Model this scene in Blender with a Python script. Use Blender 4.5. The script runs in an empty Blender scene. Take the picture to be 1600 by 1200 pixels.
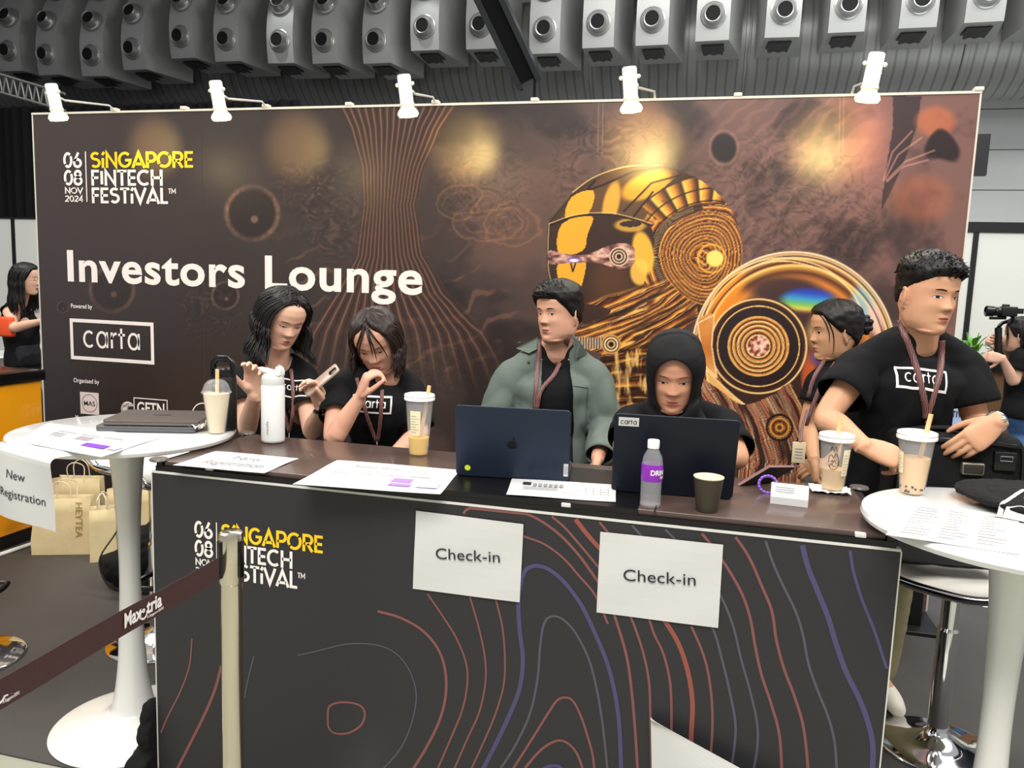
import bpy, bmesh, math, random
import numpy as np
from mathutils import Vector, Matrix, noise
from mathutils.bvhtree import BVHTree

S = bpy.context.scene
C = S.collection
PI = math.pi

# ------------------------------------------------------------------ camera
CAM = Vector((0.5379, -1.8977, 1.5375))
ROT = (1.44674, -0.03501, 0.24715)
FPX = 1214.94
cd = bpy.data.cameras.new('camera')
cd.sensor_fit = 'HORIZONTAL'; cd.sensor_width = 36.0
cd.lens = FPX * 36.0 / 1600.0
cd.clip_start = 0.05; cd.clip_end = 200
cam = bpy.data.objects.new('camera', cd); C.objects.link(cam)
cam.location = CAM; cam.rotation_euler = ROT
S.camera = cam
from mathutils import Euler
RM = Euler(ROT, 'XYZ').to_matrix()

def at(px, py, Y=None, Z=None):
    """a point of the place read from the photograph: on the upright plane at depth Y or the level plane at height Z"""
    d = RM @ Vector(((px - 800) / FPX, -(py - 600) / FPX, -1.0))
    k = (Y - CAM.y) / d.y if Y is not None else (Z - CAM.z) / d.z
    return CAM + d * k

def s2l(c):
    return tuple((v / 12.92 if v <= 0.04045 else ((v + 0.055) / 1.055) ** 2.4) for v in c)
def rgb(r, g, b):
    return s2l((r / 255, g / 255, b / 255)) + (1.0,)

# ------------------------------------------------------------------ world, lights, exposure
W = bpy.data.worlds.new('world'); S.world = W; W.use_nodes = True
W.node_tree.nodes['Background'].inputs[0].default_value = (0.93, 0.94, 0.97, 1)
W.node_tree.nodes['Background'].inputs[1].default_value = 0.54
S.view_settings.view_transform = 'Standard'; S.view_settings.look = 'None'
S.view_settings.exposure = 0.0; S.view_settings.gamma = 1.0
try: S.view_settings.use_curve_mapping = False
except Exception: pass

def area(name, loc, size, energy, col, rot=(0, 0, 0), sy=None):
    l = bpy.data.lights.new(name, 'AREA'); l.energy = energy; l.color = col; l.size = size
    if sy: l.shape = 'RECTANGLE'; l.size_y = sy
    o = bpy.data.objects.new(name, l); C.objects.link(o); o.location = loc; o.rotation_euler = rot
    return o
# hall lights high under the roof, out of the frame, then two added fill lights
area('hall_and_fill_light', (0.3, -3.0, 5.6), 4.0, 450, (1.0, 0.97, 0.93), (math.radians(22), 0, 0), 2.0)
area('hall_and_fill_light', (-5.0, 1.0, 6.0), 3.0, 270, (1.0, 0.97, 0.93), (0, math.radians(-10), 0), 3.0)
area('hall_and_fill_light', (4.5, 1.5, 6.0), 3.0, 290, (1.0, 0.98, 0.95), (0, math.radians(10), 0), 3.0)
area('hall_and_fill_light', (0.0, 5.5, 6.0), 8.0, 330, (0.95, 0.98, 1.0), (0, 0, 0), 2.0)
area('hall_and_fill_light', (3.0, 7.2, 7.9), 11.0, 520, (1.0, 0.98, 0.95), (math.radians(50), 0, 0), 1.2)  # added fill that brightens the duct and nozzle boxes
area('hall_and_fill_light', (5.5, 7.0, 1.0), 6.0, 160, (1.0, 1.0, 1.0), (math.radians(130), 0, 0), 3.0)  # added low fill that brightens the grey back wall on the right
def spot(name, loc, target, energy, col, ang, blend=1.0, rad=0.05):
    l = bpy.data.lights.new(name, 'SPOT'); l.energy = energy; l.color = col; l.spot_size = math.radians(ang); l.spot_blend = blend; l.shadow_soft_size = rad
    o = bpy.data.objects.new(name, l); C.objects.link(o); o.location = loc
    o.rotation_euler = (Vector(target) - Vector(loc)).to_track_quat('-Z', 'Y').to_euler()
    return o

# ------------------------------------------------------------------ materials
_mats = {}
def mat(name, col, rough=0.5, metal=0.0, spec=0.5, coat=0.0, trans=0.0, emit=None, estr=0.0, alpha=1.0, ior=1.45, var=0.0, vscale=8.0, bump=0.0, bscale=60.0, sheen=0.0, sss=0.0):
    if name in _mats: return _mats[name]
    m = bpy.data.materials.new(name); m.use_nodes = True
    nt = m.node_tree; b = nt.nodes['Principled BSDF']
    col = tuple(col) if len(col) == 4 else tuple(col) + (1,)
    b.inputs['Base Color'].default_value = col
    b.inputs['Roughness'].default_value = rough; b.inputs['Metallic'].default_value = metal
    b.inputs['Specular IOR Level'].default_value = spec; b.inputs['Coat Weight'].default_value = coat
    b.inputs['Transmission Weight'].default_value = trans; b.inputs['IOR'].default_value = ior
    b.inputs['Alpha'].default_value = alpha; b.inputs['Sheen Weight'].default_value = sheen
    if sss: b.inputs['Subsurface Weight'].default_value = sss; b.inputs['Subsurface Radius'].default_value = (0.01, 0.004, 0.002); b.inputs['Subsurface Scale'].default_value = 1.0
    if emit: b.inputs['Emission Color'].default_value = tuple(emit)[:3] + (1,); b.inputs['Emission Strength'].default_value = estr
    tc = nt.nodes.new('ShaderNodeTexCoord')
    if var > 0:
        n = nt.nodes.new('ShaderNodeTexNoise'); n.inputs['Scale'].default_value = vscale; n.inputs['Detail'].default_value = 5
        nt.links.new(tc.outputs['Object'], n.inputs['Vector'])
        r = nt.nodes.new('ShaderNodeValToRGB')
        r.color_ramp.elements[0].position = 0.3; r.color_ramp.elements[1].position = 0.7
        r.color_ramp.elements[0].color = tuple(v * (1 - var) for v in col[:3]) + (1,)
        r.color_ramp.elements[1].color = tuple(min(1, v * (1 + var)) for v in col[:3]) + (1,)
        nt.links.new(n.outputs['Fac'], r.inputs['Fac']); nt.links.new(r.outputs['Color'], b.inputs['Base Color'])
    if bump > 0:
        n = nt.nodes.new('ShaderNodeTexNoise'); n.inputs['Scale'].default_value = bscale; n.inputs['Detail'].default_value = 4
        nt.links.new(tc.outputs['Object'], n.inputs['Vector'])
        bp = nt.nodes.new('ShaderNodeBump'); bp.inputs['Strength'].default_value = bump; bp.inputs['Distance'].default_value = 0.01
        nt.links.new(n.outputs['Fac'], bp.inputs['Height']); nt.links.new(bp.outputs['Normal'], b.inputs['Normal'])
    _mats[name] = m
    return m

def mat_attr(name, rough=0.5, spec=0.5, attr='col', coat=0.0, sss=0.0):
    m = mat(name, (1, 1, 1, 1), rough, spec=spec, coat=coat, sss=sss)
    nt = m.node_tree; a = nt.nodes.new('ShaderNodeAttribute'); a.attribute_name = attr
    nt.links.new(a.outputs['Color'], nt.nodes['Principled BSDF'].inputs['Base Color'])
    return m

def mat_stripes(name, cols, axis_scale=(1, 1, 1), scale=30, dist=3.0, rough=0.5, bump=0.0):
    """flowing printed stripes, as on the event lanyards"""
    m = mat(name, cols[0], rough); nt = m.node_tree; b = nt.nodes['Principled BSDF']
    tc = nt.nodes.new('ShaderNodeTexCoord'); mp = nt.nodes.new('ShaderNodeMapping'); mp.inputs['Scale'].default_value = axis_scale
    w = nt.nodes.new('ShaderNodeTexWave'); w.inputs['Scale'].default_value = scale; w.inputs['Distortion'].default_value = dist; w.inputs['Detail'].default_value = 2
    nt.links.new(tc.outputs['Object'], mp.inputs['Vector']); nt.links.new(mp.outputs['Vector'], w.inputs['Vector'])
    r = nt.nodes.new('ShaderNodeValToRGB'); el = r.color_ramp.elements
    while len(el) < len(cols): el.new(0.5)
    for i, c in enumerate(cols): el[i].position = i / (len(cols) - 1); el[i].color = c
    nt.links.new(w.outputs['Fac'], r.inputs['Fac']); nt.links.new(r.outputs['Color'], b.inputs['Base Color'])
    if bump:
        bp = nt.nodes.new('ShaderNodeBump'); bp.inputs['Strength'].default_value = bump
        nt.links.new(w.outputs['Fac'], bp.inputs['Height']); nt.links.new(bp.outputs['Normal'], b.inputs['Normal'])
    return m

# ------------------------------------------------------------------ mesh builder
class MB:
    def __init__(s): s.v = []; s.f = []; s.m = []
    def add(s, vs, fs, mi=0, M=None):
        n = len(s.v)
        if M is not None: vs = [M @ Vector(p) for p in vs]
        s.v += [tuple(p) for p in vs]; s.f += [tuple(i + n for i in f) for f in fs]; s.m += [mi] * len(fs)
        return s
    def merge(s, o, M=None):
        n = len(s.v); s.v += [tuple(M @ Vector(p)) if M is not None else p for p in o.v]
        s.f += [tuple(i + n for i in f) for f in o.f]; s.m += o.m; return s
    def box(s, a, b, mi=0, M=None, bev=0.0):
        x0, y0, z0 = a; x1, y1, z1 = b
        if bev <= 0:
            vs = [(x0,y0,z0),(x1,y0,z0),(x1,y1,z0),(x0,y1,z0),(x0,y0,z1),(x1,y0,z1),(x1,y1,z1),(x0,y1,z1)]
            return s.add(vs, [(0,3,2,1),(4,5,6,7),(0,1,5,4),(1,2,6,5),(2,3,7,6),(3,0,4,7)], mi, M)
        bm = bmesh.new(); bmesh.ops.create_cube(bm, size=1)
        for v in bm.verts: v.co = Vector((x0 + (v.co.x + .5) * (x1 - x0), y0 + (v.co.y + .5) * (y1 - y0), z0 + (v.co.z + .5) * (z1 - z0)))
        bmesh.ops.bevel(bm, geom=bm.edges[:], offset=bev, segments=3, affect='EDGES', profile=0.5)
        bm.verts.index_update(); vs = [v.co.copy() for v in bm.verts]; fs = [[v.index for v in f.verts] for f in bm.faces]; bm.free()
        return s.add(vs, fs, mi, M)
    def rings(s, secs, mi=0, cap=True, closed=True, loop=False):
        """join a list of rings (lists of points) into a skin"""
        n = len(s.v); k = len(secs[0])
        for r in secs: s.v += [tuple(p) for p in r]
        m = len(secs)
        for i in range(m if loop else m - 1):
            i2 = (i + 1) % m
            for j in range(k if closed else k - 1):
                j2 = (j + 1) % k
                s.f.append((n + i*k + j, n + i*k + j2, n + i2*k + j2, n + i2*k + j)); s.m.append(mi)
        if cap and closed and not loop:
            s.f.append(tuple(n + j for j in range(k))[::-1]); s.m.append(mi)
            s.f.append(tuple(n + (m-1)*k + j for j in range(k))); s.m.append(mi)
        return s
    def lathe(s, prof, seg=32, mi=0, M=None, cap=True, c=(0, 0)):
        secs = []
        for r, z in prof:
            ring = [Vector((c[0] + r*math.cos(2*PI*j/seg), c[1] + r*math.sin(2*PI*j/seg), z)) for j in range(seg)]
            if M is not None: ring = [M @ p for p in ring]
            secs.append(ring)
        return s.rings(secs, mi, cap)
    def tube(s, path, rad, seg=10, mi=0, cap=True, flat=1.0, up=None, loop=False):
        """sweep a (possibly flattened) round section along a path"""
        path = [Vector(p) for p in path]; n = len(path)
        if not hasattr(rad, '__len__'): rad = [rad] * n
        secs = []; pu = Vector(up) if up is not None else None
        for i in range(n):
            if loop: t = (path[(i+1) % n] - path[i-1])
            else: t = path[min(i+1, n-1)] - path[max(i-1, 0)]
            if t.length < 1e-9: t = Vector((0, 0, 1))
            t.normalize()
            if pu is None: pu = Vector((0, 0, 1)) if abs(t.z) < 0.9 else Vector((0, 1, 0))
            a = t.cross(pu if up is None else Vector(up))
            if a.length < 1e-6: a = t.orthogonal()
            a.normalize(); b = a.cross(t).normalized()
            if up is None: pu = b
            r = rad[i]
            secs.append([path[i] + a*(r*math.cos(2*PI*j/seg)) + b*(r*flat*math.sin(2*PI*j/seg)) for j in range(seg)])
        return s.rings(secs, mi, cap, loop=loop)
    def poly(s, pts, thick=0.0, n=None, mi=0):
        """flat outline, given thickness along n"""
        pts = [Vector(p) for p in pts]; k = len(pts)
        if thick == 0: return s.add(pts, [tuple(range(k))], mi)
        n = Vector(n).normalized() * thick
        return s.add(pts + [p + n for p in pts], [tuple(range(k))[::-1], tuple(range(k, 2*k))] + [(j, (j+1) % k, k + (j+1) % k, k + j) for j in range(k)], mi)
    def sphere(s, c, r, seg=16, rg=10, mi=0, M=None):
        if not hasattr(r, '__len__'): r = (r, r, r)
        secs = []
        for i in range(rg + 1):
            th = PI * i / rg; th = min(max(th, 0.02), PI - 0.02)
            ring = [Vector((r[0]*math.sin(th)*math.cos(2*PI*j/seg), r[1]*math.sin(th)*math.sin(2*PI*j/seg), -r[2]*math.cos(th))) for j in range(seg)]
            secs.append([(M @ p if M is not None else p) + Vector(c) for p in ring])
        return s.rings(secs, mi)
    def grid(s, P, mi=0):
        """P[i][j] points"""
        n = len(s.v); a = len(P); b = len(P[0])
        for r in P: s.v += [tuple(p) for p in r]
        for i in range(a-1):
            for j in range(b-1): s.f.append((n+i*b+j, n+i*b+j+1, n+(i+1)*b+j+1, n+(i+1)*b+j)); s.m.append(mi)
        return s

def mesh_of(name, mb, mats, smooth=True):
    me = bpy.data.meshes.new(name)
    me.from_pydata(mb.v, [], mb.f)
    for m in (mats if isinstance(mats, (list, tuple)) else [mats]): me.materials.append(m)
    if any(mb.m): me.polygons.foreach_set('material_index', mb.m)
    if smooth:
        me.polygons.foreach_set('use_smooth', [True] * len(me.polygons))
    me.update()
    return me

OFF = {}
def obj(name, mb, mats, parent=None, smooth=True, angle=40, local=False, label=None, kind=None):
    """link a mesh as one object; geometry is given in the place's coordinates and re-based to its thing"""
    off = OFF.get(parent.name, Vector((0, 0, 0))) if parent is not None else Vector((0, 0, 0))
    if not local and off.length > 0:
        mb.v = [(p[0]-off.x, p[1]-off.y, p[2]-off.z) for p in mb.v]
    me = mesh_of(name, mb, mats, smooth)
    if smooth and angle < 180: me.set_sharp_from_angle(angle=math.radians(angle))
    o = bpy.data.objects.new(name, me); C.objects.link(o)
    if parent is not None: o.parent = parent; OFF[o.name] = off
    if label: o['label'] = label
    if kind: o['kind'] = kind
    return o
def thing(name, label, cat, loc=(0, 0, 0), group=None):
    o = bpy.data.objects.new(name, None); o.empty_display_size = 0.05; C.objects.link(o)
    o.location = loc; o['label'] = label; o['category'] = cat
    if group: o['group'] = group
    OFF[o.name] = Vector(loc)
    return o
def tag(o, label, cat, group=None, kind=None):
    o['label'] = label; o['category'] = cat
    if group: o['group'] = group
    if kind: o['kind'] = kind
    return o
def struct(name, mb, m, **k):
    o = obj(name, mb, m, **k); o['kind'] = 'structure'; return o
def rebase(o):
    """move a one-mesh thing's origin to the base of its bounds"""
    me = o.data; vs = [v.co for v in me.vertices]
    c = Vector(((min(v.x for v in vs)+max(v.x for v in vs))/2, (min(v.y for v in vs)+max(v.y for v in vs))/2, min(v.z for v in vs)))
    me.transform(Matrix.Translation(-c)); o.location = c; return o

def smoothpath(pts, k=8, closed=False):
    """Catmull-Rom through points (tuples of any size)"""
    P = [np.array(p, float) for p in pts]; n = len(P); out = []
    rng = range(n) if closed else range(n - 1)
    for i in rng:
        p0 = P[(i-1) % n] if closed or i > 0 else 2*P[0]-P[1]
        p1 = P[i]; p2 = P[(i+1) % n]
        p3 = P[(i+2) % n] if closed or i+2 < n else 2*P[-1]-P[-2]
        for j in range(k):
            t = j / k
            out.append(0.5*((2*p1)+(-p0+p2)*t+(2*p0-5*p1+4*p2-p3)*t*t+(-p0+3*p1-3*p2+p3)*t**3))
    if not closed: out.append(P[-1])
    return out

# ------------------------------------------------------------------ lettering
_txt = {}
def text_flat(s, bold=0.0, space=1.0):
    key = (s, bold, space)
    if key in _txt: return _txt[key]
    cu = bpy.data.curves.new('t', 'FONT'); cu.body = s; cu.size = 1.0; cu.offset = bold; cu.space_character = space; cu.resolution_u = 4
    cu.fill_mode = 'FRONT'
    o = bpy.data.objects.new('t', cu); C.objects.link(o)
    bpy.context.view_layer.update()
    dg = bpy.context.evaluated_depsgraph_get()
    me = bpy.data.meshes.new_from_object(o.evaluated_get(dg))
    vs = [tuple(v.co) for v in me.vertices]; fs = [tuple(p.vertices) for p in me.polygons]
    bpy.data.objects.remove(o); bpy.data.curves.remove(cu); bpy.data.meshes.remove(me)
    _txt[key] = (vs, fs); return vs, fs
def put_text(mb, s, org, ux, uy, height=None, width=None, bold=0.0, space=1.0, mi=0, align='l', mapf=None):
    """set lettering: org = baseline start; ux, uy unit vectors; height = cap height; width stretches the line"""
    vs, fs = text_flat(s, bold, space)
    if not vs: return
    x0 = min(v[0] for v in vs); x1 = max(v[0] for v in vs)
    H = 0.73
    sy = height / H; sx = sy if width is None else width / (x1 - x0)
    if align == 'c': x0 = (x0 + x1) / 2
    org = Vector(org); ux = Vector(ux); uy = Vector(uy)
    mb.add([org + ux*((v[0]-x0)*sx) + uy*(v[1]*sy) for v in vs], fs, mi)

def arc(cx, cy, rx, ry, a0, a1, n=14):
    return [(cx + rx*math.cos(math.radians(a0 + (a1-a0)*i/n)), cy + ry*math.sin(math.radians(a0 + (a1-a0)*i/n))) for i in range(n+1)]
# stroke letters: (advance, [strokes]) in a box of height 1
_r = .36
GL = {
 'S': (.66, [arc(.33,.735,.22,.19,35,270,12) + arc(.33,.31,.24,.235,90,-145,12)[1:]]),
 'I': (.26, [[(.13,.08),(.13,.92)]]),
 'i': (.26, [[(.13,.0),(.13,.62)],[(.10,.80),(.22,1.0)]]),
 'N': (.80, [[(.12,0),(.12,.93),(.68,.07),(.68,1)]]),
 'G': (.84, [arc(.42,.5,.34,.42,45,335,20) + [(.75,.48),(.44,.48)]]),
 'A': (.82, [[(.05,.0),(.41,.93),(.77,.0)],[(.18,.24),(.64,.24)]]),
 'P': (.68, [[(.12,0),(.12,.92),(.38,.92)] + arc(.38,.66,.22,.26,90,-90,10)[1:] + [(.12,.40)]]),
 'O': (.90, [arc(.45,.5,.36,.42,50,215,16), arc(.45,.5,.36,.42,-130,35,16)]),
 '0': (.70, [arc(.35,.5,.25,.42,50,215,16), arc(.35,.5,.25,.42,-130,35,16)]),
 'R': (.70, [[(.12,0),(.12,.92),(.38,.92)] + arc(.38,.68,.22,.24,90,-90,10)[1:] + [(.12,.44)],[(.34,.44),(.62,.0)]]),
 'E': (.60, [[(.54,.08),(.12,.08),(.12,.92),(.54,.92)],[(.12,.5),(.50,.5)]]),
 'F': (.56, [[(.12,0),(.12,.92),(.52,.92)],[(.12,.50),(.48,.50)]]),
 'T': (.62, [[(.31,0),(.31,.92)],[(.02,.92),(.60,.92)]]),
 'C': (.80, [arc(.44,.5,.36,.42,50,310,20)]),
 'H': (.78, [[(.12,0),(.12,1)],[(.66,0),(.66,1)],[(.12,.5),(.66,.5)]]),
 'V': (.76, [[(.04,1),(.38,.08),(.72,1)]]),
 'L': (.52, [[(.12,1),(.12,.08),(.50,.08)]]),
 'M': (.95, [[(.12,0),(.12,.9),(.475,.3),(.83,.9),(.83,0)]]),
 '6': (.68, [arc(.34,.31,.24,.235,0,360,22), [(.13,.42),(.42,.98)]]),
 '8': (.68, [arc(.34,.30,.25,.225,0,360,22), arc(.34,.735,.20,.19,0,360,20)]),
 '2': (.62, [arc(.31,.69,.22,.23,160,-20,10) + [(.10,.08),(.56,.08)]]),
 '4': (.66, [[(.46,0),(.46,.95),(.08,.28),(.62,.28)]]),
 'c': (.72, [arc(.40,.40,.30,.38,48,312,20)]),
 'a': (.84, [arc(.40,.40,.28,.38,0,360,28), [(.71,0.0),(.71,.80)]]),
 'r': (.42, [[(.10,0),(.10,.80)], arc(.40,.44,.30,.31,180,90,8)]),
 't': (.46, [[(.20,0),(.20,1.02)],[(.02,.70),(.42,.70)]]),
 ' ': (.3, []),
}
def stroke_ribbon(pts, w, sub=0):
    """flat ribbon of width w along a polyline in 2d -> (verts, faces)"""
    P = [np.array(p, float) for p in pts]
    if sub:
        Q = [P[0]]
        for a, b in zip(P[:-1], P[1:]):
            k = max(1, int(np.linalg.norm(b-a)/sub))
            for i in range(1, k+1): Q.append(a + (b-a)*i/k)
        P = Q
    closed = np.linalg.norm(P[0]-P[-1]) < 1e-6
    if closed: P = P[:-1]
    n = len(P); L = []; R_ = []
    for i in range(n):
        a = P[i-1] if (i > 0 or closed) else None
        b = P[(i+1) % n] if (i < n-1 or closed) else None
        d1 = (P[i]-a)/max(1e-9, np.linalg.norm(P[i]-a)) if a is not None else None
        d2 = (b-P[i])/max(1e-9, np.linalg.norm(b-P[i])) if b is not None else None
        if d1 is None: d1 = d2
        if d2 is None: d2 = d1
        t = d1 + d2
        if np.linalg.norm(t) < 1e-6: t = d1
        t = t/np.linalg.norm(t); nn = np.array([-t[1], t[0]]); c = max(0.35, float(np.dot(nn, [-d1[1], d1[0]])))
        L.append(P[i] + nn*w/2/c); R_.append(P[i] - nn*w/2/c)
    vs = [tuple(p) for p in L] + [tuple(p) for p in R_]
    fs = [(i, n+i, n+(i+1) % n, (i+1) % n) for i in range(n if closed else n-1)]
    return vs, fs
def strokes_word(s, w=.17, gap=0.0, sub=0):
    """-> list of (verts2d, faces), total advance"""
    out = []; x = 0
    for ch in s:
        adv, st = GL[ch]
        for p in st:
            vs, fs = stroke_ribbon([(a[0]+x, a[1]) for a in p], w, sub)
            out.append((vs, fs))
        x += adv + gap
    return out, x - gap
def put_word(mb, s, org, ux, uy, height, width=None, w=.17, gap=0.0, mi=0, sub=0, mapf=None):
    parts, adv = strokes_word(s, w, gap, sub)
    sx = height if width is None else width / adv
    org = Vector(org); ux = Vector(ux); uy = Vector(uy)
    for k, (vs, fs) in enumerate(parts):
        P = [org + ux*(v[0]*sx) + uy*(v[1]*height) for v in vs]
        if mapf: P = [mapf(p) for p in P]
        mb.add(P, fs, mi)
def carta_logo(mb, org, ux, uy, W_, H_, mapf=None, sub=0.0, mi=0, fr=0.045):
    """boxed word: org = lower left of box"""
    org = Vector(org); ux = Vector(ux); uy = Vector(uy)
    t = fr * W_
    vs, fs = stroke_ribbon([(t/2,t/2),(W_-t/2,t/2),(W_-t/2,H_-t/2),(t/2,H_-t/2),(t/2,t/2)], t, sub)
    P = [org + ux*v[0] + uy*v[1] for v in vs]
    mb.add([mapf(p) for p in P] if mapf else P, fs, mi)
    ww = W_*.70; hh = ww/3.48*1.0
    put_word(mb, 'carta', org + ux*(W_*.15) + uy*(H_*.5 - hh*.36), ux, uy, hh, ww, w=.125, gap=.05, sub=(sub/hh if sub else 0), mapf=mapf, mi=mi)
# ================================================================== the hall
M_floor = mat('floor_carpet', rgb(72, 69, 66), 0.62, var=0.16, vscale=1.3, bump=0.25, bscale=420)
M_conc = mat('floor_concrete', rgb(158, 158, 142), 0.5, var=0.08, vscale=2.0)
mb = MB(); mb.box((-18, -8, -0.06), (12, 16, -0.006)); fl = struct('floor', mb, M_conc, smooth=False)
mb = MB(); mb.box((-17.9, -0.03, -0.0055), (11.9, 14.3, 0.0)); cp = obj('carpet', mb, M_floor, smooth=False); tag(cp, 'dark grey event carpet under the desk, tables and backdrop', 'carpet')
M_dark = mat('dark_drape', rgb(16, 16, 17), 0.9)
M_hallgrey = mat('hall_cladding_grey', rgb(186, 189, 188), 0.55, var=0.05, vscale=0.7)
M_white = mat('white_laminate', rgb(226, 228, 220), 0.45)
M_blk = mat('black_metal', rgb(18, 18, 19), 0.45)
# back wall of the hall: wide grey cladding boards, one mesh with its shadow gaps
mb = MB(); z = 0.0
for h in (1.1, 1.1, 0.68, 0.72, 0.72, 0.72, 0.50, 0.72, 0.72, 0.72, 0.72):
    mb.box((-18, 14.4, z + 0.02), (14, 14.5, z + h)); z += h
mb.box((-18, 14.46, 0), (14, 14.6, z + 1.0))
wb = struct('wall_back', mb, M_hallgrey, smooth=False)
mb = MB(); mb.box((-18.2, -6, 0), (-18, 14.6, 9)); struct('wall_left', mb, M_dark, smooth=False)
mb = MB(); mb.box((12, 2, 0), (12.2, 14.6, 9)); struct('wall_right', mb, M_hallgrey, smooth=False)
mb = MB(); mb.box((-18.2, 6.5, 8.6), (14, 14.6, 8.8)); struct('ceiling', mb, mat('roof_deck', rgb(34, 36, 44), 0.8), smooth=False)
# black drape behind the left end of the stand, falling from a rail in soft folds
mb = MB(); P0 = []
for i in range(241):
    x = -14.5 + i * 8.8 / 240; yy = 9.2 + 0.05 * math.sin(i * 1.1) + 0.03 * math.sin(i * 0.37)
    P0.append([(x, yy, 0.0), (x, yy, 2.0), (x, yy, 4.25)])
mb.grid(P0); d = obj('black_drape', mb, M_dark); sm = d.modifiers.new('s', 'SOLIDIFY'); sm.thickness = 0.01
tag(d, 'tall black drape closing off the hall behind the left end of the backdrop', 'curtain'); rebase(d)

# white partition panels of the neighbouring stands
M_frame = mat('dark_frame', rgb(26, 27, 27), 0.4)
def partition(name, label, xs, Y, H, mull=0.05, cap=0.10):
    t = thing(name, label, 'partition', (sum((xs[0], xs[-1]))/2, Y, 0))
    for a, b in zip(xs[:-1], xs[1:]):
        mb = MB(); mb.box((a + mull/2, Y - .02, .02), (b - mull/2, Y + .02, H - cap)); obj('panel', mb, M_white, t, smooth=False)
    for a in xs:
        mb = MB(); mb.box((a - mull/2, Y - .03, 0), (a + mull/2, Y + .03, H - cap)); obj('post', mb, M_frame, t, smooth=False)
    mb = MB(); mb.box((xs[0], Y - .035, H - cap), (xs[-1], Y + .035, H)); obj('top_rail', mb, M_frame, t, smooth=False)
    return t
partition('white_partition', 'white panel partition with thin dark posts beyond the left end of the backdrop', [-9.6, -8.65, -7.76, -6.9, -6.0], 6.0, 2.17, .05, .02)
partition('white_partition', 'white panel partition under a black top rail beyond the right end of the backdrop', [1.9, 2.82, 3.8, 4.8, 5.8], 6.0, 2.26, .045, .09)
mb = MB(); a = at(1516, 210, 7.0); b = at(1540, 275, 7.0); mb.box((a.x - .1, 6.97, b.z), (b.x, 7.03, a.z), bev=.005)
mb.box((a.x - .1, 7.0, 0), (a.x - .04, 7.04, b.z))
o = obj('hall_screen', mb, M_blk, smooth=False); tag(o, 'dark upright screen on a pole peeping out past the top right edge of the backdrop', 'screen'); rebase(o)

# ------------------------------------------------------------------ air duct with nozzle boxes
M_duct = mat_stripes('duct_metal', [rgb(146, 148, 147), rgb(150, 152, 150), rgb(148, 150, 149), rgb(150, 152, 150), rgb(147, 149, 148), rgb(118, 120, 119)], scale=1.0, dist=1.2, rough=0.42, bump=0.15)
nt = M_duct.node_tree
for n in nt.nodes:
    if n.type == 'TEX_WAVE': n.inputs['Scale'].default_value = 1.9; n.inputs['Detail'].default_value = 3
nt.nodes['Principled BSDF'].inputs['Metallic'].default_value = 0.3
def big_duct(x0, x1, Y, Z, r, ya=0, za=0):
    mb = MB(); secs = []
    for i in range(60):
        x = x0 + (x1 - x0) * i / 59
        secs.append([Vector((x, Y + r*math.cos(2*PI*j/40), Z + r*math.sin(2*PI*j/40))) for j in range(40)])
    mb.rings(secs, cap=True)
    return mb
td = thing('air_duct', 'huge ribbed grey air duct running behind the row of nozzle boxes', 'duct', (-4, 12.6, 5.0))
obj('duct_pipe', big_duct(-17.5, 11.5, 13.2, 5.9, 0.95), M_duct, td)
for x in (-8.9, -5.4, -1.75, .9, 4.25, 7.5):
    mb = MB(); 
    for dx in (0, ):
        secs = []
        for xx, rr in ((x-.05, .95), (x-.04, .972), (x+.04, .972), (x+.05, .95)):
            secs.append([Vector((xx, 13.2 + rr*math.cos(2*PI*j/40), 5.9 + rr*math.sin(2*PI*j/40))) for j in range(40)])
        mb.rings(secs, cap=False)
    obj('duct_joint', mb, M_duct, td)
td.location = (0, 0, 0)
for c in list(td.children):
    c.data.transform(Matrix.Translation(Vector((-4, 12.6, 5.0))))
OFF[td.name] = Vector((0, 0, 0))

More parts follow.
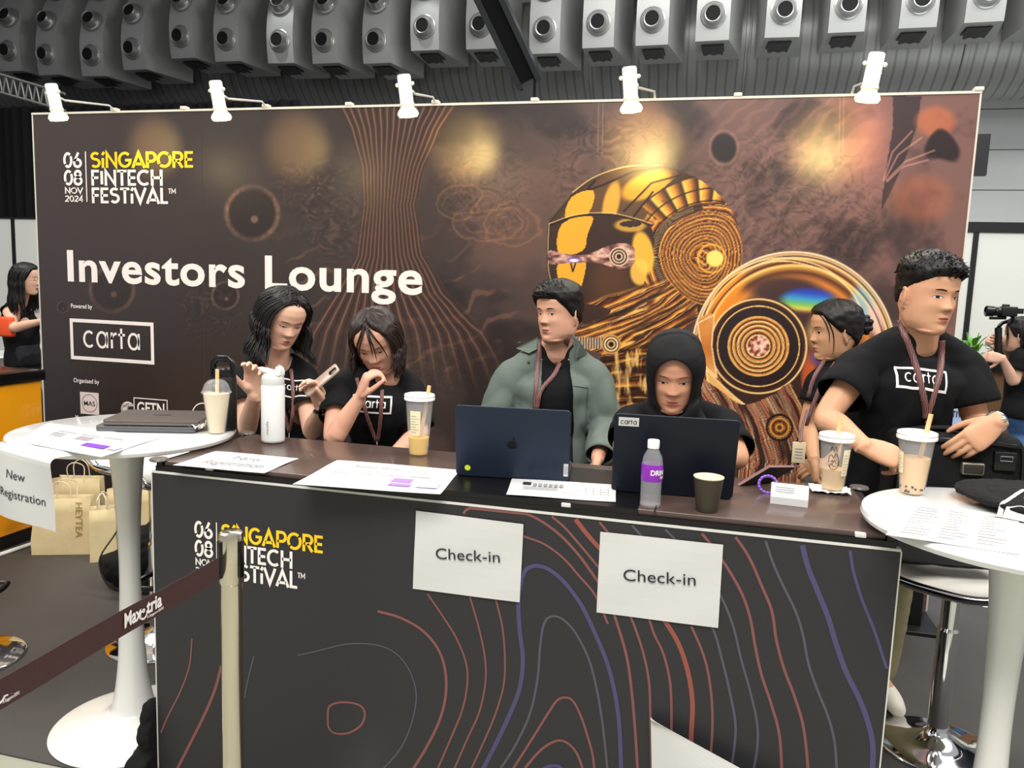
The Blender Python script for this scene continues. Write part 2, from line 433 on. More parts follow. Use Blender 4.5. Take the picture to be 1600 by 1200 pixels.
M_noz = mat('nozzle_box_grey', rgb(168, 170, 168), 0.45, metal=0.2, var=0.05, vscale=2)
M_ring = mat('nozzle_ring', rgb(170, 172, 170), 0.3, metal=0.6)
M_hole = mat('nozzle_hole', rgb(9, 9, 10), 0.8)
def nozzle_unit(x, zb, label):
    """curved housing hugging a duct: two or three ball nozzles on its face"""
    root = thing('nozzle_box', label, 'air nozzle', (x, 11.5, zb), 'air nozzle boxes under the roof')
    w = .25; secs = []
    prof = []   # the front face bows forward, then leans back towards its top
    for i in range(15):
        s = i / 14; z = 0.0 + 1.75 * s; y = -0.55 + 0.16 * math.sin(s * 2.6 + .3) * -1 + 0.42 * s * s
        prof.append((y, z))
    mb = MB()
    for (y, z) in prof:
        secs.append([Vector((-w, y, z)), Vector((w, y, z)), Vector((w + .16, .5, z + .02)), Vector((-w - .04, .5, z + .02))])
    mb.rings(secs)
    b = obj('housing', mb, M_noz, root, local=True, angle=30)
    mb = MB(); P = []
    for j in range(9):
        t = j / 8; P.append([Vector((-.17 + .34*t, -.42 + .02*math.sin(t*20), -.02)), Vector((-.15 + .3*t, -.1 + .04*math.sin(t*14), -.07))])
    mb.grid(P); mb.box((-.17, -.40, -.012), (.17, -.05, 0.0))
    obj('outlet_grille', mb, M_blk, root, local=True, smooth=False)
    for k, z in enumerate((.36, .98, 1.58)):
        i = int(z / 1.75 * 14); y, zz = prof[i]; y2, z2 = prof[min(14, i+1)]
        n = Vector((0, -(z2 - zz), (y2 - y))).normalized()
        n = Vector((0, n.y, n.z)); R = n.to_track_quat('Z', 'Y').to_matrix().to_4x4(); R.translation = Vector((0, y, z))
        mb = MB(); mb.lathe([(.19, -.02), (.195, .02), (.175, .03), (.155, .02), (.145, .03), (.14, .10), (.122, .14), (.108, .135), (.10, .02), (.01, .01)], 28, M=R)
        rg = obj('nozzle', mb, M_ring, root, local=True, angle=50)
        mb = MB(); mb.lathe([(.001, .12), (.107, .121), (.107, .11), (.001, .11)], 24, M=R); obj('nozzle_mouth', mb, M_hole, rg, local=True)
    # round neck joining the duct
    mb = MB(); mb.tube([Vector((.06, .3, .85)), Vector((.14, .42, .75)), Vector((.17, .52, .66))], [.2, .2, .2], 20); obj('neck', mb, M_noz, root, local=True)
    return root
nz = [(20,112),(82,118),(148,120),(215,110),(290,92),(358,97),(440,100),(512,100),(592,100),(666,80),(752,78),(852,85),(935,76),(1020,72),(1115,65),(1218,60),(1322,52),(1432,45),(1538,36),(1645,30)]
where = ['at the far left edge, in shade','second from the left edge, in shade','third from the left edge, in shade','fourth from the left edge, half lit','fifth from the left edge','above the second spotlight from the left, with a bright flank','lit brightest, right of the second spotlight','','left of the third spotlight, its flank lit','above the third spotlight','partly hidden by the slanting steel beam','just right of the slanting steel beam','second to the right of the slanting beam','above the fourth spotlight','next right of the one above the fourth spotlight','midway between the fourth and fifth spotlights','just left of the fifth spotlight','just right of the fifth spotlight','near the top right corner','at the very top right corner']
where[7] = 'between the brightest box and the one left of the third spotlight'
for i, ((px, py), wh) in enumerate(zip(nz, where)):
    p = at(px, py, 10.95); r = nozzle_unit(p.x, p.z, 'grey air nozzle box ' + wh)
    r.rotation_euler = (0, 0, math.radians(random.Random(i).uniform(-3, 3)))

for px_ in (440, 666):
    q_ = at(px_, 45, 10.8); spot('roof_spot', (q_.x - .3, 8.6, 8.2), tuple(q_), 300, (1.0, 1.0, .98), 15, .6, .08)
# overhead pipes between the boxes
M_pipe = mat('grey_pipe', rgb(92, 96, 98), 0.5, metal=.3)
for k, (z, y, r, lb) in enumerate(((6.45, 12.4, .12, 'upper grey pipe running behind the nozzle boxes'), (6.95, 12.9, .16, 'thick grey pipe higher up behind the nozzle boxes'))):
    mb = MB(); mb.tube([(-8, y, z + .3), (11.5, y, z + .62)], r, 16); o = obj('service_pipe', mb, M_pipe); tag(o, lb, 'pipe')
# slanting steel beam
a = at(748, -40, 9.2); b = at(826, 125, 10.4)
t = thing('steel_beam', 'slanting dark steel beam crossing in front of the nozzle boxes', 'beam', tuple(b))
d_ = (a - b).normalized(); side = d_.cross(Vector((0, 1, 0))).normalized(); nn = side.cross(d_).normalized()
def beam_part(w0, w1, t0, t1, ext=0.0):
    mb = MB(); vs = []
    A = a + d_*2.0; B = b - d_*ext
    for p in (B, A):
        for (u, v) in ((w0, t0), (w1, t0), (w1, t1), (w0, t1)): vs.append(p + side*u + nn*v)
    return mb.add(vs, [(0,3,2,1),(4,5,6,7),(0,1,5,4),(1,2,6,5),(2,3,7,6),(3,0,4,7)])
obj('web', beam_part(-.12, .12, -.1, .1), M_blk, t, smooth=False)
obj('flange', beam_part(-.20, -.12, -.18, .18), mat('beam_flange', rgb(70, 72, 74), .4, metal=.4), t, smooth=False)
obj('flange', beam_part(.12, .20, -.18, .18), _mats['beam_flange'], t, smooth=False)
mb = MB(); mb.box((b.x - .1, b.y - .1, 3.6), (b.x + .1, b.y + .1, b.z + .1)); obj('hanger', mb, M_blk, t, smooth=False)
# lattice truss at the far left
M_truss = mat('truss_aluminium', rgb(150, 150, 142), .35, metal=.6)
a = at(-60, 98, 6.0); b = at(80, 140, 6.0); mb = MB(); dv = b - a; up = Vector((0, 0, .22))
for o_ in (Vector((0, 0, 0)), Vector((0, .2, 0))):
    mb.tube([a + o_, b + o_], .016, 8); mb.tube([a + o_ - up, b + o_ - up*.9], .016, 8)
for i in range(12):
    p = a + dv*(i/12); q = a + dv*((i+.5)/12) - up; r_ = a + dv*((i+1)/12)
    mb.tube([p, q], .010, 6); mb.tube([q, r_], .010, 6)
    mb.tube([p, p + Vector((0, .2, 0))], .01, 6)
mb.tube([b, b - up], .016, 8)
o = obj('lattice_truss', mb, M_truss); tag(o, 'thin aluminium lattice truss above the black drape at far left', 'truss')

# ================================================================== backdrop with its print
XL, XR, YW, ZW = -3.636, 1.694, 2.242, 2.50
RNG = np.random.RandomState(7)
_lat = RNG.rand(257, 257)
def vn(x, y):
    xi = np.floor(x).astype(int); yi = np.floor(y).astype(int); fx = x - xi; fy = y - yi
    fx = fx*fx*(3-2*fx); fy = fy*fy*(3-2*fy)
    g = lambda i, j: _lat[i % 256, j % 256]
    return (g(xi, yi)*(1-fx)+g(xi+1, yi)*fx)*(1-fy)+(g(xi, yi+1)*(1-fx)+g(xi+1, yi+1)*fx)*fy
def fbm(x, y, o=4):
    s = 0; a = .5; t = 0
    for k in range(o): s = s + a*vn(x*2**k + 17*k, y*2**k + 5*k); t += a; a *= .5
    return s/t
def sst(a, b, x):
    t = np.clip((x-a)/(b-a), 0, 1); return t*t*(3-2*t)
def inpoly(x, y, P):
    r = np.zeros(x.shape, bool); n = len(P)
    for i in range(n):
        x1, y1 = P[i]; x2, y2 = P[(i+1) % n]
        if y1 == y2: continue
        c = ((y1 > y) != (y2 > y)) & (x < (x2-x1)*(y-y1)/(y2-y1)+x1); r ^= c
    return r
def dline(x, y, P):
    d = np.full(x.shape, 1e9)
    for (x1, y1), (x2, y2) in zip(P[:-1], P[1:]):
        dx, dy = x2-x1, y2-y1; t = np.clip(((x-x1)*dx+(y-y1)*dy)/(dx*dx+dy*dy+1e-9), 0, 1)
        d = np.minimum(d, np.hypot(x-x1-t*dx, y-y1-t*dy))
    return d
def paint_mural(x, y):
    n = x.size; col = np.zeros((n, 3))
    def mix(c, a):
        nonlocal col
        c = np.array(c, float); a = np.clip(a, 0, 1)[:, None]; col = col*(1-a) + (c if c.ndim == 2 else c[None, :])*a
    def ramp(t, stops):
        t = np.clip(t, 0, 1); out = np.zeros((t.size, 3)); xs = [s[0] for s in stops]
        for k in range(3): out[:, k] = np.interp(t, xs, [s[1][k] for s in stops])
        return out
    GOLD = [(0,(38,16,8)),(.2,(96,44,16)),(.4,(168,92,34)),(.55,(222,150,60)),(.68,(240,192,96)),(.76,(120,60,26)),(.85,(60,30,14)),(.92,(226,170,110)),(1,(44,20,10))]
    def gold(t): return ramp(t - np.floor(t), GOLD)
    # ---- ground: near black at left, wine brown at right
    g = ramp(x/1600, [(0,(66,57,56)),(.2,(58,50,49)),(.42,(60,49,46)),(.6,(88,67,61)),(.8,(114,83,77)),(1,(122,87,79))])
    col = g*(1 - .25*sst(330, 700, y)*sst(1100, 500, x))[:, None]
    wx = x + 46*(fbm(x/130, y/130)-.5)*2; wy = y + 46*(fbm(x/130+9, y/130+4)-.5)*2
    # soft smoke everywhere right of the logo
    sm = fbm(wx/95, wy/95, 5); mix((122, 88, 74), .42*sst(.52, .78, sm)*sst(480, 760, x)); mix((24, 19, 20), .55*sst(.50, .30, sm)*sst(420, 700, x))
    # flowing streaks over the middle
    tt = (wy*.9 + wx*.35)/15; st = np.abs(np.sin(tt + 5*fbm(x/70, y/70))); mid = sst(380, 470, x)*sst(900, 760, x)*sst(330, 430, y)
    mix((142, 98, 78), .42*mid*sst(.93, 1.0, st)*sst(.35, .6, fbm(x/60+3, y/60)))
    # trunk of fine vertical lines
    ys = [150,200,260,320,400,460,520,600,720]
    L_ = np.interp(y, ys, [520,545,563,567,556,520,480,455,430]); R_ = np.interp(y, ys, [722,690,664,650,662,700,760,800,830])
    s = (x-L_)/np.maximum(R_-L_, 1); m_ = sst(-.02, .03, s)*sst(1.03, .96, s)*sst(640, 470, y)
    mix((66, 46, 40), .75*m_)
    ln = np.abs(((s*(15+2*fbm(x/300, y/140)) + .9*fbm(x/60, y/260)) % 1)-.5)*2
    mix((158, 112, 86), .62*m_*sst(.62, .98, ln)); mix((28, 20, 19), .6*m_*sst(.3, .0, ln))
    # bark-like rough texture, speckles
    for (cx, cy, rx, ry, a) in ((520,330,60,100,.8),(470,300,60,60,.5),(760,300,90,100,.7),(960,270,120,110,.9),(1220,330,200,150,.9),(420,620,110,90,.5),(330,480,60,60,.7),(640,560,120,90,.35)):
        r = np.hypot((x-cx)/rx, (y-cy)/ry); w = a*sst(1.1, .5, r)
        b = vn(x/5.5 + 6*vn(x/22, y/22), y/4.2 + 5*vn(x/19+7, y/19)); mix((34, 26, 24), .36*w*sst(.45, .2, b)); mix((166, 124, 104), .20*w*sst(.62, .9, b))
    # feathered lines top right
    w = sst(1040, 1160, x)*sst(470, 330, y)*sst(1440, 1330, x)
    fe = np.abs(np.sin((x*.85 + y*.95)/9 + 7*fbm(x/60, y/60))); mix((186, 134, 116), .16*w*sst(.70, 1, fe))
    # rosy veil and dark mouth
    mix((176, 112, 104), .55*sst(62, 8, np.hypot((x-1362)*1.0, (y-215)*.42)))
    P = [(1395,150),(1440,150),(1432,200),(1410,260),(1392,300),(1376,330),(1385,260),(1395,200)]
    mix((44, 34, 38), .8*inpoly(x, y, P)); mix((190, 104, 70), .75*sst(1.1, .6, np.hypot((x-1462)/36, (y-190)/28)))
    mix((32, 22, 24), .9*sst(1.15, .8, np.hypot((x-1472)/28, (y-232)/24 + .3*np.sin(x/11))))
    mix((176, 100, 72), .5*sst(1.1, .5, np.hypot((x-1440)/60, (y-310)/45)))
    for (a_, b_, c_, d_) in ((1385,282,1460,235),(1383,280,1440,215),(1386,284,1450,250),(1380,282,1425,205)):
        mix((206, 142, 126), .6*sst(2.2, .4, dline(x, y, [(a_, b_), ((a_+c_)/2-8, (b_+d_)/2-6), (c_, d_)])))
    r = np.hypot((x-1131)/22, (y-231)/26); mix((26, 20, 22), .85*sst(1.1, .7, r)); mix((150, 112, 92), .5*sst(.16, .04, np.abs(r-1.0)))
    # thin fine verticals under two of the lamps
    for X_ in (935, 942, 1312, 1318): mix((170, 140, 110), .35*sst(1.3, .4, np.abs(x-X_-(y-180)*-.02))*sst(270, 220, y))
    # bubbles on the left
    for (cx, cy, r0, a) in ((394,333,43,.9),(175,452,36,.55),(352,462,22,.8),(98,480,9,.6)):
        r = np.hypot(x-cx, (y-cy)*.98)/r0; ang = np.arctan2(y-cy, x-cx)
        k = .55 + .45*np.sin(ang*2+1.0) ; rim = sst(.16, .0, np.abs(r-.93))*a
        mix((30, 24, 24), .5*a*sst(1.0, .9, r)); mix((150, 112, 90), rim*(.35+.5*k)*(.55+.6*vn(x/4, y/4)))
        mix((170, 130, 110), .6*a*sst(.18, .08, np.hypot(r*np.cos(ang)-.08, r*np.sin(ang)-.22)))
    # swirling shapes to the right of the trunk
    for (cx, cy, rx, ry) in ((760,350,60,26),(715,315,40,30),(800,350,50,34)):
        r = np.hypot((x-cx)/rx, (y-cy)/ry) + .35*(fbm(x/25, y/25)-.5)*2; mix((172, 116, 78), .30*sst(.10, .0, np.abs(r-.9))); mix((172, 116, 78), .2*sst(.08, .0, np.abs(r-.55)))
    # ---- robot head with helmet
    H1 = smoothpath([(858,350),(866,336),(893,305),(925,278),(975,262),(1030,260),(1075,272),(1115,296),(1143,330),(1158,370),(1158,415),(1146,450),(1118,478),(1090,498),(1060,522),(1075,560),(1085,620),(1040,640),(985,640),(950,560),(880,536),(905,512),(955,486),(900,470),(872,452),(860,430),(858,400)], 6, True)
    ih = inpoly(x, y, H1)
    mix((58, 34, 22), 1.0*ih)
    cx, cy = 1100., 402.; dx = (x-cx)/1.0; dy = (y-cy)/1.1; r = np.hypot(dx, dy)*(1 + .05*np.sin(np.arctan2(dy, dx)*3+1)); ang = np.arctan2(dy, dx)
    ear = ih*sst(108, 98, r)*(x > 985)
    mix(gold(r/11 + 1.5*fbm(ang*1.6+3, r/26) + .10*np.sin(ang*2)), ear*sst(480, 455, y*1.0 + 0*x)*(r < 108))
    mix(gold(r/5.0 + .9*fbm(ang*2+7, r/12)), .75*ear*(r < 66)*(r > 18))
    mix((46, 30, 22), .85*ih*sst(7, 3, np.abs(r-74))*(ang > 1.7)); mix((46, 30, 22), .85*ih*sst(7, 3, np.abs(r-74))*(ang < -1.6))
    mix((214, 190, 150), .7*ih*sst(1.5, .5, np.abs(((ang*26) % 1)-.5)*8)*sst(5, 3, np.abs(r-74))*(np.abs(ang) > 1.8))
    mix(gold(ang*3.5 + fbm(x/18, y/18)*1.5), .75*ih*(r > 88)*(r < 112)*sst(1.0, .3, ang))
    mix((252, 216, 110), ih*sst(15, 11, np.hypot(x-1117, y-404))); mix((250, 190, 70), .7*ih*sst(2.4, .8, np.abs(np.hypot(x-1112, y-404)-22)))
    # cranium plates
    CR = smoothpath([(868,336),(893,305),(925,278),(975,262),(1030,262),(1060,272),(1030,300),(1008,340),(985,345),(940,336),(866,350)], 6, True)
    ic = inpoly(x, y, CR); mix((92, 64, 40), ic*1.0)
    mix((40, 26, 20), .8*ic*sst(930, 890, x+ (y-300)*.9)); mix((234, 164, 46), ic*sst(1.1, .75, np.hypot((x-1010)/42, (y-290)/22 + (x-1010)/70)))
    mix((236, 172, 60), .9*ic*sst(1.1, .7, np.hypot((x-955)/16, (y-318)/34 + (x-955)/30)))
    for P in ([(893,306),(940,290),(990,268),(1030,262)], [(930,282),(905,310),(893,306)], [(1020,300),(985,345)], [(975,330),(1018,286),(1062,274)]):
        mix((22, 14, 12), .9*sst(2.2, .8, dline(x, y, P)))
    mix((240, 200, 120), .8*sst(1.3, .4, dline(x, y, smoothpath([(895,300),(930,276),(980,260),(1035,258)], 6))))
    # segmented crown near the ear
    sg = ih*(np.abs(r-100) < 20)*(ang < -.55)*(ang > -2.5); mix(ramp((ang*4.2) % 1, [(0,(50,26,14)),(.15,(250,205,90)),(.5,(214,140,40)),(.8,(110,58,24)),(1,(40,20,12))]), .95*sg*sst(.3, .6, vn(x/9, y/9)+.35))
    for rr in (82, 100, 120): mix((30, 18, 12), .8*ih*sst(1.8, .6, np.abs(r-rr))*(ang < 0.2))
    # face plate
    FP = smoothpath([(859,352),(900,338),(950,336),(990,345),(1015,352),(1022,380),(1012,420),(1002,452),(975,482),(930,508),(905,500),(880,460),(862,440),(858,400)], 6, True)
    fp = inpoly(x, y, FP); mix((54, 36, 28), fp*1.0); mix((88, 56, 34), .8*fp*sst(.9, .2, np.hypot((x-955)/60, (y-440)/70)))
    for P in ([(878,350),(925,338),(918,366),(910,392),(873,396)], [(872,412),(914,406),(908,450),(900,478),(878,452)], [(893,308),(927,298),(920,332),(884,342)]):
        mix((238, 166, 42), .98*inpoly(x, y, smoothpath(P, 4, True)))
    mix((252, 190, 60), .9*ih*sst(1.1, .8, np.hypot((x-1005)/18, (y-395)/34 - (x-1005)/60))); mix((248, 190, 70), .7*ih*sst(1.15, .75, np.hypot((x-985)/26, (y-352)/11))*(np.hypot((x-985)/17, (y-350)/5) > 1))
    mix((250, 196, 80), .85*fp*sst(1.1, .8, np.hypot((x-1000)/16, (y-425)/22)))
    for P in (smoothpath([(858,352),(900,338),(950,335),(990,343),(1018,352)], 5), smoothpath([(858,352),(856,390),(858,430),(866,446),(890,470)], 5)):
        mix((24, 14, 12), .9*sst(2.4, 1.0, dline(x, y, P))); mix((250, 214, 140), .7*sst(1.1, .3, np.abs(dline(x, y+2.5, P))))
    EY = smoothpath([(858,392),(880,396),(915,398),(945,386),(970,380),(990,386),(992,402),(985,416),(965,420),(940,412),(915,410),(880,412),(858,412)], 5, True)
    ie = inpoly(x, y, EY); mix(ramp(fbm(x/10, y/5), [(.2,(60,34,34)),(.5,(170,120,110)),(.8,(240,200,170))]), ie*1.0)
    rr = np.hypot(x-967, y-401); mix((44, 28, 26), ie*(rr < 15)); 
    for q in (14, 9.5, 5): mix((232, 196, 160), sst(1.6, .5, np.abs(rr-q)))
    mix((120, 90, 160), .8*sst(1.2, .7, np.hypot((x-897)/13, (y-406)/5))); mix((244, 240, 250), sst(1.2, .6, np.hypot((x-897)/8, (y-407)/2.5)))
    mix((40, 20, 16), sst(1.8, .8, dline(x, y, [(892, 412), (895, 424), (899, 412)])))
    # jaw hoses sweeping down to the left, then the neck drum
    hz = ih*sst(470, 485, y + (x-900)*.28)*(x < 1090)*(r > 66)
    pp = x*.45 + y*.89; al = -x*.89 + y*.45; pp = pp + .0009*(al+680)**2; t1 = pp/10.5 + 2.4*fbm(al/85, pp/24); mix(gold(t1), hz*sst(560, 540, y + (x-1000)*.12)); mix((36, 20, 16), .7*hz*sst(.5, .32, fbm(al/60, pp/7))); mix((250, 226, 180), .6*hz*sst(.68, .8, fbm(al/40+9, pp/4)))
    dr = inpoly(x, y, smoothpath([(938,560),(985,545),(1075,552),(1092,600),(1092,660),(1080,740),(965,740),(950,640)], 5, True))
    mix((52, 28, 20), dr*1.0); cv = y + 14*np.cos((x-1010)/50)
    mix(gold(cv/15 + 1.2*fbm(x/60, y/12)), .85*dr*sst(.40, .6, fbm(x/50+2, y/7))); mix((28, 15, 13), .75*dr*sst(.2, .0, np.abs(((cv/17) % 1)-.5)))
    mix((250, 205, 120), .8*dr*sst(.55, .75, fbm(x/9, y/40+5)))
    bar = (np.abs(y-536-(x-930)*.03) < 9)*(x > 900)*(x < 952); mix(ramp((x/4.2) % 1, [(0,(30,18,16)),(.5,(236,206,170)),(1,(50,30,22))]), bar*1.0)
    rr = np.hypot(x-955, y-538); mix((36, 22, 18), (rr < 15)*1.0)
    for q, c_ in ((14, (210,150,80)), (10, (250,220,160)), (5.5, (220,180,120))): mix(c_, sst(1.9, .6, np.abs(rr-q)))
    # ---- second head: glassy dome
    cx2, cy2 = 1240., 553.; rx2, ry2 = 160., 160.
    e = np.hypot((x-cx2)/rx2, (y-cy2)/ry2); an = np.arctan2(y-cy2, x-cx2); ind = (e < 1)*((y < 640) | (x > 1250))
    glass = ramp(e, [(0,(96,64,54)),(.35,(64,42,44)),(.62,(92,58,46)),(.74,(214,128,50)),(.8,(90,48,26)),(.86,(240,180,80)),(.9,(120,60,26)),(.95,(255,230,180)),(1.0,(150,90,44))])
    mix(glass, ind*1.0)
    mix((236, 140, 40), .9*ind*sst(1.15, .4, np.hypot((x-1135)/34, (y-470)/60 + (x-1135)/70)))
    mix((60, 40, 40), .9*ind*sst(1.0, .5, np.hypot((x-1225)/70, (y-452)/26)))
    # prism colours
    u = (x-1200)*.9 + (y-462)*.5; band = sst(1.0, .55, np.hypot((x-1262)/52, (y-468)/24)); 
    mix(ramp((y-444+(x-1262)*-.10)/54, [(0,(60,40,110)),(.25,(40,70,190)),(.45,(60,160,200)),(.6,(120,190,90)),(.75,(240,220,90)),(.9,(236,130,60)),(1,(200,90,90))]), .95*ind*band)
    mix((150, 188, 196), .9*ind*sst(1.05, .5, np.hypot((x-1352)/26, (y-478)/38 - (x-1352)/60))); mix((240, 190, 190), .8*ind*sst(1.05, .4, np.hypot((x-1368)/18, (y-500)/36 - (x-1368)/60)))
    mix((238, 186, 96), .85*ind*sst(1.05, .4, np.hypot((x-1290)/36, (y-520)/40))); mix((196, 88, 40), .9*ind*sst(1.05, .5, np.hypot((x-1265)/16, (y-600)/60))); mix((90, 70, 150), .6*ind*sst(1.1, .4, np.hypot((x-1275)/14, (y-560)/14)))
    for q, c_, w_ in ((.995,(255,232,190),1.6), (.955,(70,36,20),1.6), (.935,(250,200,110),1.4), (.89,(60,32,20),1.2), (.865,(255,210,130),1.3)):
        mix(c_, .95*sst(w_*1.3, .3, np.abs(e-q)*160)*((y < 640) | (x > 1250)))
    # swooping double contour from dome to cheek
    for dd in (0, 5): mix((250, 214, 150), .9*sst(1.5, .4, dline(x, y, smoothpath([(1092+dd,560),(1094+dd,505),(1118+dd,452),(1165,416+dd),(1225,403+dd),(1290,420+dd),(1335,462),(1358-dd,520)], 6))))
    # ear disc
    ex, ey = 1185., 541.; rr = np.hypot(x-ex, (y-ey)*1.02); aa = np.arctan2(y-ey, x-ex)
    nk = inpoly(x, y, smoothpath([(1110,545),(1122,500),(1160,470),(1200,466),(1240,485),(1258,530),(1250,580),(1262,640),(1290,690),(1240,745),(1120,745),(1150,640),(1128,600)], 6, True))
    mix((58, 36, 28), nk*1.0); mix((40, 27, 28), (rr < 72)*1.0)
    for q, c_, w_ in ((75,(250,206,130),2.2), (70,(70,36,22),2), (64,(244,190,110),1.4), (47,(236,180,100),1.6)): mix(c_, sst(w_, .5, np.abs(rr-q)))
    mix(gold(rr/7.2 + .35*fbm(x/16, y/16) + .1), (rr < 46)*1.0); mix(ramp(fbm(x/5, y/5), [(.3,(90,40,30)),(.5,(200,120,90)),(.7,(240,210,190))]), (rr < 17)*1.0)
    for q in (18, 26, 33, 40): mix((255, 226, 160), .9*sst(1.2, .3, np.abs(rr-q)))
    # cheek plates
    for P in ([(1090,505),(1116,492),(1112,540),(1120,590),(1100,570)], [(1104,578),(1122,596),(1146,618),(1172,640),(1130,640),(1108,612)]):
        ip = inpoly(x, y, smoothpath(P, 4, True)); mix(ramp((y-490)/150 + .3*fbm(x/20, y/20), [(0,(240,170,90)),(.5,(190,110,44)),(1,(244,190,110))]), ip*1.0)
        mix((255, 226, 170), .9*sst(1.4, .4, dline(x, y, P + [P[0]])))
    # cable bundle of the neck
    cb = inpoly(x, y, smoothpath([(1088,590),(1120,606),(1160,632),(1205,618),(1236,600),(1262,640),(1284,700),(1262,760),(1120,770),(1128,700),(1105,650)], 5, True))
    bend = x - 30*np.sin((y-600)/70) - .10*(y-600)
    CB = [(0,(40,18,14)),(.12,(190,90,60)),(.22,(250,214,170)),(.3,(70,30,24)),(.45,(214,130,60)),(.55,(255,226,160)),(.63,(50,60,60)),(.7,(150,190,190)),(.76,(60,26,20)),(.9,(200,70,50)),(1,(40,18,14))]
    bend = bend + 16*(fbm(x/200, y/60)-.5); mix(ramp((bend/21 + 1.5*fbm(bend/26, y/160)) % 1, CB), cb*1.0); mix(ramp((bend/5.8 + 1.2*fbm(bend/9+4, y/120)) % 1, CB), .6*cb); mix((34, 18, 16), .8*cb*sst(.5, .36, fbm(bend/7+4, y/70)))
    rr = np.hypot(x-1218, y-668); mix(gold(rr/9), .95*(rr < 20)); mix((36, 20, 18), .9*sst(2.5, 1, np.abs(rr-20)))
    return np.clip(col, 0, 255)

def build_mural():
    nx, nz_ = 1340, 480
    xs = np.linspace(XL, XR, nx + 1); zs = np.concatenate([[0.0], np.linspace(0.62, ZW, nz_)])
    Xg, Zg = np.meshgrid(xs, zs); n = Xg.size
    P = np.stack([Xg.ravel(), np.full(n, YW - 0.001), Zg.ravel()], 1)
    Rn = np.array(RM); d = (P - np.array(CAM)) @ Rn
    px = 800 + FPX*d[:, 0]/-d[:, 2]; py = 600 - FPX*d[:, 1]/-d[:, 2]
    c = paint_mural(px, py)/255.0
    c = np.where(c <= 0.04045, c/12.92, ((c+0.055)/1.055)**2.4)
    me = bpy.data.meshes.new('printed_picture'); R = nz_; Cc = nx
    me.vertices.add(n); me.vertices.foreach_set('co', P.ravel())
    i = np.arange(R)[:, None]*(nx+1) + np.arange(Cc)[None, :]; i = i.ravel()
    q = np.stack([i, i+1, i+nx+2, i+nx+1], 1).ravel()
    nf = R*Cc; me.loops.add(nf*4); me.loops.foreach_set('vertex_index', q)
    me.polygons.add(nf); me.polygons.foreach_set('loop_start', np.arange(nf)*4)
    try: me.polygons.foreach_set('loop_total', np.full(nf, 4))
    except Exception: pass
    me.update(calc_edges=True)
    a = me.attributes.new('col', 'FLOAT_COLOR', 'POINT'); rgba = np.ones((n, 4)); rgba[:, :3] = c
    a.data.foreach_set('color', rgba.ravel().astype(np.float32))
    m = mat_attr('backdrop_print', 0.36, 0.5)
    me.materials.append(m)
    o = bpy.data.objects.new('printed_picture', me); C.objects.link(o); return o
BD = thing('exhibition_backdrop', 'wide dark printed exhibition wall reading Investors Lounge, behind the desk', 'backdrop', (0, 0, 0))
mur = build_mural(); mur.parent = BD
M_ral = mat('backdrop_trim', rgb(214, 210, 196), .4)
mb = MB(); mb.box((XL, YW + .001, 0), (XR, YW + .06, ZW)); obj('panel_core', mb, mat('panel_core', rgb(70, 62, 58), .6), BD, smooth=False)
mb = MB(); mb.box((XL - .004, YW - .006, ZW), (XR + .004, YW + .066, ZW + .012)); obj('top_rail', mb, M_ral, BD, smooth=False)
for x in (XL, XR):
    mb = MB(); mb.box((x - .004, YW - .004, 0), (x + .004, YW + .06, ZW)); obj('edge_trim', mb, M_ral, BD, smooth=False)
for px in (178, 287, 415, 545, 680, 835, 1152, 1527):
    p = at(px, 165, YW); mb = MB(); mb.box((p.x - .02, YW - .01, ZW + .010), (p.x + .02, YW + .03, ZW + .03), bev=.004); obj('rail_clip', mb, M_ral, BD)
for px in (316,):
    p = at(px, 300, YW); mb = MB(); mb.box((p.x - .0012, YW - .0022, .3), (p.x + .0012, YW - .001, ZW)); obj('panel_joint', mb, mat('joint', rgb(70, 60, 56), .5), BD, smooth=False)
M_let = mat('white_print', rgb(240, 232, 226), .5)
M_yel = mat('yellow_print', rgb(255, 205, 30), .5)
YT = YW - 0.0035
UX, UZ = Vector((1, 0, 0)), Vector((0, 0, 1))
def wtext(mb, s, x0, y0, x1, y1h, bold=0.0, kind='text', w=.17, Y=YT, gap=0.0):
    """line of print: left baseline pixel (x0,y0), right baseline end x1, cap top y1h at the left"""
    a = at(x0, y0, Y); b = at(x1, y0, Y); c = at(x0, y1h, Y)
    if kind == 'text': put_text(mb, s, a, UX, UZ, height=c.z - a.z, width=b.x - a.x, bold=bold)
    else: put_word(mb, s, a, UX, UZ, height=c.z - a.z, width=b.x - a.x, w=w, gap=gap)
def festival_logo(P, Y, px, parent, name='festival_lettering'):
    """px(u,v) maps logo box (0..205, 0..82) to the plane"""
    W1 = MB(); Y1 = MB()
    def word(mb, s, u0, v0, u1, h, w=.165):
        a = px(u0, v0); b = px(u1, v0); c = px(u0, v0 - h)
        put_word(mb, s, a, (b - a).normalized(), (c - a).normalized(), height=(c - a).length, width=(b - a).length, w=w)
    word(W1, '06', 0, 26, 31, 25, .17); word(W1, '08', 0, 54, 31, 25, .17); word(W1, 'NOV', 1, 67, 31, 10, .17); word(W1, '2024', 1, 80, 31, 10, .17)
    word(Y1, 'SiNGAPORE', 44, 26, 205, 25, .165); word(W1, 'FINTECH', 44, 54, 158, 25, .165); word(W1, 'FESTiVAL', 44, 82, 165, 25, .165); word(W1, 'TM', 165, 66, 177, 8, .16)
    a = px(36, 0); b = px(36, 80); c = px(37.6, 80); d = px(37.6, 0); W1.add([a, b, c, d], [(0, 1, 2, 3)])
    obj(name, W1, M_let, parent, smooth=False); obj(name, Y1, M_yel, parent, smooth=False)
A = at(98, 237, YT); B = at(303, 235, YT); Cc_ = at(100, 317, YT)
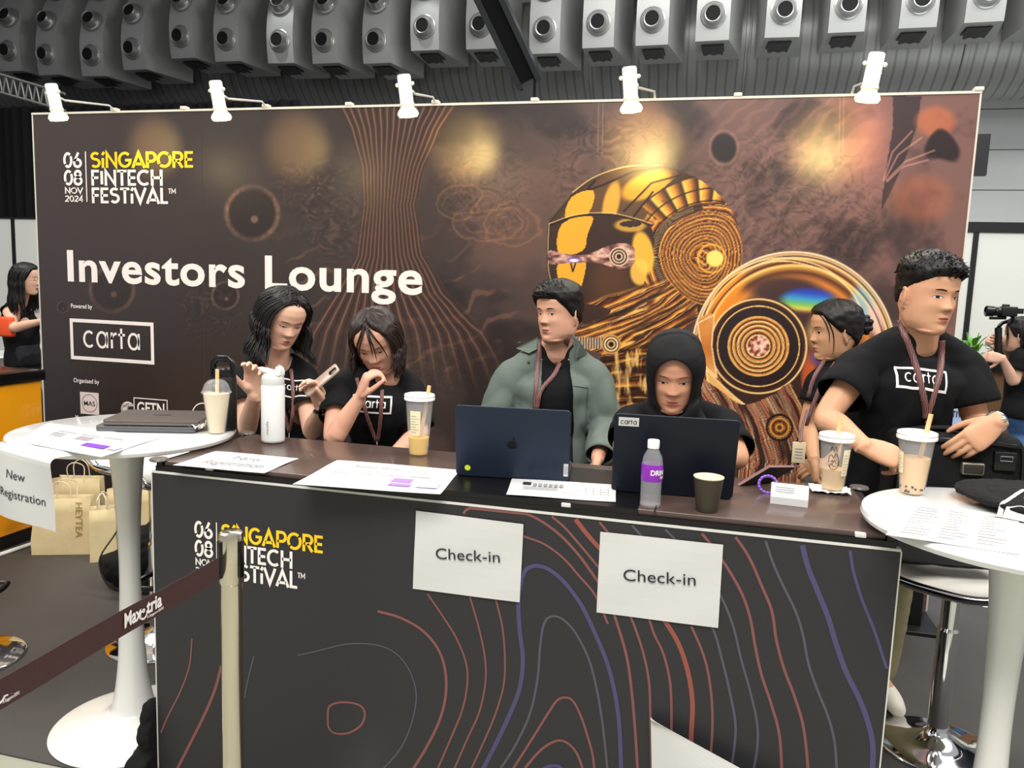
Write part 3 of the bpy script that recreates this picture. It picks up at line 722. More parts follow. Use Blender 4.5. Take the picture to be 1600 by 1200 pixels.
sx = (B.x - A.x)/205; sz = (Cc_.z - A.z)/82
festival_logo(None, YT, lambda u, v: Vector((A.x + u*sx, YT, A.z + v*sz)), BD)
mb = MB()
a = at(106, 438, YT); b = at(660, 456, YT); c = at(104, 389, YT)
put_text(mb, 'Investors Lounge', a, UX, UZ, height=c.z - a.z, width=b.x - a.x, bold=.024, space=1.07)
obj('title_lettering', mb, M_let, BD, smooth=False)
mb = MB(); wtext(mb, 'Powered by', 111, 481, 144, 474, .012); wtext(mb, 'Organised by', 115, 597, 155, 590, .012)
wtext(mb, 'Monetary Authority', 118, 655, 172, 648, .01); wtext(mb, 'of Singapore', 126, 664, 162, 658, .01)
obj('small_lettering', mb, M_let, BD, smooth=False)
mb = MB(); a = at(111, 561, YT); b = at(241, 561, YT); c = at(111, 495, YT); carta_logo(mb, a, UX, UZ, b.x - a.x, c.z - a.z - .01, fr=.036)
obj('sponsor_lettering', mb, M_let, BD, smooth=False)
# organiser marks
mb = MB(); a = at(126, 646, YT); c = at(126, 612, YT); w_ = at(155, 646, YT).x - a.x; h_ = c.z - a.z
mb.add([a, a + UX*w_, a + UX*w_ + UZ*h_, a + UZ*h_], [(0, 1, 2, 3)]); mk = obj('organiser_mark', mb, mat('pale_print', rgb(226, 210, 206), .5), BD, smooth=False)
mb = MB(); YT2 = Vector((0, -.001, 0)); cc = a + UX*w_/2 + UZ*h_/2 + YT2
vs, fs = stroke_ribbon(arc(0, 0, w_*.4, w_*.4, 0, 360, 32), w_*.02); mb.add([cc + UX*v[0] + UZ*v[1] for v in vs], fs)
put_text(mb, 'MAS', cc - UX*w_*.30 - UZ*h_*.11, UX, UZ, height=h_*.22, width=w_*.6, bold=.01)
obj('mark_lettering', mb, mat('dark_print', rgb(40, 32, 32), .5), mk, smooth=False)
mb = MB()
a = at(210, 652, YT); vs, fs = stroke_ribbon([(0, 0), (.243, 0), (.243, .125), (0, .125), (0, 0)], .006); mb.add([a + UX*v[0] + UZ*v[1] for v in vs], fs)
put_text(mb, 'GFTN', a + UX*.022 + UZ*.03, UX, UZ, height=.075, width=.2, bold=.02)
c0 = at(200, 640, YT)
for q in range(5):
    vs, fs = stroke_ribbon(arc(0, 0, .05-.009*q, .05-.003*q, 30, 330, 20), .0035); mb.add([c0 + UX*v[0] + UZ*v[1] for v in vs], fs)
    vs, fs = stroke_ribbon(arc(.01, -.01, .012+.009*q, .05, 95, 250, 12), .003); mb.add([c0 + UX*v[0] + UZ*v[1] for v in vs], fs)
c0 = at(318, 650, YT)
vs, fs = stroke_ribbon(arc(0, 0, .08, .08, 80, 190, 16), .007); mb.add([c0 + UX*v[0] + UZ*v[1] for v in vs], fs)
vs, fs = stroke_ribbon(arc(.03, .075, .013, .013, 0, 360, 16), .006); mb.add([c0 + UX*v[0] + UZ*v[1] for v in vs], fs)
put_text(mb, 'nstellar', c0 + UX*-.04 - UZ*.02, UX, UZ, height=.04, width=.24, bold=.01)
obj('partner_lettering', mb, M_let, BD, smooth=False)

# ------------------------------------------------------------------ five spotlights on the backdrop's top rail
M_lampw = mat('lamp_white', rgb(232, 232, 226), .35, coat=.3)
M_bulb = mat('lamp_bulb', (1, .8, .5, 1), .3, emit=(1.0, .78, .36), estr=2.4)
hx = [-2.757, -1.812, -.813, .153, 1.079]
lp = [(90, 178, 1.525), (345, 177, 1.47), (637, 171, 1.452), (986, 163, 1.44), (1357, 146, 1.42)]
clipx = [178, 415, 680, 972, 1330]
ordl = ['leftmost of the five, over the festival logo', 'second from the left, over the title lettering', 'middle of the five, over the printed tree trunk', 'fourth from the left, over the printed robot helmet', 'rightmost of the five, over the feathered print']
for k, (px, py, Y) in enumerate(lp):
    p = at(px, py, Y); t = thing('arm_spotlight', 'white arm spotlight glowing warm, ' + ordl[k], 'spotlight', tuple(p), 'spotlights on the backdrop rail')
    tilt = Matrix.Rotation(math.radians(9), 4, 'X') @ Matrix.Rotation(math.radians(-5 if k < 4 else 6), 4, 'Y')
    T = Matrix.Translation(p) @ tilt
    mb = MB(); mb.lathe([(.001, .145), (.026, .145), (.030, .139), (.030, .03), (.034, .02), (.030, .012), (.001, .012)], 24, M=T); b_ = obj('lamp_body', mb, M_lampw, t)
    for s in (-1, 1):
        mb = MB(); mb.sphere(T @ Vector((s*.036, 0, .105)), .009, 10, 8); obj('pivot_knob', mb, M_lampw, t)
    mb = MB(); mb.lathe([(.022, .014), (.030, .008), (.043, -.008), (.047, -.020), (.040, -.032), (.001, -.036)], 28, M=T); obj('bulb', mb, M_bulb, t)
    e = at(clipx[k], 165, YW); e = Vector((e.x, YW + .01, ZW + .016)); s_ = T @ Vector((.028, .01, .075))
    if k == 3: e.x = p.x + .03
    mb = MB(); mb.tube([s_, s_ + Vector((0, .03, -.005)), e + Vector((0, -.05, .02)), e], .0055, 8); obj('arm', mb, M_lampw, t)
    spot('spotlight_beam', (p.x, p.y + .05, p.z + .0), (hx[k], YW, 2.29), (62.0 if k < 4 else 42.0), (1.0, .72, .25), 38, 1.0, .03)
    l = bpy.data.lights.new('bulb_glow', 'POINT'); l.energy = 5; l.color = (1, .74, .38); l.shadow_soft_size = .05
    o = bpy.data.objects.new('bulb_glow', l); C.objects.link(o); o.location = (p.x, p.y - .01, p.z - .06)

# ================================================================== the registration desk
HW = 1.002
M_desk = mat('desk_top_brown', rgb(82, 66, 60), .28, var=.10, vscale=5, coat=.2)
M_deskblk = mat('desk_track_black', rgb(15, 14, 15), .32)
M_front = mat('desk_front_black', rgb(42, 41, 43), .5)
M_edge = mat('desk_edge_white', rgb(210, 208, 200), .4)
DK = thing('registration_desk', 'long black registration desk with contour-line print on its front', 'desk', (0, .24, 0))
mb = MB(); mb.box((-HW, 0, .01), (HW, .018, .965)); obj('front_panel', mb, M_front, DK, smooth=False)
mb = MB(); mb.box((-HW - .001, -.002, .965), (HW + .001, .02, .971)); mb.box((-HW - .003, -.002, .01), (-HW, .02, .965)); mb.box((HW, -.002, .01), (HW + .003, .02, .965)); obj('edge_trim', mb, M_edge, DK, smooth=False)
for s in (-1, 1):
    mb = MB(); mb.box((s*HW - (.0 if s < 0 else .018), .02, .01), (s*HW + (.018 if s < 0 else 0), .46, .965)); obj('side_panel', mb, M_front, DK, smooth=False)
mb = MB(); mb.box((-HW + .03, .012, .985), (HW - .03, .462, 1.0), bev=.003); tp = obj('desk_top', mb, M_desk, DK)
mb = MB(); mb.box((-HW + .01, .002, .968), (HW - .01, .47, .986)); mb.box((-HW + .012, .004, .985), (-HW + .030, .47, .997)); mb.box((HW - .030, .004, .985), (HW - .012, .47, .997)); mb.box((-.13+.0, .003, .985), (.40, .40, 1.0006)); obj('track_frame', mb, M_deskblk, DK, smooth=False)
for px in (330, 886, 1350):
    p = at(px, 770, .01); mb = MB(); mb.box((p.x - .012, .0, .988), (p.x + .012, .014, .999), bev=.002); obj('clip', mb, M_edge, DK)
M_cap = mat('corner_cap_grey', rgb(92, 84, 80), .35)
for x in (-HW + .012, HW - .012):
    for y in (.014, .462):
        mb = MB(); mb.lathe([(.001, .998), (.024, .998), (.027, 1.001), (.024, 1.006), (.001, 1.007)], 24, c=(x, y)); obj('corner_cap', mb, M_cap, DK)
for q, (x, h) in enumerate(((-.15, .0), (.44, .0))):
    mb = MB(); mb.box((x, .004, .998), (x + .004, .46, 1.0012)); obj('top_seam', mb, M_deskblk, DK, smooth=False)
# contour lines, one ribbon each, printed on the front
M_cr = mat('contour_red', rgb(124, 76, 73), .5); M_cp = mat('contour_violet', rgb(72, 68, 104), .5); M_cg = mat('contour_grey', rgb(80, 77, 88), .5); M_crust = mat('contour_rust', rgb(140, 76, 64), .5)
YF = -.0012
def fpt(px, py): p = at(px, py, YF); return (p.x, p.z)
lines = [
 ('r', 3.2, [(300,998),(296,1040),(282,1080),(262,1120),(246,1158)]),
 ('r', 6, [(346,1040),(335,1080),(318,1120),(298,1160),(270,1215)]),
 ('g', 3, [(397,1025),(388,1060),(382,1090)]),
 ('g', 4, [(356,1185),(350,1200),(345,1210)]),
 ('r', 4, [(512,1125),(514,1105),(528,1098),(548,1098),(565,1104),(570,1118),(563,1134),(545,1145),(525,1146),(514,1138),(512,1125)]),
 ('g', 2.6, [(465,1024),(500,1016),(545,1006),(590,1008),(620,1022),(640,1048),(650,1080),(648,1110),(636,1150),(618,1180),(590,1210)]),
 ('r', 5, [(590,955),(625,965),(660,985),(685,1015),(696,1050),(696,1090),(685,1130),(665,1170),(640,1210)]),
 ('r', 3.4, [(668,928),(690,960),(712,995),(728,1035),(730,1070),(722,1110),(706,1150),(680,1210)]),
 ('r', 3.2, [(734,932),(748,980),(758,1030),(758,1070),(748,1115),(730,1155),(704,1215)]),
 ('r', 3.2, [(774,934),(785,980),(789,1030),(787,1070),(776,1110),(760,1150),(730,1215)]),
 ('p', 7.5, [(815,905),(810,940),(812,985),(817,1030),(812,1075),(797,1115),(776,1160),(748,1215)]),
 ('p', 7.0, [(815,905),(822,890),(838,884),(858,890),(882,910),(908,945),(930,990),(950,1040),(962,1090),(968,1140),(971,1215)]),
 ('g', 4.0, [(776,1210),(805,1165),(828,1115),(840,1060),(844,1010),(850,975),(862,963),(880,968),(900,990),(920,1030),(932,1075),(940,1120),(946,1170),(950,1215)]),
 ('r', 4.0, [(796,1210),(828,1160),(856,1115),(870,1095),(882,1090),(895,1095),(908,1120),(918,1150),(926,1180),(930,1215)]),
 ('r', 4.4, [(820,1200),(845,1172),(868,1158),(885,1160),(900,1175),(910,1200),(912,1215)]),
 ('p', 6.0, [(844,1206),(856,1198),(872,1197),(884,1206)]),
 ('r', 4.6, [(724,803),(730,796),(748,791),(785,793),(830,806),(868,830),(900,862),(928,900),(950,935),(966,980),(980,1030),(988,1090),(993,1150),(997,1215)]),
 ('r', 3.8, [(818,838),(850,850),(880,872),(905,900),(930,930),(950,975),(970,1000)][:6]),
 ('r', 4.0, [(853,800),(880,822),(905,850),(930,880),(950,905),(972,935),(990,975),(1005,1020),(1014,1065),(1016,1110),(1017,1160),(1018,1215)]),
 ('k', 7.5, [(895,806),(920,838),(945,865),(970,890),(1010,930),(1042,975),(1062,1010),(1076,1055),(1082,1100),(1080,1150),(1078,1215)]),
 ('r', 4.0, [(930,808),(950,832),(975,862),(1000,920),(1020,985),(1036,1020),(1046,1060),(1049,1100),(1049,1160)]),
 ('r', 4.0, [(1080,978),(1098,1020),(1108,1060),(1113,1110),(1112,1160),(1106,1215)]),
 ('g', 4.0, [(978,813),(1000,835),(1050,900),(1095,960),(1115,985),(1128,1030),(1140,1080),(1149,1130),(1147,1170),(1140,1215)]),
 ('g', 3.8, [(1030,818),(1060,848),(1100,890),(1128,935),(1146,980),(1158,1030),(1172,1080),(1183,1130),(1183,1170),(1175,1215)]),
 ('r', 4.4, [(1090,826),(1110,850),(1135,885),(1158,925),(1172,965),(1180,1010),(1190,1055),(1205,1100),(1218,1150),(1222,1215)]),
 ('r', 4.4, [(1145,833),(1170,870),(1190,915),(1206,955),(1213,1000),(1225,1045),(1242,1090),(1256,1140),(1264,1215)]),
 ('g', 4.0, [(1194,838),(1208,880),(1226,920),(1243,955),(1254,990),(1264,1040),(1280,1085),(1294,1120),(1304,1160),(1308,1215)]),
 ('p', 8.0, [(1252,845),(1262,885),(1278,925),(1294,965),(1306,1005),(1322,1050),(1344,1095),(1358,1135),(1364,1170),(1362,1215)]),
 ('p', 4.6, [(1327,853),(1334,895),(1348,940),(1366,985),(1384,1040),(1390,1055)]),
]
mm = {'r': 0, 'p': 1, 'g': 2, 'k': 3}
mb = MB()
for kd, w_, pts in lines:
    P = smoothpath([fpt(*p) for p in pts], 6); P = [p for p in P if -HW + .004 < p[0] < HW - .004 and p[1] < .962]
    if len(P) < 3: continue
    vs, fs = stroke_ribbon([tuple(p) for p in P], w_*.00155)
    mb.add([(v[0], YF, v[1]) for v in vs], fs, mm[kd])
obj('contour_print', mb, [M_cr, M_cp, M_cg, M_crust], DK, smooth=False)
A2 = at(303, 812, YF); B2 = at(506, 832, YF); C2 = at(303, 887, YF)
sx2 = (B2.x - A2.x)/205; sz2 = sx2*-1.0
festival_logo(None, YF, lambda u, v: Vector((A2.x + u*sx2, YF, A2.z + v*sz2)), DK, 'festival_lettering')
# ================================================================== furniture around the desk
M_tab = mat('table_white_gloss', rgb(228, 226, 220), .18, coat=.5)
M_chrome = mat('chrome', rgb(222, 222, 222), .07, metal=1.0)
M_steel = mat('brushed_steel', rgb(216, 208, 190), .2, metal=1.0)
M_black = mat('black_fabric', rgb(18, 18, 19), .85, spec=.3, bump=.3, bscale=300)
M_blackgl = mat('black_gloss', rgb(14, 14, 15), .2)
M_paper = mat('paper_white', rgb(206, 205, 201), .7)
M_ink = mat('ink_dark', rgb(46, 44, 54), .6); M_inkg = mat('ink_grey', rgb(150, 148, 152), .6)
M_pur = mat('purple_print', rgb(120, 60, 190), .5)
M_lil = mat('lilac_print', rgb(196, 180, 224), .5)

def tulip_table(cx, cy, zt, r, label, base_r=.25, px=0):
    t = thing('poseur_table', label, 'table', (cx, cy, 0))
    mb = MB(); mb.lathe([(.001, zt-.028), (r-.02, zt-.028), (r-.004, zt-.022), (r, zt-.012), (r-.003, zt-.002), (r-.012, zt), (.001, zt)], 72, c=(cx, cy)); obj('tabletop', mb, mat('marble_white', rgb(228, 227, 224), .16, coat=.5, var=.04, vscale=3), t, angle=30)
    mb = MB(); pr = smoothpath([(.062, zt-.028), (.052, zt-.10), (.040, zt-.25), (.033, zt-.45), (.036, .42), (.046, .22), (.066, .085), (.088, .055)], 6)
    mb.lathe([tuple(p) for p in pr], 40, c=(cx, cy)); obj('stem', mb, M_tab, t)
    pr = smoothpath([(.080, .060), (.11, .046), (.17, .030), (.22, .018), (base_r, .008), (base_r, .001)], 5)
    mb = MB(); mb.lathe([(.001, .06)] + [tuple(p) for p in pr] + [(.001, .001)], 72, c=(cx, cy)); obj('foot', mb, M_tab, t, angle=60)
    return t
LT = (-1.285, .23); LTZ = 1.03
tulip_table(*LT, LTZ, .34, 'round white pedestal table left of the desk, under the closed laptops', .255)
RT = (1.262, .07); RTZ = 1.04
tulip_table(*RT, RTZ, .335, 'round white pedestal table right of the desk, with milk tea and papers', .255)

# bar stools
def shell(mb, c, yaw, w=.20, d=.19, zt=.10):
    """seat shell curling up at the back: grid in local (u across, v front->back)"""
    R = Matrix.Rotation(yaw, 4, 'Z'); P = []
    for i in range(21):
        v = i / 20; row = []
        yy = -d + 2*d*v; zz = .0 - .03*max(0, (0.15 - v)/.15)**2 + zt*max(0, (v-.62)/.38)**1.8
        for j in range(17):
            u = -1 + 2*j/16; xx = w*u*(1 - .10*abs(v-.5)); row.append(R @ Vector((xx, yy + .02*u*u*(1 if v > .5 else -.2), zz + .028*abs(u)**3)) + Vector(c))
        P.append(row)
    mb.grid(P); rim = [r[0] for r in P] + P[-1][1:] + [r[-1] for r in P[::-1]][1:] + P[0][::-1][1:-1]
    return rim
def bar_stool(cx, cy, yaw, label, zs=.76, zt=.10, foot=.20, rest=True):
    t = thing('bar_stool', label, 'stool', (cx, cy, 0))
    mb = MB(); rim = shell(mb, (cx, cy, zs), yaw, zt=zt)
    s = obj('seat', mb, mat('stool_white', rgb(232, 228, 218), .35), t); so = s.modifiers.new('s', 'SOLIDIFY'); so.thickness = .024; so.offset = -1
    mb = MB(); mb.tube([p + Vector((0, 0, -.012)) for p in rim], .016, 10, loop=True, flat=1.0); obj('seat_rim', mb, M_chrome, t)
    mb = MB(); mb.lathe([(.001, zs-.02), (.06, zs-.025), (.06, zs-.04), (.028, zs-.06), (.028, .43), (.001, .43)], 28, c=(cx, cy)); obj('gas_lift', mb, M_chrome, t, angle=30)
    mb = MB(); mb.lathe([(.028, .44), (.034, .43), (.034, .07), (.028, .06)], 28, c=(cx, cy)); obj('pole', mb, M_chrome, t, angle=30)
    mb = MB(); pr = smoothpath([(.03, .075), (.05, .055), (.10, .032), (.16, .02), (foot, .010), (foot + .004, .001)], 5)
    mb.lathe([(.001, .075)] + [tuple(p) for p in pr] + [(.001, .0005)], 64, c=(cx, cy)); obj('foot', mb, M_chrome, t, angle=60)
    mb = MB(); R = Matrix.Rotation(yaw, 3, 'Z'); q = [Vector((cx, cy, .30)) + R @ Vector((.15*math.cos(a_), -.02 - .15*math.sin(a_)*1.1, 0)) for a_ in [PI*k/16 for k in range(17)]]
    mb.tube(q, .011, 10); mb.tube([q[0], q[0]*.2 + Vector((cx, cy, .31))*.8], .011, 8); mb.tube([q[-1], q[-1]*.2 + Vector((cx, cy, .31))*.8], .011, 8)
    if rest: obj('footrest', mb, M_blackgl, t)
    mb = MB(); a_ = Vector((cx, cy, zs-.05)); mb.tube([a_, a_ + R @ Vector((.10, -.02, -.01)), a_ + R @ Vector((.16, -.03, -.10)), a_ + R @ Vector((.18, -.03, -.11))], .005, 8); obj('lever', mb, M_chrome, t)
    return t
SR = (1.402, .93)
bar_stool(*SR, math.radians(-35), 'white shell bar stool on a chrome pole behind the right table, under a black bag', .655, .06, .19, False)
bar_stool(-1.62, .78, math.radians(75), 'white shell bar stool behind the stem of the left table', .76, .10, .2)
# a further chrome stool foot peeks in at the left edge behind the belt
bar_stool(-2.22, .42, math.radians(40), 'chrome footed bar stool at the left edge, mostly hidden by the New Registration sheet', .74, .08, .2)

# belt stanchion
ST = Vector((-.521, -.33, 0))
t = thing('belt_stanchion', 'brushed steel belt barrier post in front of the desk', 'barrier post', tuple(ST))
cx, cy = ST.x, ST.y
mb = MB(); mb.lathe([(.0245, .02), (.0245, .83)], 36, c=(cx, cy)); obj('post', mb, M_steel, t)
mb = MB(); mb.lathe([(.025, .815), (.029, .82), (.029, .93), (.0275, .94), (.023, .943), (.001, .944)], 36, c=(cx, cy)); obj('belt_head', mb, M_steel, t, angle=40)
for a_ in (-115, -10, 75, 165):
    R = Matrix.Translation((cx, cy, .88)) @ Matrix.Rotation(math.radians(a_), 4, 'Z')
    mb = MB(); mb.box((.026, -.008, -.045), (.033, .008, .045), M=R, bev=.002); obj('belt_slot', mb, M_blackgl, t)
mb = MB(); mb.lathe([(.001, .03), (.03, .03), (.16, .012), (.17, .001), (.001, .001)], 48, c=(cx, cy)); obj('base', mb, M_steel, t, angle=50)
M_belt = mat('belt_brown', rgb(66, 40, 38), .7, bump=.3, bscale=500)
bt = thing('barrier_belt', 'dark brown belt with white lettering running from the steel post towards the left foreground', 'barrier belt', (cx, cy - .5, .83))
B0 = at(343, 870, -.362); B1 = at(343, 905, -.362); C0 = at(0, 1060, -.95); C1 = at(0, 1108, -.95)
dB = (C0 - B0); dBb = (C1 - B1)
mb = MB(); P = []
for i in range(31):
    s_ = i/30*1.9; sag = .0 ; P.append([B0 + dB*s_ + Vector((.002*math.sin(i*.5), 0, sag)), B1 + dBb*s_ + Vector((.002*math.sin(i*.5+.4), 0, sag))])
mb.grid(P); bb = obj('belt_strap', mb, M_belt, bt, smooth=False); so = bb.modifiers.new('s', 'SOLIDIFY'); so.thickness = .0012; so.offset = 0
mb = MB(); ub = (-dB).normalized(); vb = (B0 - B1).normalized(); nb = ub.cross(vb); 
if nb.x > 0: nb = -nb
nb = (CAM - B0).dot(nb) > 0 and nb or -nb
def belt_word(x0, y0, x1, sc=1.0):
    # pixel positions along the strap -> arc parameter
    def par(px):
        best = min(range(600), key=lambda k: abs(proj_px(B0 + dB*(k/300))[0] - px)); return best/300
    a_ = par(x0); b_ = par(x1)
    o_ = B0*.5 + B1*.5 + (dB*.5 + dBb*.5)*a_ + nb*.0022; L_ = ((dB*.5 + dBb*.5)*(a_ - b_)).length
    put_text(mb, 'Max', o_ - vb*.010, ub, vb, height=.030, width=L_*.44, bold=.03)
    put_text(mb, 'tria', o_ + ub*L_*.57 - vb*.008, ub, vb, height=.030, width=L_*.42, bold=.03)
    vs, fs = stroke_ribbon(arc(L_*.49, -.004, .010, .010, 120, 380, 14), .004); mb.add([o_ + ub*v[0] + vb*v[1] for v in vs], fs)
    vs, fs = stroke_ribbon(arc(L_*.49, .003, .003, .003, 0, 360, 10), .003); mb.add([o_ + ub*v[0] + vb*v[1] for v in vs], fs)
    put_text(mb, 'A Singapore EXPO', o_ + ub*L_*.58 - vb*.018, ub, vb, height=.006, width=L_*.46, bold=.02)
def proj_px(P):
    d = RM.transposed() @ (Vector(P) - CAM); return (800 + FPX*d.x/-d.z, 600 - FPX*d.y/-d.z)
belt_word(193, 975, 252); obj('belt_lettering', mb, M_let, bt, smooth=False); mb = MB(); belt_word(-32, 1100, 26)
obj('belt_lettering', mb, M_let, bt, smooth=False)

# ------------------------------------------------------------------ yellow counter of the next stand
M_yell = mat('yellow_gloss', rgb(236, 158, 18), .22, coat=.4)
t = thing('yellow_counter', 'glossy yellow counter with a black top at the left edge', 'counter', (-3.4, .9, 0))
mb = MB(); mb.box((-3.7, .1, .08), (-3.135, 1.73, .915), bev=.004); obj('body', mb, M_yell, t)
mb = MB(); mb.box((-3.136, .1, .46), (-3.131, 1.73, .466)); obj('panel_seam', mb, mat('seam_highlight', rgb(246, 196, 90), .3), t, smooth=False)  # highlight along the seam, put into the strip's lighter colour
mb = MB(); mb.box((-3.72, .08, .915), (-3.12, 1.75, .975), bev=.004); obj('counter_top', mb, M_blackgl, t)
mb = MB(); mb.box((-3.68, .12, 0), (-3.15, 1.70, .08)); obj('plinth', mb, M_blk, t, smooth=False)
mb = MB(); mb.tube([(-3.07, .2, .012), (-3.06, .8, .012), (-3.08, 1.3, .012), (-3.05, 1.75, .012)], .011, 8)
o = obj('white_cable', mb, M_white); tag(o, 'white cable lying along the foot of the yellow counter', 'cable')
# small white cafe tables beyond it
for (px, py, Y, r, lb) in ((5, 552, 3.3, .30, 'white round cafe table at the left edge in front of the long haired woman'), (66, 541, 3.9, .30, 'white round table top just showing at the left edge of the backdrop')):
    p = at(px, py, Y); t = thing('cafe_table', lb, 'table', (p.x, p.y, 0))
    mb = MB(); mb.lathe([(.001, p.z-.02), (r-.01, p.z-.02), (r, p.z-.01), (r-.01, p.z), (.001, p.z)], 48, c=(p.x, p.y)); obj('tabletop', mb, M_tab, t, angle=30)
    mb = MB(); mb.lathe([(.03, p.z-.02), (.03, .03)], 16, c=(p.x, p.y)); obj('stem', mb, M_tab, t)
    mb = MB(); mb.lathe([(.001, .04), (.2, .015), (.21, 0), (.001, 0)], 32, c=(p.x, p.y)); obj('foot', mb, M_tab, t)

# ------------------------------------------------------------------ paper bags and backpack on the floor
M_kraft = mat('kraft_paper', rgb(208, 190, 146), .75, var=.05, vscale=14, bump=.15, bscale=30)
M_kraftin = mat('kraft_inside', rgb(176, 156, 116), .8)
M_goldp = mat('gold_print', rgb(150, 128, 70), .5)
def paper_bag(cx, cy, w, d, h, yaw, label, seed, text=None):
    rr = random.Random(seed); t = thing('paper_bag', label, 'paper bag', (cx, cy, 0), 'takeaway paper bags on the floor')
    R = Matrix.Translation((cx, cy, 0)) @ Matrix.Rotation(yaw, 4, 'Z')
    mb = MB(); secs = []
    for i, s in enumerate((0, .02, .25, .5, .75, 1.0)):
        k = 1 - .10*s if s > .02 else 1; dd = d*(1 - .35*s); j = lambda: rr.uniform(-.006, .006)*(s > .1)
        ww = w; z = h*s
        pts = [(-ww/2, -dd/2), (0, -dd/2 - .004*s), (ww/2, -dd/2), (ww/2 - .035*s, 0), (ww/2, dd/2), (0, dd/2), (-ww/2, dd/2), (-ww/2 + .035*s, 0)]
        secs.append([R @ Vector((x + j(), y + j(), z)) for x, y in pts])
    mb.rings(secs, cap=False); mb.f.append(tuple(range(8))[::-1]); mb.m.append(0)
    b = obj('bag_body', mb, M_kraft, t, angle=20); so = b.modifiers.new('s', 'SOLIDIFY'); so.thickness = .0015
    for sd in (-1, 1):
        mb = MB(); y = sd*d*.32; hh = h*.30; x = w*.17
        path = smoothpath([(-x, y, h-.05), (-x, y, h), (-x*.9, y + rr.uniform(-.02, .02), h + hh*.7), (0, y + rr.uniform(-.03, .03), h + hh), (x*.9, y + rr.uniform(-.02, .02), h + hh*.7), (x, y, h), (x, y, h-.05)], 6)
        mb.tube([R @ Vector(tuple(p)) for p in path], .0032, 8); obj('bag_handle', mb, mat('cream_cord', rgb(226, 216, 188), .7), t)
    if text:
        mb = MB(); s = .008
        o_ = R @ Vector((w*.26, -d/2 - .004, h*.93)); put_text(mb, text, o_, Vector((0, 0, -1)), (R.to_3x3() @ Vector((1, 0, 0))), height=w*.12, width=h*.62, bold=.0)
        fix = d*.17
        mb.v = [tuple(Vector(p) + (R.to_3x3() @ Vector((0, 1, 0)))*(fix*(p[2]/h)/1.0*1.0 - .003)) for p in mb.v]
        obj('bag_lettering', mb, M_goldp, t, smooth=False)
    return t
paper_bag(-2.83, 1.55, .30, .13, .31, math.radians(22), 'kraft paper bag with vertical gold capitals in front of the yellow counter', 1, 'HEYTEA')
paper_bag(-2.56, 1.53, .125, .13, .28, math.radians(36), 'narrow kraft paper bag next to the lettered one, nearest the backpack', 2)
paper_bag(-2.64, 1.86, .28, .13, .30, math.radians(16), 'kraft paper bag standing behind the narrow one, close to the backdrop', 3)
paper_bag(-3.02, 1.86, .26, .12, .33, math.radians(20), 'kraft paper bag tucked behind the lettered one, beside the yellow counter', 4)

def blob_mesh(parts, voxel=.008, smooth_it=6):
    """union of closed shapes into one continuous skin"""
    mb = MB()
    for p in parts: mb.merge(p)
    me = mesh_of('tmp', mb, M_black, False); o = bpy.data.objects.new('tmp', me); C.objects.link(o)
    m = o.modifiers.new('r', 'REMESH'); m.mode = 'VOXEL'; m.voxel_size = voxel; m.use_smooth_shade = True
    if smooth_it:
        c = o.modifiers.new('c', 'SMOOTH'); c.factor = .5; c.iterations = smooth_it
    bpy.context.view_layer.update(); dg = bpy.context.evaluated_depsgraph_get()
    r = bpy.data.meshes.new_from_object(o.evaluated_get(dg)); bpy.data.objects.remove(o); bpy.data.meshes.remove(me)
    return r
def obj_me(name, me, mats, parent=None, angle=180):
    off = OFF.get(parent.name, Vector((0, 0, 0))) if parent is not None else Vector((0, 0, 0))
    me.name = name
    if off.length: me.transform(Matrix.Translation(-off))
    me.materials.clear()
    for m in (mats if isinstance(mats, (list, tuple)) else [mats]): me.materials.append(m)
    me.polygons.foreach_set('use_smooth', [True]*len(me.polygons))
    o = bpy.data.objects.new(name, me); C.objects.link(o)
    if parent is not None: o.parent = parent; OFF[o.name] = off
    return o
def crumple(me, amp, sc, seed=0):
    me.calc_loop_triangles() if False else None
    n = [v.normal.copy() for v in me.vertices]
    for v, nn_ in zip(me.vertices, n):
        q = v.co*sc + Vector((seed*3.1, 0, 0)); v.co += nn_*(noise.noise(q)*.6 + abs(noise.noise(q*2.1))*.5)*amp
    me.update()
t = thing('backpack', 'black backpack slumped on the floor beside the paper bags', 'backpack', (-2.02, 1.30, 0))
p1 = MB(); p1.sphere((-2.02, 1.34, .15), (.25, .15, .15), 28, 18); p2 = MB(); p2.sphere((-1.95, 1.36, .27), (.16, .12, .13), 24, 14); p3_ = MB(); p3_.sphere((-2.2, 1.28, .09), (.14, .12, .09), 20, 12)
me = blob_mesh([p1, p2, p3_], .012, 4); crumple(me, .035, 9)
for v in me.vertices: v.co.z = max(v.co.z, .002)
obj_me('bag_body', me, M_black, t)
for k in range(2):
    mb = MB(); mb.tube([Vector(tuple(p)) for p in smoothpath([(-2.16+.12*k, 1.17, .30), (-2.22+.12*k, 1.12, .16), (-2.12+.12*k, 1.09, .05), (-1.96+.1*k, 1.10, .10), (-1.92+.08*k, 1.17, .26)], 6)], .016, 8, flat=.25); obj('shoulder_strap', mb, mat('strap_grey', rgb(44, 44, 46), .6), t)
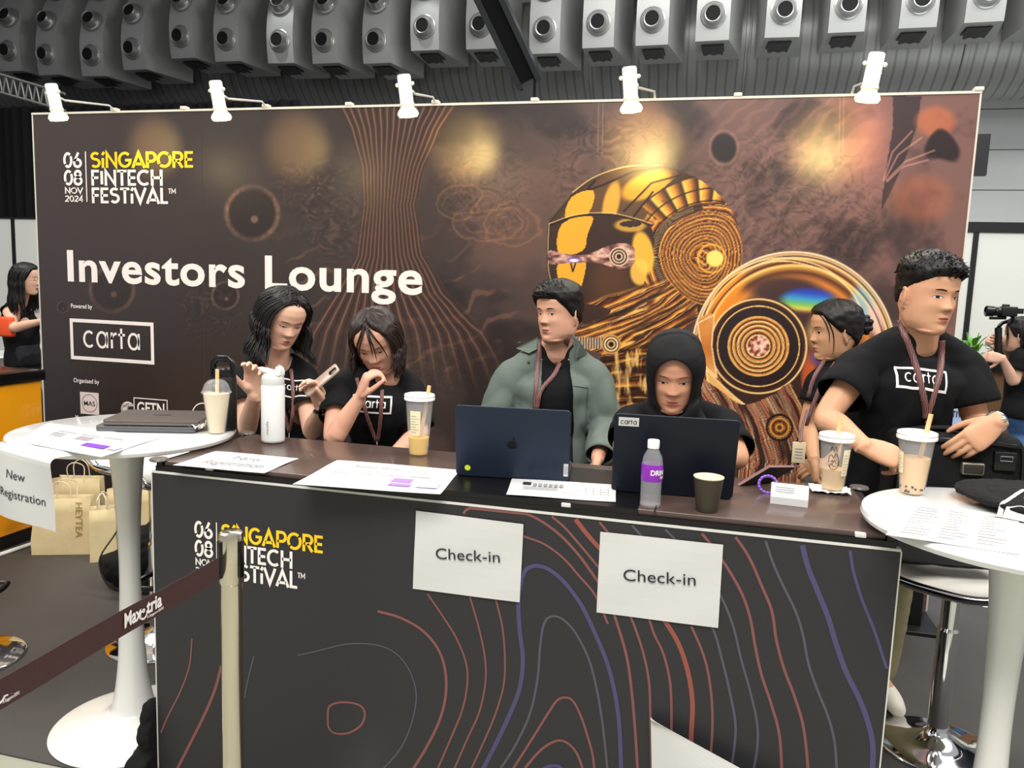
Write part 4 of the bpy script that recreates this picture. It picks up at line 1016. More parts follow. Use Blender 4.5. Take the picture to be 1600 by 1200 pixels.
# black bag standing on the right stool
t = thing('laptop_bag', 'black laptop bag with metal badge on the stool behind the right table', 'bag', (1.33, .84, .676))
bp0 = Vector((1.335, .84, .690)); Rb = Matrix.Translation(bp0) @ Matrix.Rotation(math.radians(4), 4, 'Z')
mb = MB(); mb.box((-.20, -.07, 0), (.185, .09, .435), M=Rb, bev=.035); me = blob_mesh([mb], .010, 4); crumple(me, .010, 12, 3); obj_me('bag_body', me, M_black, t)
mb = MB(); mb.box((-.175, -.088, .02), (.155, -.065, .27), M=Rb, bev=.01); obj('front_pocket', mb, mat('black_nylon', rgb(30, 30, 32), .55, bump=.3, bscale=400), t)
mb = MB(); q = [Rb @ Vector((-.185, -.074, .05)), Rb @ Vector((-.185, -.076, .37)), Rb @ Vector((-.14, -.076, .415)), Rb @ Vector((.12, -.076, .415)), Rb @ Vector((.17, -.076, .37)), Rb @ Vector((.17, -.074, .05))]
mb.tube([Vector(tuple(p)) for p in smoothpath([tuple(p) for p in q], 6)], .007, 8); obj('piping', mb, M_blackgl, t)
mb = MB(); mb.box((-.005, -.088, .315), (.062, -.068, .355), M=Rb, bev=.006); bd = obj('badge', mb, mat('badge_metal', rgb(150, 142, 124), .35, metal=.8), t)
mb = MB(); mb.box((.001, -.090, .321), (.056, -.087, .349), M=Rb, bev=.003); obj('badge_inset', mb, mat('badge_dark', rgb(40, 36, 34), .5), bd)
mb = MB(); mb.box((.085, -.086, .335), (.15, -.068, .395), M=Rb, bev=.004); tg = obj('zip_tab', mb, M_blackgl, t)
mb = MB(); mb.tube([Rb @ Vector(p) for p in ((.10, -.09, .368), (.135, -.09, .368), (.135, -.09, .382), (.10, -.09, .382))], .002, 6, loop=True); obj('buckle', mb, M_chrome, tg)
mb = MB(); mb.tube([Vector(tuple(p)) for p in smoothpath([tuple(Rb @ Vector(p)) for p in ((-.18, 0, .42), (-.10, -.02, .445), (.02, -.02, .45), (.11, 0, .44), (.17, 0, .40))], 8)], .017, 10, flat=.5); obj('shoulder_strap', mb, M_black, t)
# black cloth slumped against the desk's left foot
pb = MB(); pb.sphere((-1.045, .01, .05), (.05, .09, .06), 20, 12); pb2 = MB(); pb2.sphere((-1.03, .01, .14), (.03, .05, .12), 16, 12)
me = blob_mesh([pb, pb2], .006, 3); crumple(me, .02, 16, 5)
for v in me.vertices: v.co.z = max(v.co.z, .001); v.co.x = min(v.co.x, -1.008)
o = obj_me('black_cloth', me, M_black); tag(o, 'crumpled black cloth on the floor against the left side of the desk', 'cloth'); rebase(o)

# ------------------------------------------------------------------ papers and signs
def sheet(name, corners, label, cat, lift=.0006, paper=None, group=None):
    """corners TL,TR,BR,BL in the place"""
    t = thing(name, label, cat, tuple(sum(corners, Vector())/4), group)
    TL, TR, BR, BL = corners; n = (TR - TL).cross(BL - TL).normalized()
    if n.z < 0 and abs(n.z) > .5: n = -n
    mb = MB(); P = []
    for i in range(9):
        P.append([(TL + (BL - TL)*(i/8))*(1-j/10) + (TR + (BR - TR)*(i/8))*(j/10) + n*(.0009*math.sin(i*.9 + j*.5)) for j in range(11)])
    mb.grid(P); s = obj('paper', mb, paper or M_paper, t, smooth=False); so = s.modifiers.new('s', 'SOLIDIFY'); so.thickness = .0007; so.offset = 0
    f = lambda u, v: TL*(1-u)*(1-v) + TR*u*(1-v) + BR*u*v + BL*(1-u)*v
    return t, f, n
def line_text(mb, f, n, s, u0, v, u1, h, bold=0.0, lift=.0022):
    a = f(u0, v); b = f(u1, v); up = (f(u0, v-.1) - a).normalized()
    put_text(mb, s, a + n*lift, (b-a).normalized(), up, height=(f(u0, v-h) - a).length, width=(b-a).length, bold=bold)
def bars(mb, f, n, rows, mi=0, lift=.0022):
    for (u0, v0, u1, v1) in rows: mb.add([f(u0, v0)+n*lift, f(u1, v0)+n*lift, f(u1, v1)+n*lift, f(u0, v1)+n*lift], [(0, 1, 2, 3)], mi)
ZD = 1.0022
c = [at(*p, Z=ZD) for p in ((337, 705), (467, 716), (413, 739), (270, 727))]
t, f, n = sheet('paper_sign', c, 'white New Registration sheet lying flat at the left end of the desk', 'sign'); n = Vector((0, 0, 1))
mb = MB(); line_text(mb, f, n, 'New', .38, .40, .70, .22); line_text(mb, f, n, 'Registration', .20, .78, .86, .24); obj('lettering', mb, M_inkg, t, smooth=False)
c = [at(*p, Z=ZD) for p in ((527, 719), (720, 734), (688, 772), (457, 757))]
t, f, n = sheet('handout', c, 'large white handout with small logos on the desk left of the first laptop', 'paper'); n = Vector((0, 0, 1))
mb = MB(); line_text(mb, f, n, 'Investor Home', .22, .24, .56, .10, .0); line_text(mb, f, n, 'SINGAPORE FINTECH', .62, .20, .92, .06); line_text(mb, f, n, 'FESTIVAL', .62, .30, .80, .06)
rr = random.Random(4)
bars(mb, f, n, [(.08+.2*k, .46, .24+.2*k, .475) for k in range(4)] + [(.30, .34, .50, .355)])
obj('lettering', mb, M_inkg, t, smooth=False)
mb = MB(); bars(mb, f, n, [(.60, .56, .74, .70), (.61, .74, .76, .84)], 0); obj('purple_panel', mb, mat('purple_soft', rgb(160, 120, 200), .5), t, smooth=False)
mb = MB(); bars(mb, f, n, [(.80, .66, .95, .84)], 0); obj('lilac_panel', mb, M_lil, t, smooth=False)
c = [at(*p, Z=1.0036) for p in ((800, 748), (962, 757), (962, 784), (791, 773))]
t, f, n = sheet('form_sheet', c, 'white printed form on the desk between the two open laptops', 'paper'); n = Vector((0, 0, 1))
mb = MB(); bars(mb, f, n, [(.12, .20, .20, .36)]); obj('photo_print', mb, M_ink, t, smooth=False)
mb = MB(); bars(mb, f, n, [(.22+.05*k, .25, .255+.05*k, .42) for k in range(6)] + [(.13, .46+.07*k, .46, .48+.07*k) for k in range(3)] + [(.50, .30+.12*k, .68, .31+.12*k) for k in range(5)] + [(.72, .26+.14*k, .93, .27+.14*k) for k in range(4)] + [(.72+.07*k, .26, .724+.07*k, .68) for k in range(4)]); obj('print', mb, M_inkg, t, smooth=False)

def wall_sign(corners, label, text, px0, px1, basey, caph):
    c = [at(*p, Y=-.0045) for p in corners]
    t, f, n = sheet('paper_sign', c, label, 'sign', group=None); 
    n = Vector((0, -1, 0)); mb = MB(); a = at(px0[0], px0[1], -.008); b = at(px1[0], px1[1], -.008); up = Vector((0, 0, 1)); ux = (b-a).normalized(); up = Vector((-ux.z, 0, ux.x))
    put_text(mb, text, a, ux, up, height=caph, width=(b-a).length); obj('lettering', mb, mat('ink_black', rgb(34, 32, 44), .6), t, smooth=False)
wall_sign([(650, 798), (818, 819), (812, 941), (645, 920)], 'white Check-in sheet taped to the desk front, the left one, below the first laptop', 'Check-in', (681, 873), (781, 879), 0, .031)
wall_sign([(938, 831), (1130, 851), (1122, 981), (932, 957)], 'white Check-in sheet taped to the desk front, the right one, below the paper cup', 'Check-in', (974, 907), (1087, 915), 0, .031)
# curled sheet near the foot of the desk front
t = thing('paper_sign', 'white sheet corner curling off the desk front at the bottom of the photo', 'sign', (.45, -.03, .35))
TL = at(1017, 1120, -.02); BLp = at(1020, 1290, -.02); BR = at(1330, 1290, -.05); mb = MB(); P = []
for i in range(13):
    s = i/12; row = []
    for j in range(13):
        u = j/12; p = TL*(1-s) + BLp*s + (BR - BLp)*u*s; row.append(p + Vector((0, -.03*math.sin(u*PI)*s - .012*u*u, 0)))
    P.append(row)
mb.grid(P); s = obj('paper', mb, M_paper, t, smooth=False); so = s.modifiers.new('s', 'SOLIDIFY'); so.thickness = .0006

# paper and sign of the left table
ZL = LTZ + .002
c = [at(*p, Z=ZL) for p in ((62, 668), (196, 690), (166, 712), (24, 688))]
c = [at(*p, Z=ZL) for p in ((75, 661), (250, 684), (158, 714), (25, 690))]
t, f, n = sheet('handout', c, 'white handout with purple stripe on the left pedestal table in front of the laptops', 'paper'); n = Vector((0, 0, 1))
mb = MB(); bars(mb, f, n, [(.20+.22*k, .30, .38+.22*k, .32) for k in range(3)] + [(.18, .38+.05*k, .32, .40+.05*k) for k in range(4)] + [(.44, .38+.05*k, .6, .40+.05*k) for k in range(4)]); obj('lettering', mb, M_inkg, t, smooth=False)
mb = MB(); bars(mb, f, n, [(.62, .62, .86, .76)]); obj('purple_panel', mb, M_pur, t, smooth=False)
mb = MB(); bars(mb, f, n, [(.88, .60, .97, .74)]); obj('lilac_panel', mb, M_lil, t, smooth=False)
# hanging New Registration sheet: bends over the table edge
t = thing('paper_sign', 'white New Registration sheet hanging over the front edge of the left table', 'sign', (-1.4, -.1, .98))
e0 = at(6, 693, Z=ZL + .001); e1 = at(88, 716, Z=ZL + .001)
ux = (e1 - e0).normalized(); wid = (e1 - e0).length; 
out = Vector((ux.y, -ux.x, 0)).normalized(); 
if out.y > 0: out = -out
mb = MB(); P = []
def hang(u, s):
    """s: metres from the fold; negative lies on the table"""
    base = e0 + ux*(u*wid)
    if s < 0: return base - out*(-s) + Vector((0, 0, .0005))
    k = min(s, .03); a_ = k/.03*PI/2
    return base + out*(.019*math.sin(a_) + .0*s + .010*math.sin(u*4+.6)*min(1, s*8)) + Vector((0, 0, -.019*(1-math.cos(a_)) - max(0, s-.03)))
for i in range(25):
    s = -.04 + .255*i/24
    P.append([hang(j/12, s - .00*j) for j in range(13)])
mb.grid(P); s = obj('paper', mb, M_paper, t, smooth=False); so = s.modifiers.new('s', 'SOLIDIFY'); so.thickness = .0006
mb = MB()
for txt, u0, u1, s0, hgt in (('New', .24, .56, .095, .026), ('Registration', .12, .86, .150, .026)):
    vs, fs = text_flat(txt, 0, 1.0); x0 = min(v[0] for v in vs); x1 = max(v[0] for v in vs)
    pts = []
    for v in vs:
        u = u0 + (u1-u0)*(v[0]-x0)/(x1-x0); s_ = s0 - v[1]/.73*hgt
        pts.append(hang(u, s_) + out*.0022)
    mb.add(pts, fs)
obj('lettering', mb, M_ink, t, smooth=False)
# papers of the right table
ZR = RTZ + .002
for k, (cs, lb) in enumerate((([(1420, 787), (1462, 792), (1597, 845), (1592, 868), (1383, 836)], 'x'),)):
    c = [at(*p, Z=ZR) for p in ((1424, 786), (1592, 806), (1592, 866), (1384, 836))]
    t, f, n = sheet('printed_list', c, 'white printed list on the right pedestal table beside the black cloth', 'paper'); n = Vector((0, 0, 1))
    mb = MB(); rr = random.Random(5)
    bars(mb, f, n, [(.08 + .30*col_, .12 + .075*r_, .08 + .30*col_ + rr.uniform(.12, .24), .135 + .075*r_) for col_ in range(3) for r_ in range(11)]); obj('print', mb, mat('ink_pale', rgb(186, 186, 184), .6), t, smooth=False)

# ------------------------------------------------------------------ laptops
M_lap = mat('laptop_midnight', rgb(38, 48, 66), .38, metal=.5)
M_lapdark = mat('laptop_near_black', rgb(22, 27, 40), .4, metal=.4)
M_key = mat('laptop_keys', rgb(14, 14, 16), .5)
def rounded_rect(w, h, r, n=6):
    pts = []
    for cx_, cy_, a0 in ((w/2-r, h/2-r, 0), (-w/2+r, h/2-r, 90), (-w/2+r, -h/2+r, 180), (w/2-r, -h/2+r, 270)):
        for i in range(n+1): a_ = math.radians(a0 + 90*i/n); pts.append((cx_ + r*math.cos(a_), cy_ + r*math.sin(a_)))
    return pts
def laptop(BL, BR, TLp, label, m, stickers):
    """lid back faces the camera; BL, BR the hinge corners, TLp the top left corner of the lid"""
    ux = (BR - BL).normalized(); w = (BR - BL).length; vv = (TLp - BL); vv = (vv - ux*vv.dot(ux)); h = vv.length; uy = vv.normalized(); n = ux.cross(uy).normalized()
    if n.y > 0: n = -n
    t = thing('laptop', label, 'laptop', tuple((BL + BR)/2)); org = BL + ux*w/2 + uy*h/2
    mb = MB(); pts = rounded_rect(w, h, .012)
    def ring(dn, k): return [org + ux*p[0]*k + uy*p[1]*k + n*dn for p in pts]
    mb.rings([ring(-.001, .99), ring(.0, 1), ring(.0035, 1), ring(.0048, .992)]); obj('lid', mb, m, t, angle=35)
    # base behind the lid
    flat = Vector((-ux.y, ux.x, 0)).normalized(); 
    if flat.y < 0: flat = -flat
    zc = 1.0 + .0085; o2 = Vector(((BL.x+BR.x)/2, (BL.y+BR.y)/2, zc)) + flat*(h/2 + .004) 
    mb = MB(); ring2 = lambda dz, k: [o2 + ux*p[0]*k + flat*p[1]*k + Vector((0, 0, dz)) for p in pts]
    mb.rings([ring2(-.0075, .985), ring2(-.006, 1), ring2(.005, 1), ring2(.006, .995)]); obj('base', mb, m, t, angle=35)
    mb = MB()
    for r_ in range(5):
        for k_ in range(14):
            c_ = o2 + ux*((k_-6.5)*w*.058) + flat*(h*.34 - r_*h*.085); mb.add([c_ + ux*a_*w*.025 + flat*b_*h*.036 + Vector((0, 0, .0068)) for a_, b_ in ((-1, -1), (1, -1), (1, 1), (-1, 1))], [(0, 1, 2, 3)])
    obj('keyboard', mb, M_key, t, smooth=False)
    mb = MB(); q = [org + ux*a_*(w/2-.006) + uy*b_*(h/2-.006) - n*.0016 for a_, b_ in ((-1, -1), (1, -1), (1, 1), (-1, 1))]; mb.add(q, [(0, 1, 2, 3)]); obj('screen', mb, mat('screen_glow', rgb(150, 160, 175), .3, emit=(.7, .8, 1), estr=.5), t, smooth=False)
    f = lambda u, v, l=.0056: org + ux*(u-.5)*w + uy*(.5-v)*h + n*l
    return t, f, ux, uy, n, w, h
BL = at(713, 741, Z=1.004); BR = at(889, 752, Z=1.004); TLp = at(708, 632, Y=BL.y - .045)
LP1 = laptop(BL, BR, TLp, 'midnight blue open laptop with yellow dot sticker, in front of the man in green', M_lap, 0)
t, f, ux, uy, n, w, h = LP1
mb = MB(); vs, fs = stroke_ribbon([(0, 0), (0, 0)], .1) if False else ([], [])
mb.poly([f(.105, .88) + ux*(.0085*math.cos(a_)) + uy*(.0085*math.sin(a_)) for a_ in [2*PI*k/24 for k in range(24)]]); obj('dot_sticker', mb, mat('dot_yellow', rgb(214, 236, 40), .5), t, smooth=False, label='yellow dot sticker')
mb = MB(); mb.poly([f(.95, .74), f(.99, .74), f(.99, .92), f(.95, .92)]); lb = obj('asset_label', mb, M_paper, t, smooth=False)
mb = MB(); 
for k in range(4): mb.poly([f(.956 + .009*k, .77, .0062), f(.960+.009*k, .77, .0062), f(.960+.009*k, .89, .0062), f(.956+.009*k, .89, .0062)])
obj('label_print', mb, M_inkg, lb, smooth=False)
# maker's mark on the lid: bitten fruit with a leaf
M_mark = mat('lid_mark', rgb(12, 14, 20), .25, metal=.3)
mb = MB(); pts = []
for k in range(48):
    a_ = 2*PI*k/48; r_ = .0135*(1 + .05*math.cos(2*a_)); x_ = r_*math.cos(a_); y_ = r_*math.sin(a_)*1.02
    if y_ > 0: y_ -= .0028*math.exp(-(x_/.004)**2)
    else: y_ += .0020*math.exp(-(x_/.004)**2)
    dx_ = x_ - .0165; dy_ = y_ - .002; dd = math.hypot(dx_, dy_)
    if dd < .0068: x_ = .0165 + dx_/dd*.0068*1.0; y_ = .002 + dy_/dd*.0068
    pts.append((x_, y_))
cc = f(.5, .51, .0056); mb.poly([cc + ux*p[0] + uy*p[1] for p in pts])
mb.poly([cc + ux*p[0] + uy*p[1] for p in ((.0005, .0135), (.0008, .018), (.0035, .021), (.0062, .0215), (.0056, .017), (.003, .0142))])
obj('lid_mark', mb, M_mark, t, smooth=False)
BL = at(955, 765, Z=1.004); BR = at(1144, 779, Z=1.004); TLp = at(955, 645, Y=BL.y - .05)
t, f, ux, uy, n, w, h = laptop(BL, BR, TLp, 'near black open laptop with a white word sticker, in front of the woman in headscarf', M_lapdark, 0)
mb = MB(); mb.poly([f(.035, .035), f(.20, .035), f(.20, .145), f(.035, .145)]); st_ = obj('word_sticker', mb, M_paper, t, smooth=False)
mb = MB(); put_word(mb, 'carta', f(.05, .118, .0064), ux, uy, h*.056, w*.135, w=.13); obj('sticker_lettering', mb, M_ink, st_, smooth=False)
mb = MB(); put_text(mb, 'hp', f(.5, .55, .0058) - ux*.008, ux, uy, height=.010, width=.014); 
# two closed laptops stacked on the left table
def closed_laptop(c0, yaw, z, w, d, h, m, label):
    t = thing('closed_laptop', label, 'laptop', (c0[0], c0[1], z)); R = Matrix.Translation((c0[0], c0[1], z)) @ Matrix.Rotation(yaw, 4, 'Z')
    pts = rounded_rect(w, d, .012); ring = lambda zz, k: [R @ Vector((p[0]*k, p[1]*k, zz)) for p in pts]
    mb = MB(); mb.rings([ring(.0005, .97), ring(.003, 1), ring(h*.60, 1), ring(h*.62, .995)]); obj('base', mb, m, t, angle=35)
    mb = MB(); mb.rings([ring(h*.66, .995), ring(h*.67, 1), ring(h*.97, 1), ring(h, .985)]); ld = obj('lid', mb, m, t, angle=35)
    mb = MB(); mb.box((-.03, -.004, h), (.03, .004, h + .0004), M=R @ Matrix.Translation((0, 0, 0))); obj('lid_mark', mb, M_mark, ld, smooth=False)
    mb = MB(); mb.box((-w*.42, d/2 - .001, h*.3), (w*.42, d/2 + .002, h*.8), M=R); obj('hinge', mb, M_key, t, smooth=False)
    return t
M_sp = mat('laptop_space_grey', rgb(120, 112, 108), .35, metal=.7)
a = at(148, 670, Z=LTZ + .01); b = at(304, 673, Z=LTZ + .01); u_ = (b - a).normalized(); yaw = math.atan2(u_.y, u_.x); pr_ = Vector((-u_.y, u_.x, 0)); cc = (a + b)/2 + pr_*.108
closed_laptop((cc.x, cc.y), yaw, LTZ + .001, (b-a).length, .215, .019, mat('laptop_grey', rgb(112, 114, 118), .35, metal=.6), 'closed grey laptop on the left table, the lower of the stacked two')
closed_laptop((cc.x + .012, cc.y + .008), yaw + .02, LTZ + .021, .300, .212, .018, M_sp, 'closed brownish grey laptop on the left table, the upper of the stacked two')

# ------------------------------------------------------------------ drinks and small things
M_clear = mat('clear_plastic', (1, 1, 1, 1), .06, spec=.8, alpha=.16)
M_cupcl = mat('frosted_cup', (.9, .9, .88, 1), .2, spec=.5, alpha=.12)
M_lid = mat('lid_white', rgb(236, 234, 230), .35)
M_straw = mat('bamboo_straw', rgb(222, 184, 130), .55)
M_tag = mat('label_cream', rgb(236, 222, 178), .6)
M_nap = mat('napkin', rgb(232, 226, 212), .8, bump=.2, bscale=80)
def cup(name, x, y, z, r0, r1, h, liq, level, label, straw=None, lid='flat', tagpos=None, pearls=False, scribble=False):
    t = thing(name, label, 'drink', (x, y, z + .0006))
    c = (x, y); z += .0006
    rr = lambda s: r0 + (r1-r0)*s
    mb = MB(); mb.lathe([(.001, z), (r0-.002, z), (r0, z+.002), (rr(.06), z+h*.06), (r1, z+h), (r1-.0012, z+h), (rr(.06)-.0012, z+h*.06), (r0-.003, z+.0025), (.001, z+.0025)], 40, c=c, cap=False); obj('cup_wall', mb, M_cupcl, t, angle=50)
    ml = mat('drink_' + name + '%d' % int(liq[0]*999), liq, .25, trans=.0, spec=.4)
    mb = MB(); mb.lathe([(.001, z+.003), (r0-.0036, z+.003), (rr(level)-.0022, z+h*level), (.001, z+h*level)], 36, c=c); obj('drink', mb, ml, t, angle=50)
    if lid == 'flat':
        mb = MB(); mb.lathe([(r1-.001, z+h-.010), (r1+.004, z+h-.010), (r1+.0048, z+h-.004), (r1+.003, z+h), (r1+.0044, z+h+.003), (r1+.0030, z+h+.008), (r1-.003, z+h+.010), (r1-.006, z+h+.006), (.001, z+h+.006)], 40, c=c); obj('lid', mb, M_lid, t, angle=40)
    else:
        mb = MB(); mb.lathe([(r1+.002, z+h-.004), (r1+.005, z+h), (r1+.002, z+h+.004), (r1*.97, z+h+.012), (r1*.86, z+h+.026), (r1*.62, z+h+.038), (r1*.3, z+h+.043)], 40, c=c, cap=False); obj('dome_lid', mb, M_clear, t, angle=60)
    if straw:
        (dx, dy, L_) = straw; a_ = Vector((x + dx*.2, y + dy*.2, z + h*.55 if lid == 'dome' else z+h*.3)); b_ = Vector((x + dx, y + dy, z + h + L_))
        mb = MB(); mb.tube([a_, b_], .006, 14); obj('straw', mb, M_straw, t)
    if tagpos is not None:
        ang, s0, s1, wd = tagpos; mb = MB(); P = []
        for i in range(7):
            s = s0 + (s1-s0)*i/6; row = []
            for j in range(9):
                aa = ang + wd*(j/8-.5); row.append(Vector((x + (rr(s)+.0008)*math.cos(aa), y + (rr(s)+.0008)*math.sin(aa), z + h*s)))
            P.append(row)
        mb.grid(P); lb_ = obj('cup_label', mb, M_tag, t)
        mb = MB()
        for i in range(7):
            s = s0 + (s1-s0)*(.12 + .11*i); aw = .75 if i % 2 else .5
            mb.grid([[Vector((x + (rr(s)+.0014)*math.cos(ang - wd*.4 + wd*aw*k/5), y + (rr(s)+.0014)*math.sin(ang - wd*.4 + wd*aw*k/5), z + h*(s+ds))) for k in range(6)] for ds in (0, .008)])
        obj('label_print', mb, M_inkg, lb_)
    if pearls:
        rr_ = random.Random(3); mb = MB()
        for k in range(16):
            aa = rr_.uniform(0, 2*PI); s = rr_.uniform(.02, .12); mb.sphere((x + (rr(s)-.0026)*math.cos(aa), y + (rr(s)-.0026)*math.sin(aa), z + .005 + h*s), .0034, 8, 6)
        o_ = obj('tapioca_pearls', mb, mat('pearl_dark', rgb(50, 30, 20), .3), t); o_['kind'] = 'stuff'
    if scribble:
        mb = MB(); rr_ = random.Random(8); A0 = math.radians(-105)
        def onc(u, v): aa = A0 + u; s = v; return Vector((x + (rr(s)+.0012)*math.cos(aa), y + (rr(s)+.0012)*math.sin(aa), z + h*s))
        for pts_ in ([(-.3, .55), (-.28, .66), (-.1, .70), (0, .64), (.15, .72), (.3, .66), (.36, .52), (.2, .44), (-.1, .43), (-.3, .5)], [(-.2, .78), (-.1, .86), (0, .77), (.1, .86), (.2, .78)], [(-.15, .56), (-.05, .60), (.0, .55), (.1, .60), (.2, .54)], [(-.25, .48), (-.1, .53), (.05, .48), (.2, .5)]):
            mb.tube([onc(*p) for p in smoothpath(pts_, 4)], .0008, 5)
        obj('marker_drawing', mb, M_ink, t)
    return t
MILK = rgb(214, 184, 138)
def cupat(px, py, Z): p = at(px, py, Z=Z); return p
p = cupat(652, 711, 1.0); cup('iced_tea', p.x, p.y + .01, 1.0, .030, .044, .185, rgb(232, 184, 0), .30, 'clear takeaway cup of yellow tea on the desk beside the woman touching her chin', (.028, .01, .035), 'flat', (math.radians(-88), .36, .78, .85))
p = cupat(1300, 768, 1.0); cup('milk_tea', p.x, p.y, 1.006, .030, .043, .150, rgb(208, 172, 112), .40, 'half drunk milk tea with marker doodle, on a napkin on the desk', (.008, .02, .055), 'flat', (math.radians(-50), .30, .80, .6), scribble=True)
p = cupat(1424, 771, RTZ); cup('milk_tea', p.x, p.y, RTZ, .030, .044, .155, rgb(220, 178, 116), .62, 'milk tea with dark pearls on the right pedestal table', (.030, .01, .055), 'flat', (math.radians(-160), .36, .72, .5), pearls=True)
p = cupat(339, 677, LTZ); cup('iced_drink', p.x, p.y, LTZ, .027, .043, .135, rgb(222, 206, 168), .97, 'pale iced drink under a clear dome lid on the left table', (.004, .0, .075), 'dome')
# white drinking bottle with flip lid
p = at(419, 693, Z=1.0); x, y = p.x, p.y + .03
t = thing('drinking_bottle', 'tall white insulated bottle with flip lid on the desk by the woman with phone', 'bottle', (x, y, 1.0006))
M_bot = mat('bottle_white', rgb(226, 227, 222), .4); M_botg = mat('bottle_lid_grey', rgb(206, 206, 200), .45)
mb = MB(); mb.lathe([(.001, 1.0008), (.033, 1.001), (.0372, 1.005), (.0380, 1.012), (.0380, 1.185), (.0360, 1.192), (.001, 1.192)], 44, c=(x, y)); obj('bottle_body', mb, M_bot, t, angle=50)
mb = MB(); mb.lathe([(.0355, 1.192), (.0362, 1.196), (.0362, 1.212), (.034, 1.222), (.024, 1.230), (.001, 1.231)], 44, c=(x, y)); obj('lid_collar', mb, M_botg, t, angle=50)
mb = MB(); R = Matrix.Translation((x, y, 1.228)) @ Matrix.Rotation(math.radians(12), 4, 'Y'); mb.box((-.040, -.021, -.004), (.034, .021, .011), M=R, bev=.007); mb.box((-.052, -.014, .002), (-.03, .014, .010), M=R, bev=.004); obj('flip_cap', mb, M_botg, t)
mb = MB(); mb.lathe([(.012, 1.225), (.012, 1.247), (.009, 1.252), (.001, 1.253)], 20, c=(x + .022, y)); mb.box((x + .012, y - .010, 1.22), (x + .034, y + .010, 1.244), bev=.004); obj('spout', mb, M_botg, t)
mb = MB(); mb.tube([Vector((x + .020 + .016*math.sin(a_), y, 1.236 + .014*math.cos(a_))) for a_ in [PI*k/10 for k in range(11)]], .004, 8, flat=2.0); obj('carry_loop', mb, M_botg, t)
mb = MB(); o_ = Vector((x + .006, y - .0384, 1.035)); vs, fs = text_flat('owala', .01, 1.0); x0 = min(v[0] for v in vs); x1 = max(v[0] for v in vs); pts = []
for v in vs: pts.append(Vector((x + .006 - v[1]/.73*.010, y - math.sqrt(max(0, .0384**2 - (.006 - v[1]/.73*.010)**2)) - .0004, 1.030 + (v[0]-x0)/(x1-x0)*.045)))
mb.add(pts, fs); obj('bottle_lettering', mb, M_inkg, t, smooth=False)
# black flask behind the left table's drink
p = at(345, 695, Z=LTZ - .0); x, y = -1.01, .36
t = thing('flask', 'black flask with glossy handle behind the iced drink on the left table', 'bottle', (x, y, LTZ + .0006))
mb = MB(); z0 = LTZ + .001; mb.lathe([(.001, z0), (.038, z0), (.042, z0+.006), (.042, z0+.17), (.039, z0+.178), (.001, z0+.178)], 36, c=(x, y)); obj('flask_body', mb, mat('flask_black', rgb(20, 20, 21), .45), t, angle=50)
mb = MB(); mb.lathe([(.038, z0+.178), (.038, z0+.20), (.034, z0+.208), (.001, z0+.21)], 36, c=(x, y)); obj('lid', mb, M_blackgl, t, angle=50)
mb = MB(); mb.tube([Vector((x - .036 + .0*k, y, z0 + .175)), Vector((x - .037, y, z0+.22)), Vector((x - .022, y, z0+.238)), Vector((x + .02, y, z0+.238)), Vector((x + .037, y, z0+.22)), Vector((x + .037, y, z0+.18))], .011, 12, flat=.6); obj('handle', mb, M_blackgl, t)
# water bottle
p = at(1015, 793, Z=1.0); x, y = p.x, p.y + .012
t = thing('water_bottle', 'small clear water bottle with purple label in front of the dark laptop', 'bottle', (x, y, 1.0006))
M_water = mat('clear_water', (.92, .94, .97, 1), .05, spec=1.0, alpha=.16, coat=1.0)
mb = MB(); pr = [(.001, 1.001), (.022, 1.001), (.0265, 1.006), (.0265, 1.012)]
for k in range(10): pr += [(.0255 + .0012*(k % 2), 1.016 + .0052*k)]
pr += [(.0262, 1.072), (.0262, 1.112), (.0255, 1.118), (.0240, 1.128), (.017, 1.142), (.0125, 1.150), (.0120, 1.156), (.001, 1.156)]
mb.lathe(pr, 40, c=(x, y)); obj('bottle_body', mb, M_water, t, angle=60)
mb = MB(); mb.lathe([(.0145, 1.150), (.0150, 1.152), (.0150, 1.168), (.0138, 1.171), (.001, 1.1715)], 32, c=(x, y)); obj('cap', mb, M_lid, t, angle=50)
mb = MB(); mb.lathe([(.0268, 1.068), (.0270, 1.069), (.0270, 1.110), (.0268, 1.111)], 40, c=(x, y), cap=False); lb_ = obj('label_band', mb, mat('label_purple', rgb(134, 40, 170), .4), t)
mb = MB(); vs, fs = text_flat('DRINK', .03, 1.0); x0 = min(v[0] for v in vs); x1 = max(v[0] for v in vs)
mb.add([Vector((x + .0276*math.sin((v[0]-x0)/(x1-x0)*1.9 - .05 + .0), y - .0276*math.cos((v[0]-x0)/(x1-x0)*1.9 - .05), 1.086 + v[1]/.73*.013)) for v in vs], fs)
vs, fs = text_flat('PURE', .03, 1.0); 
mb.add([Vector((x + .0276*math.sin((v[0])/3*1.0 + .9), y - .0276*math.cos((v[0])/3*1.0 + .9), 1.076 + v[1]/.73*.007)) for v in vs], fs)
obj('label_lettering', mb, M_let, lb_, smooth=False)
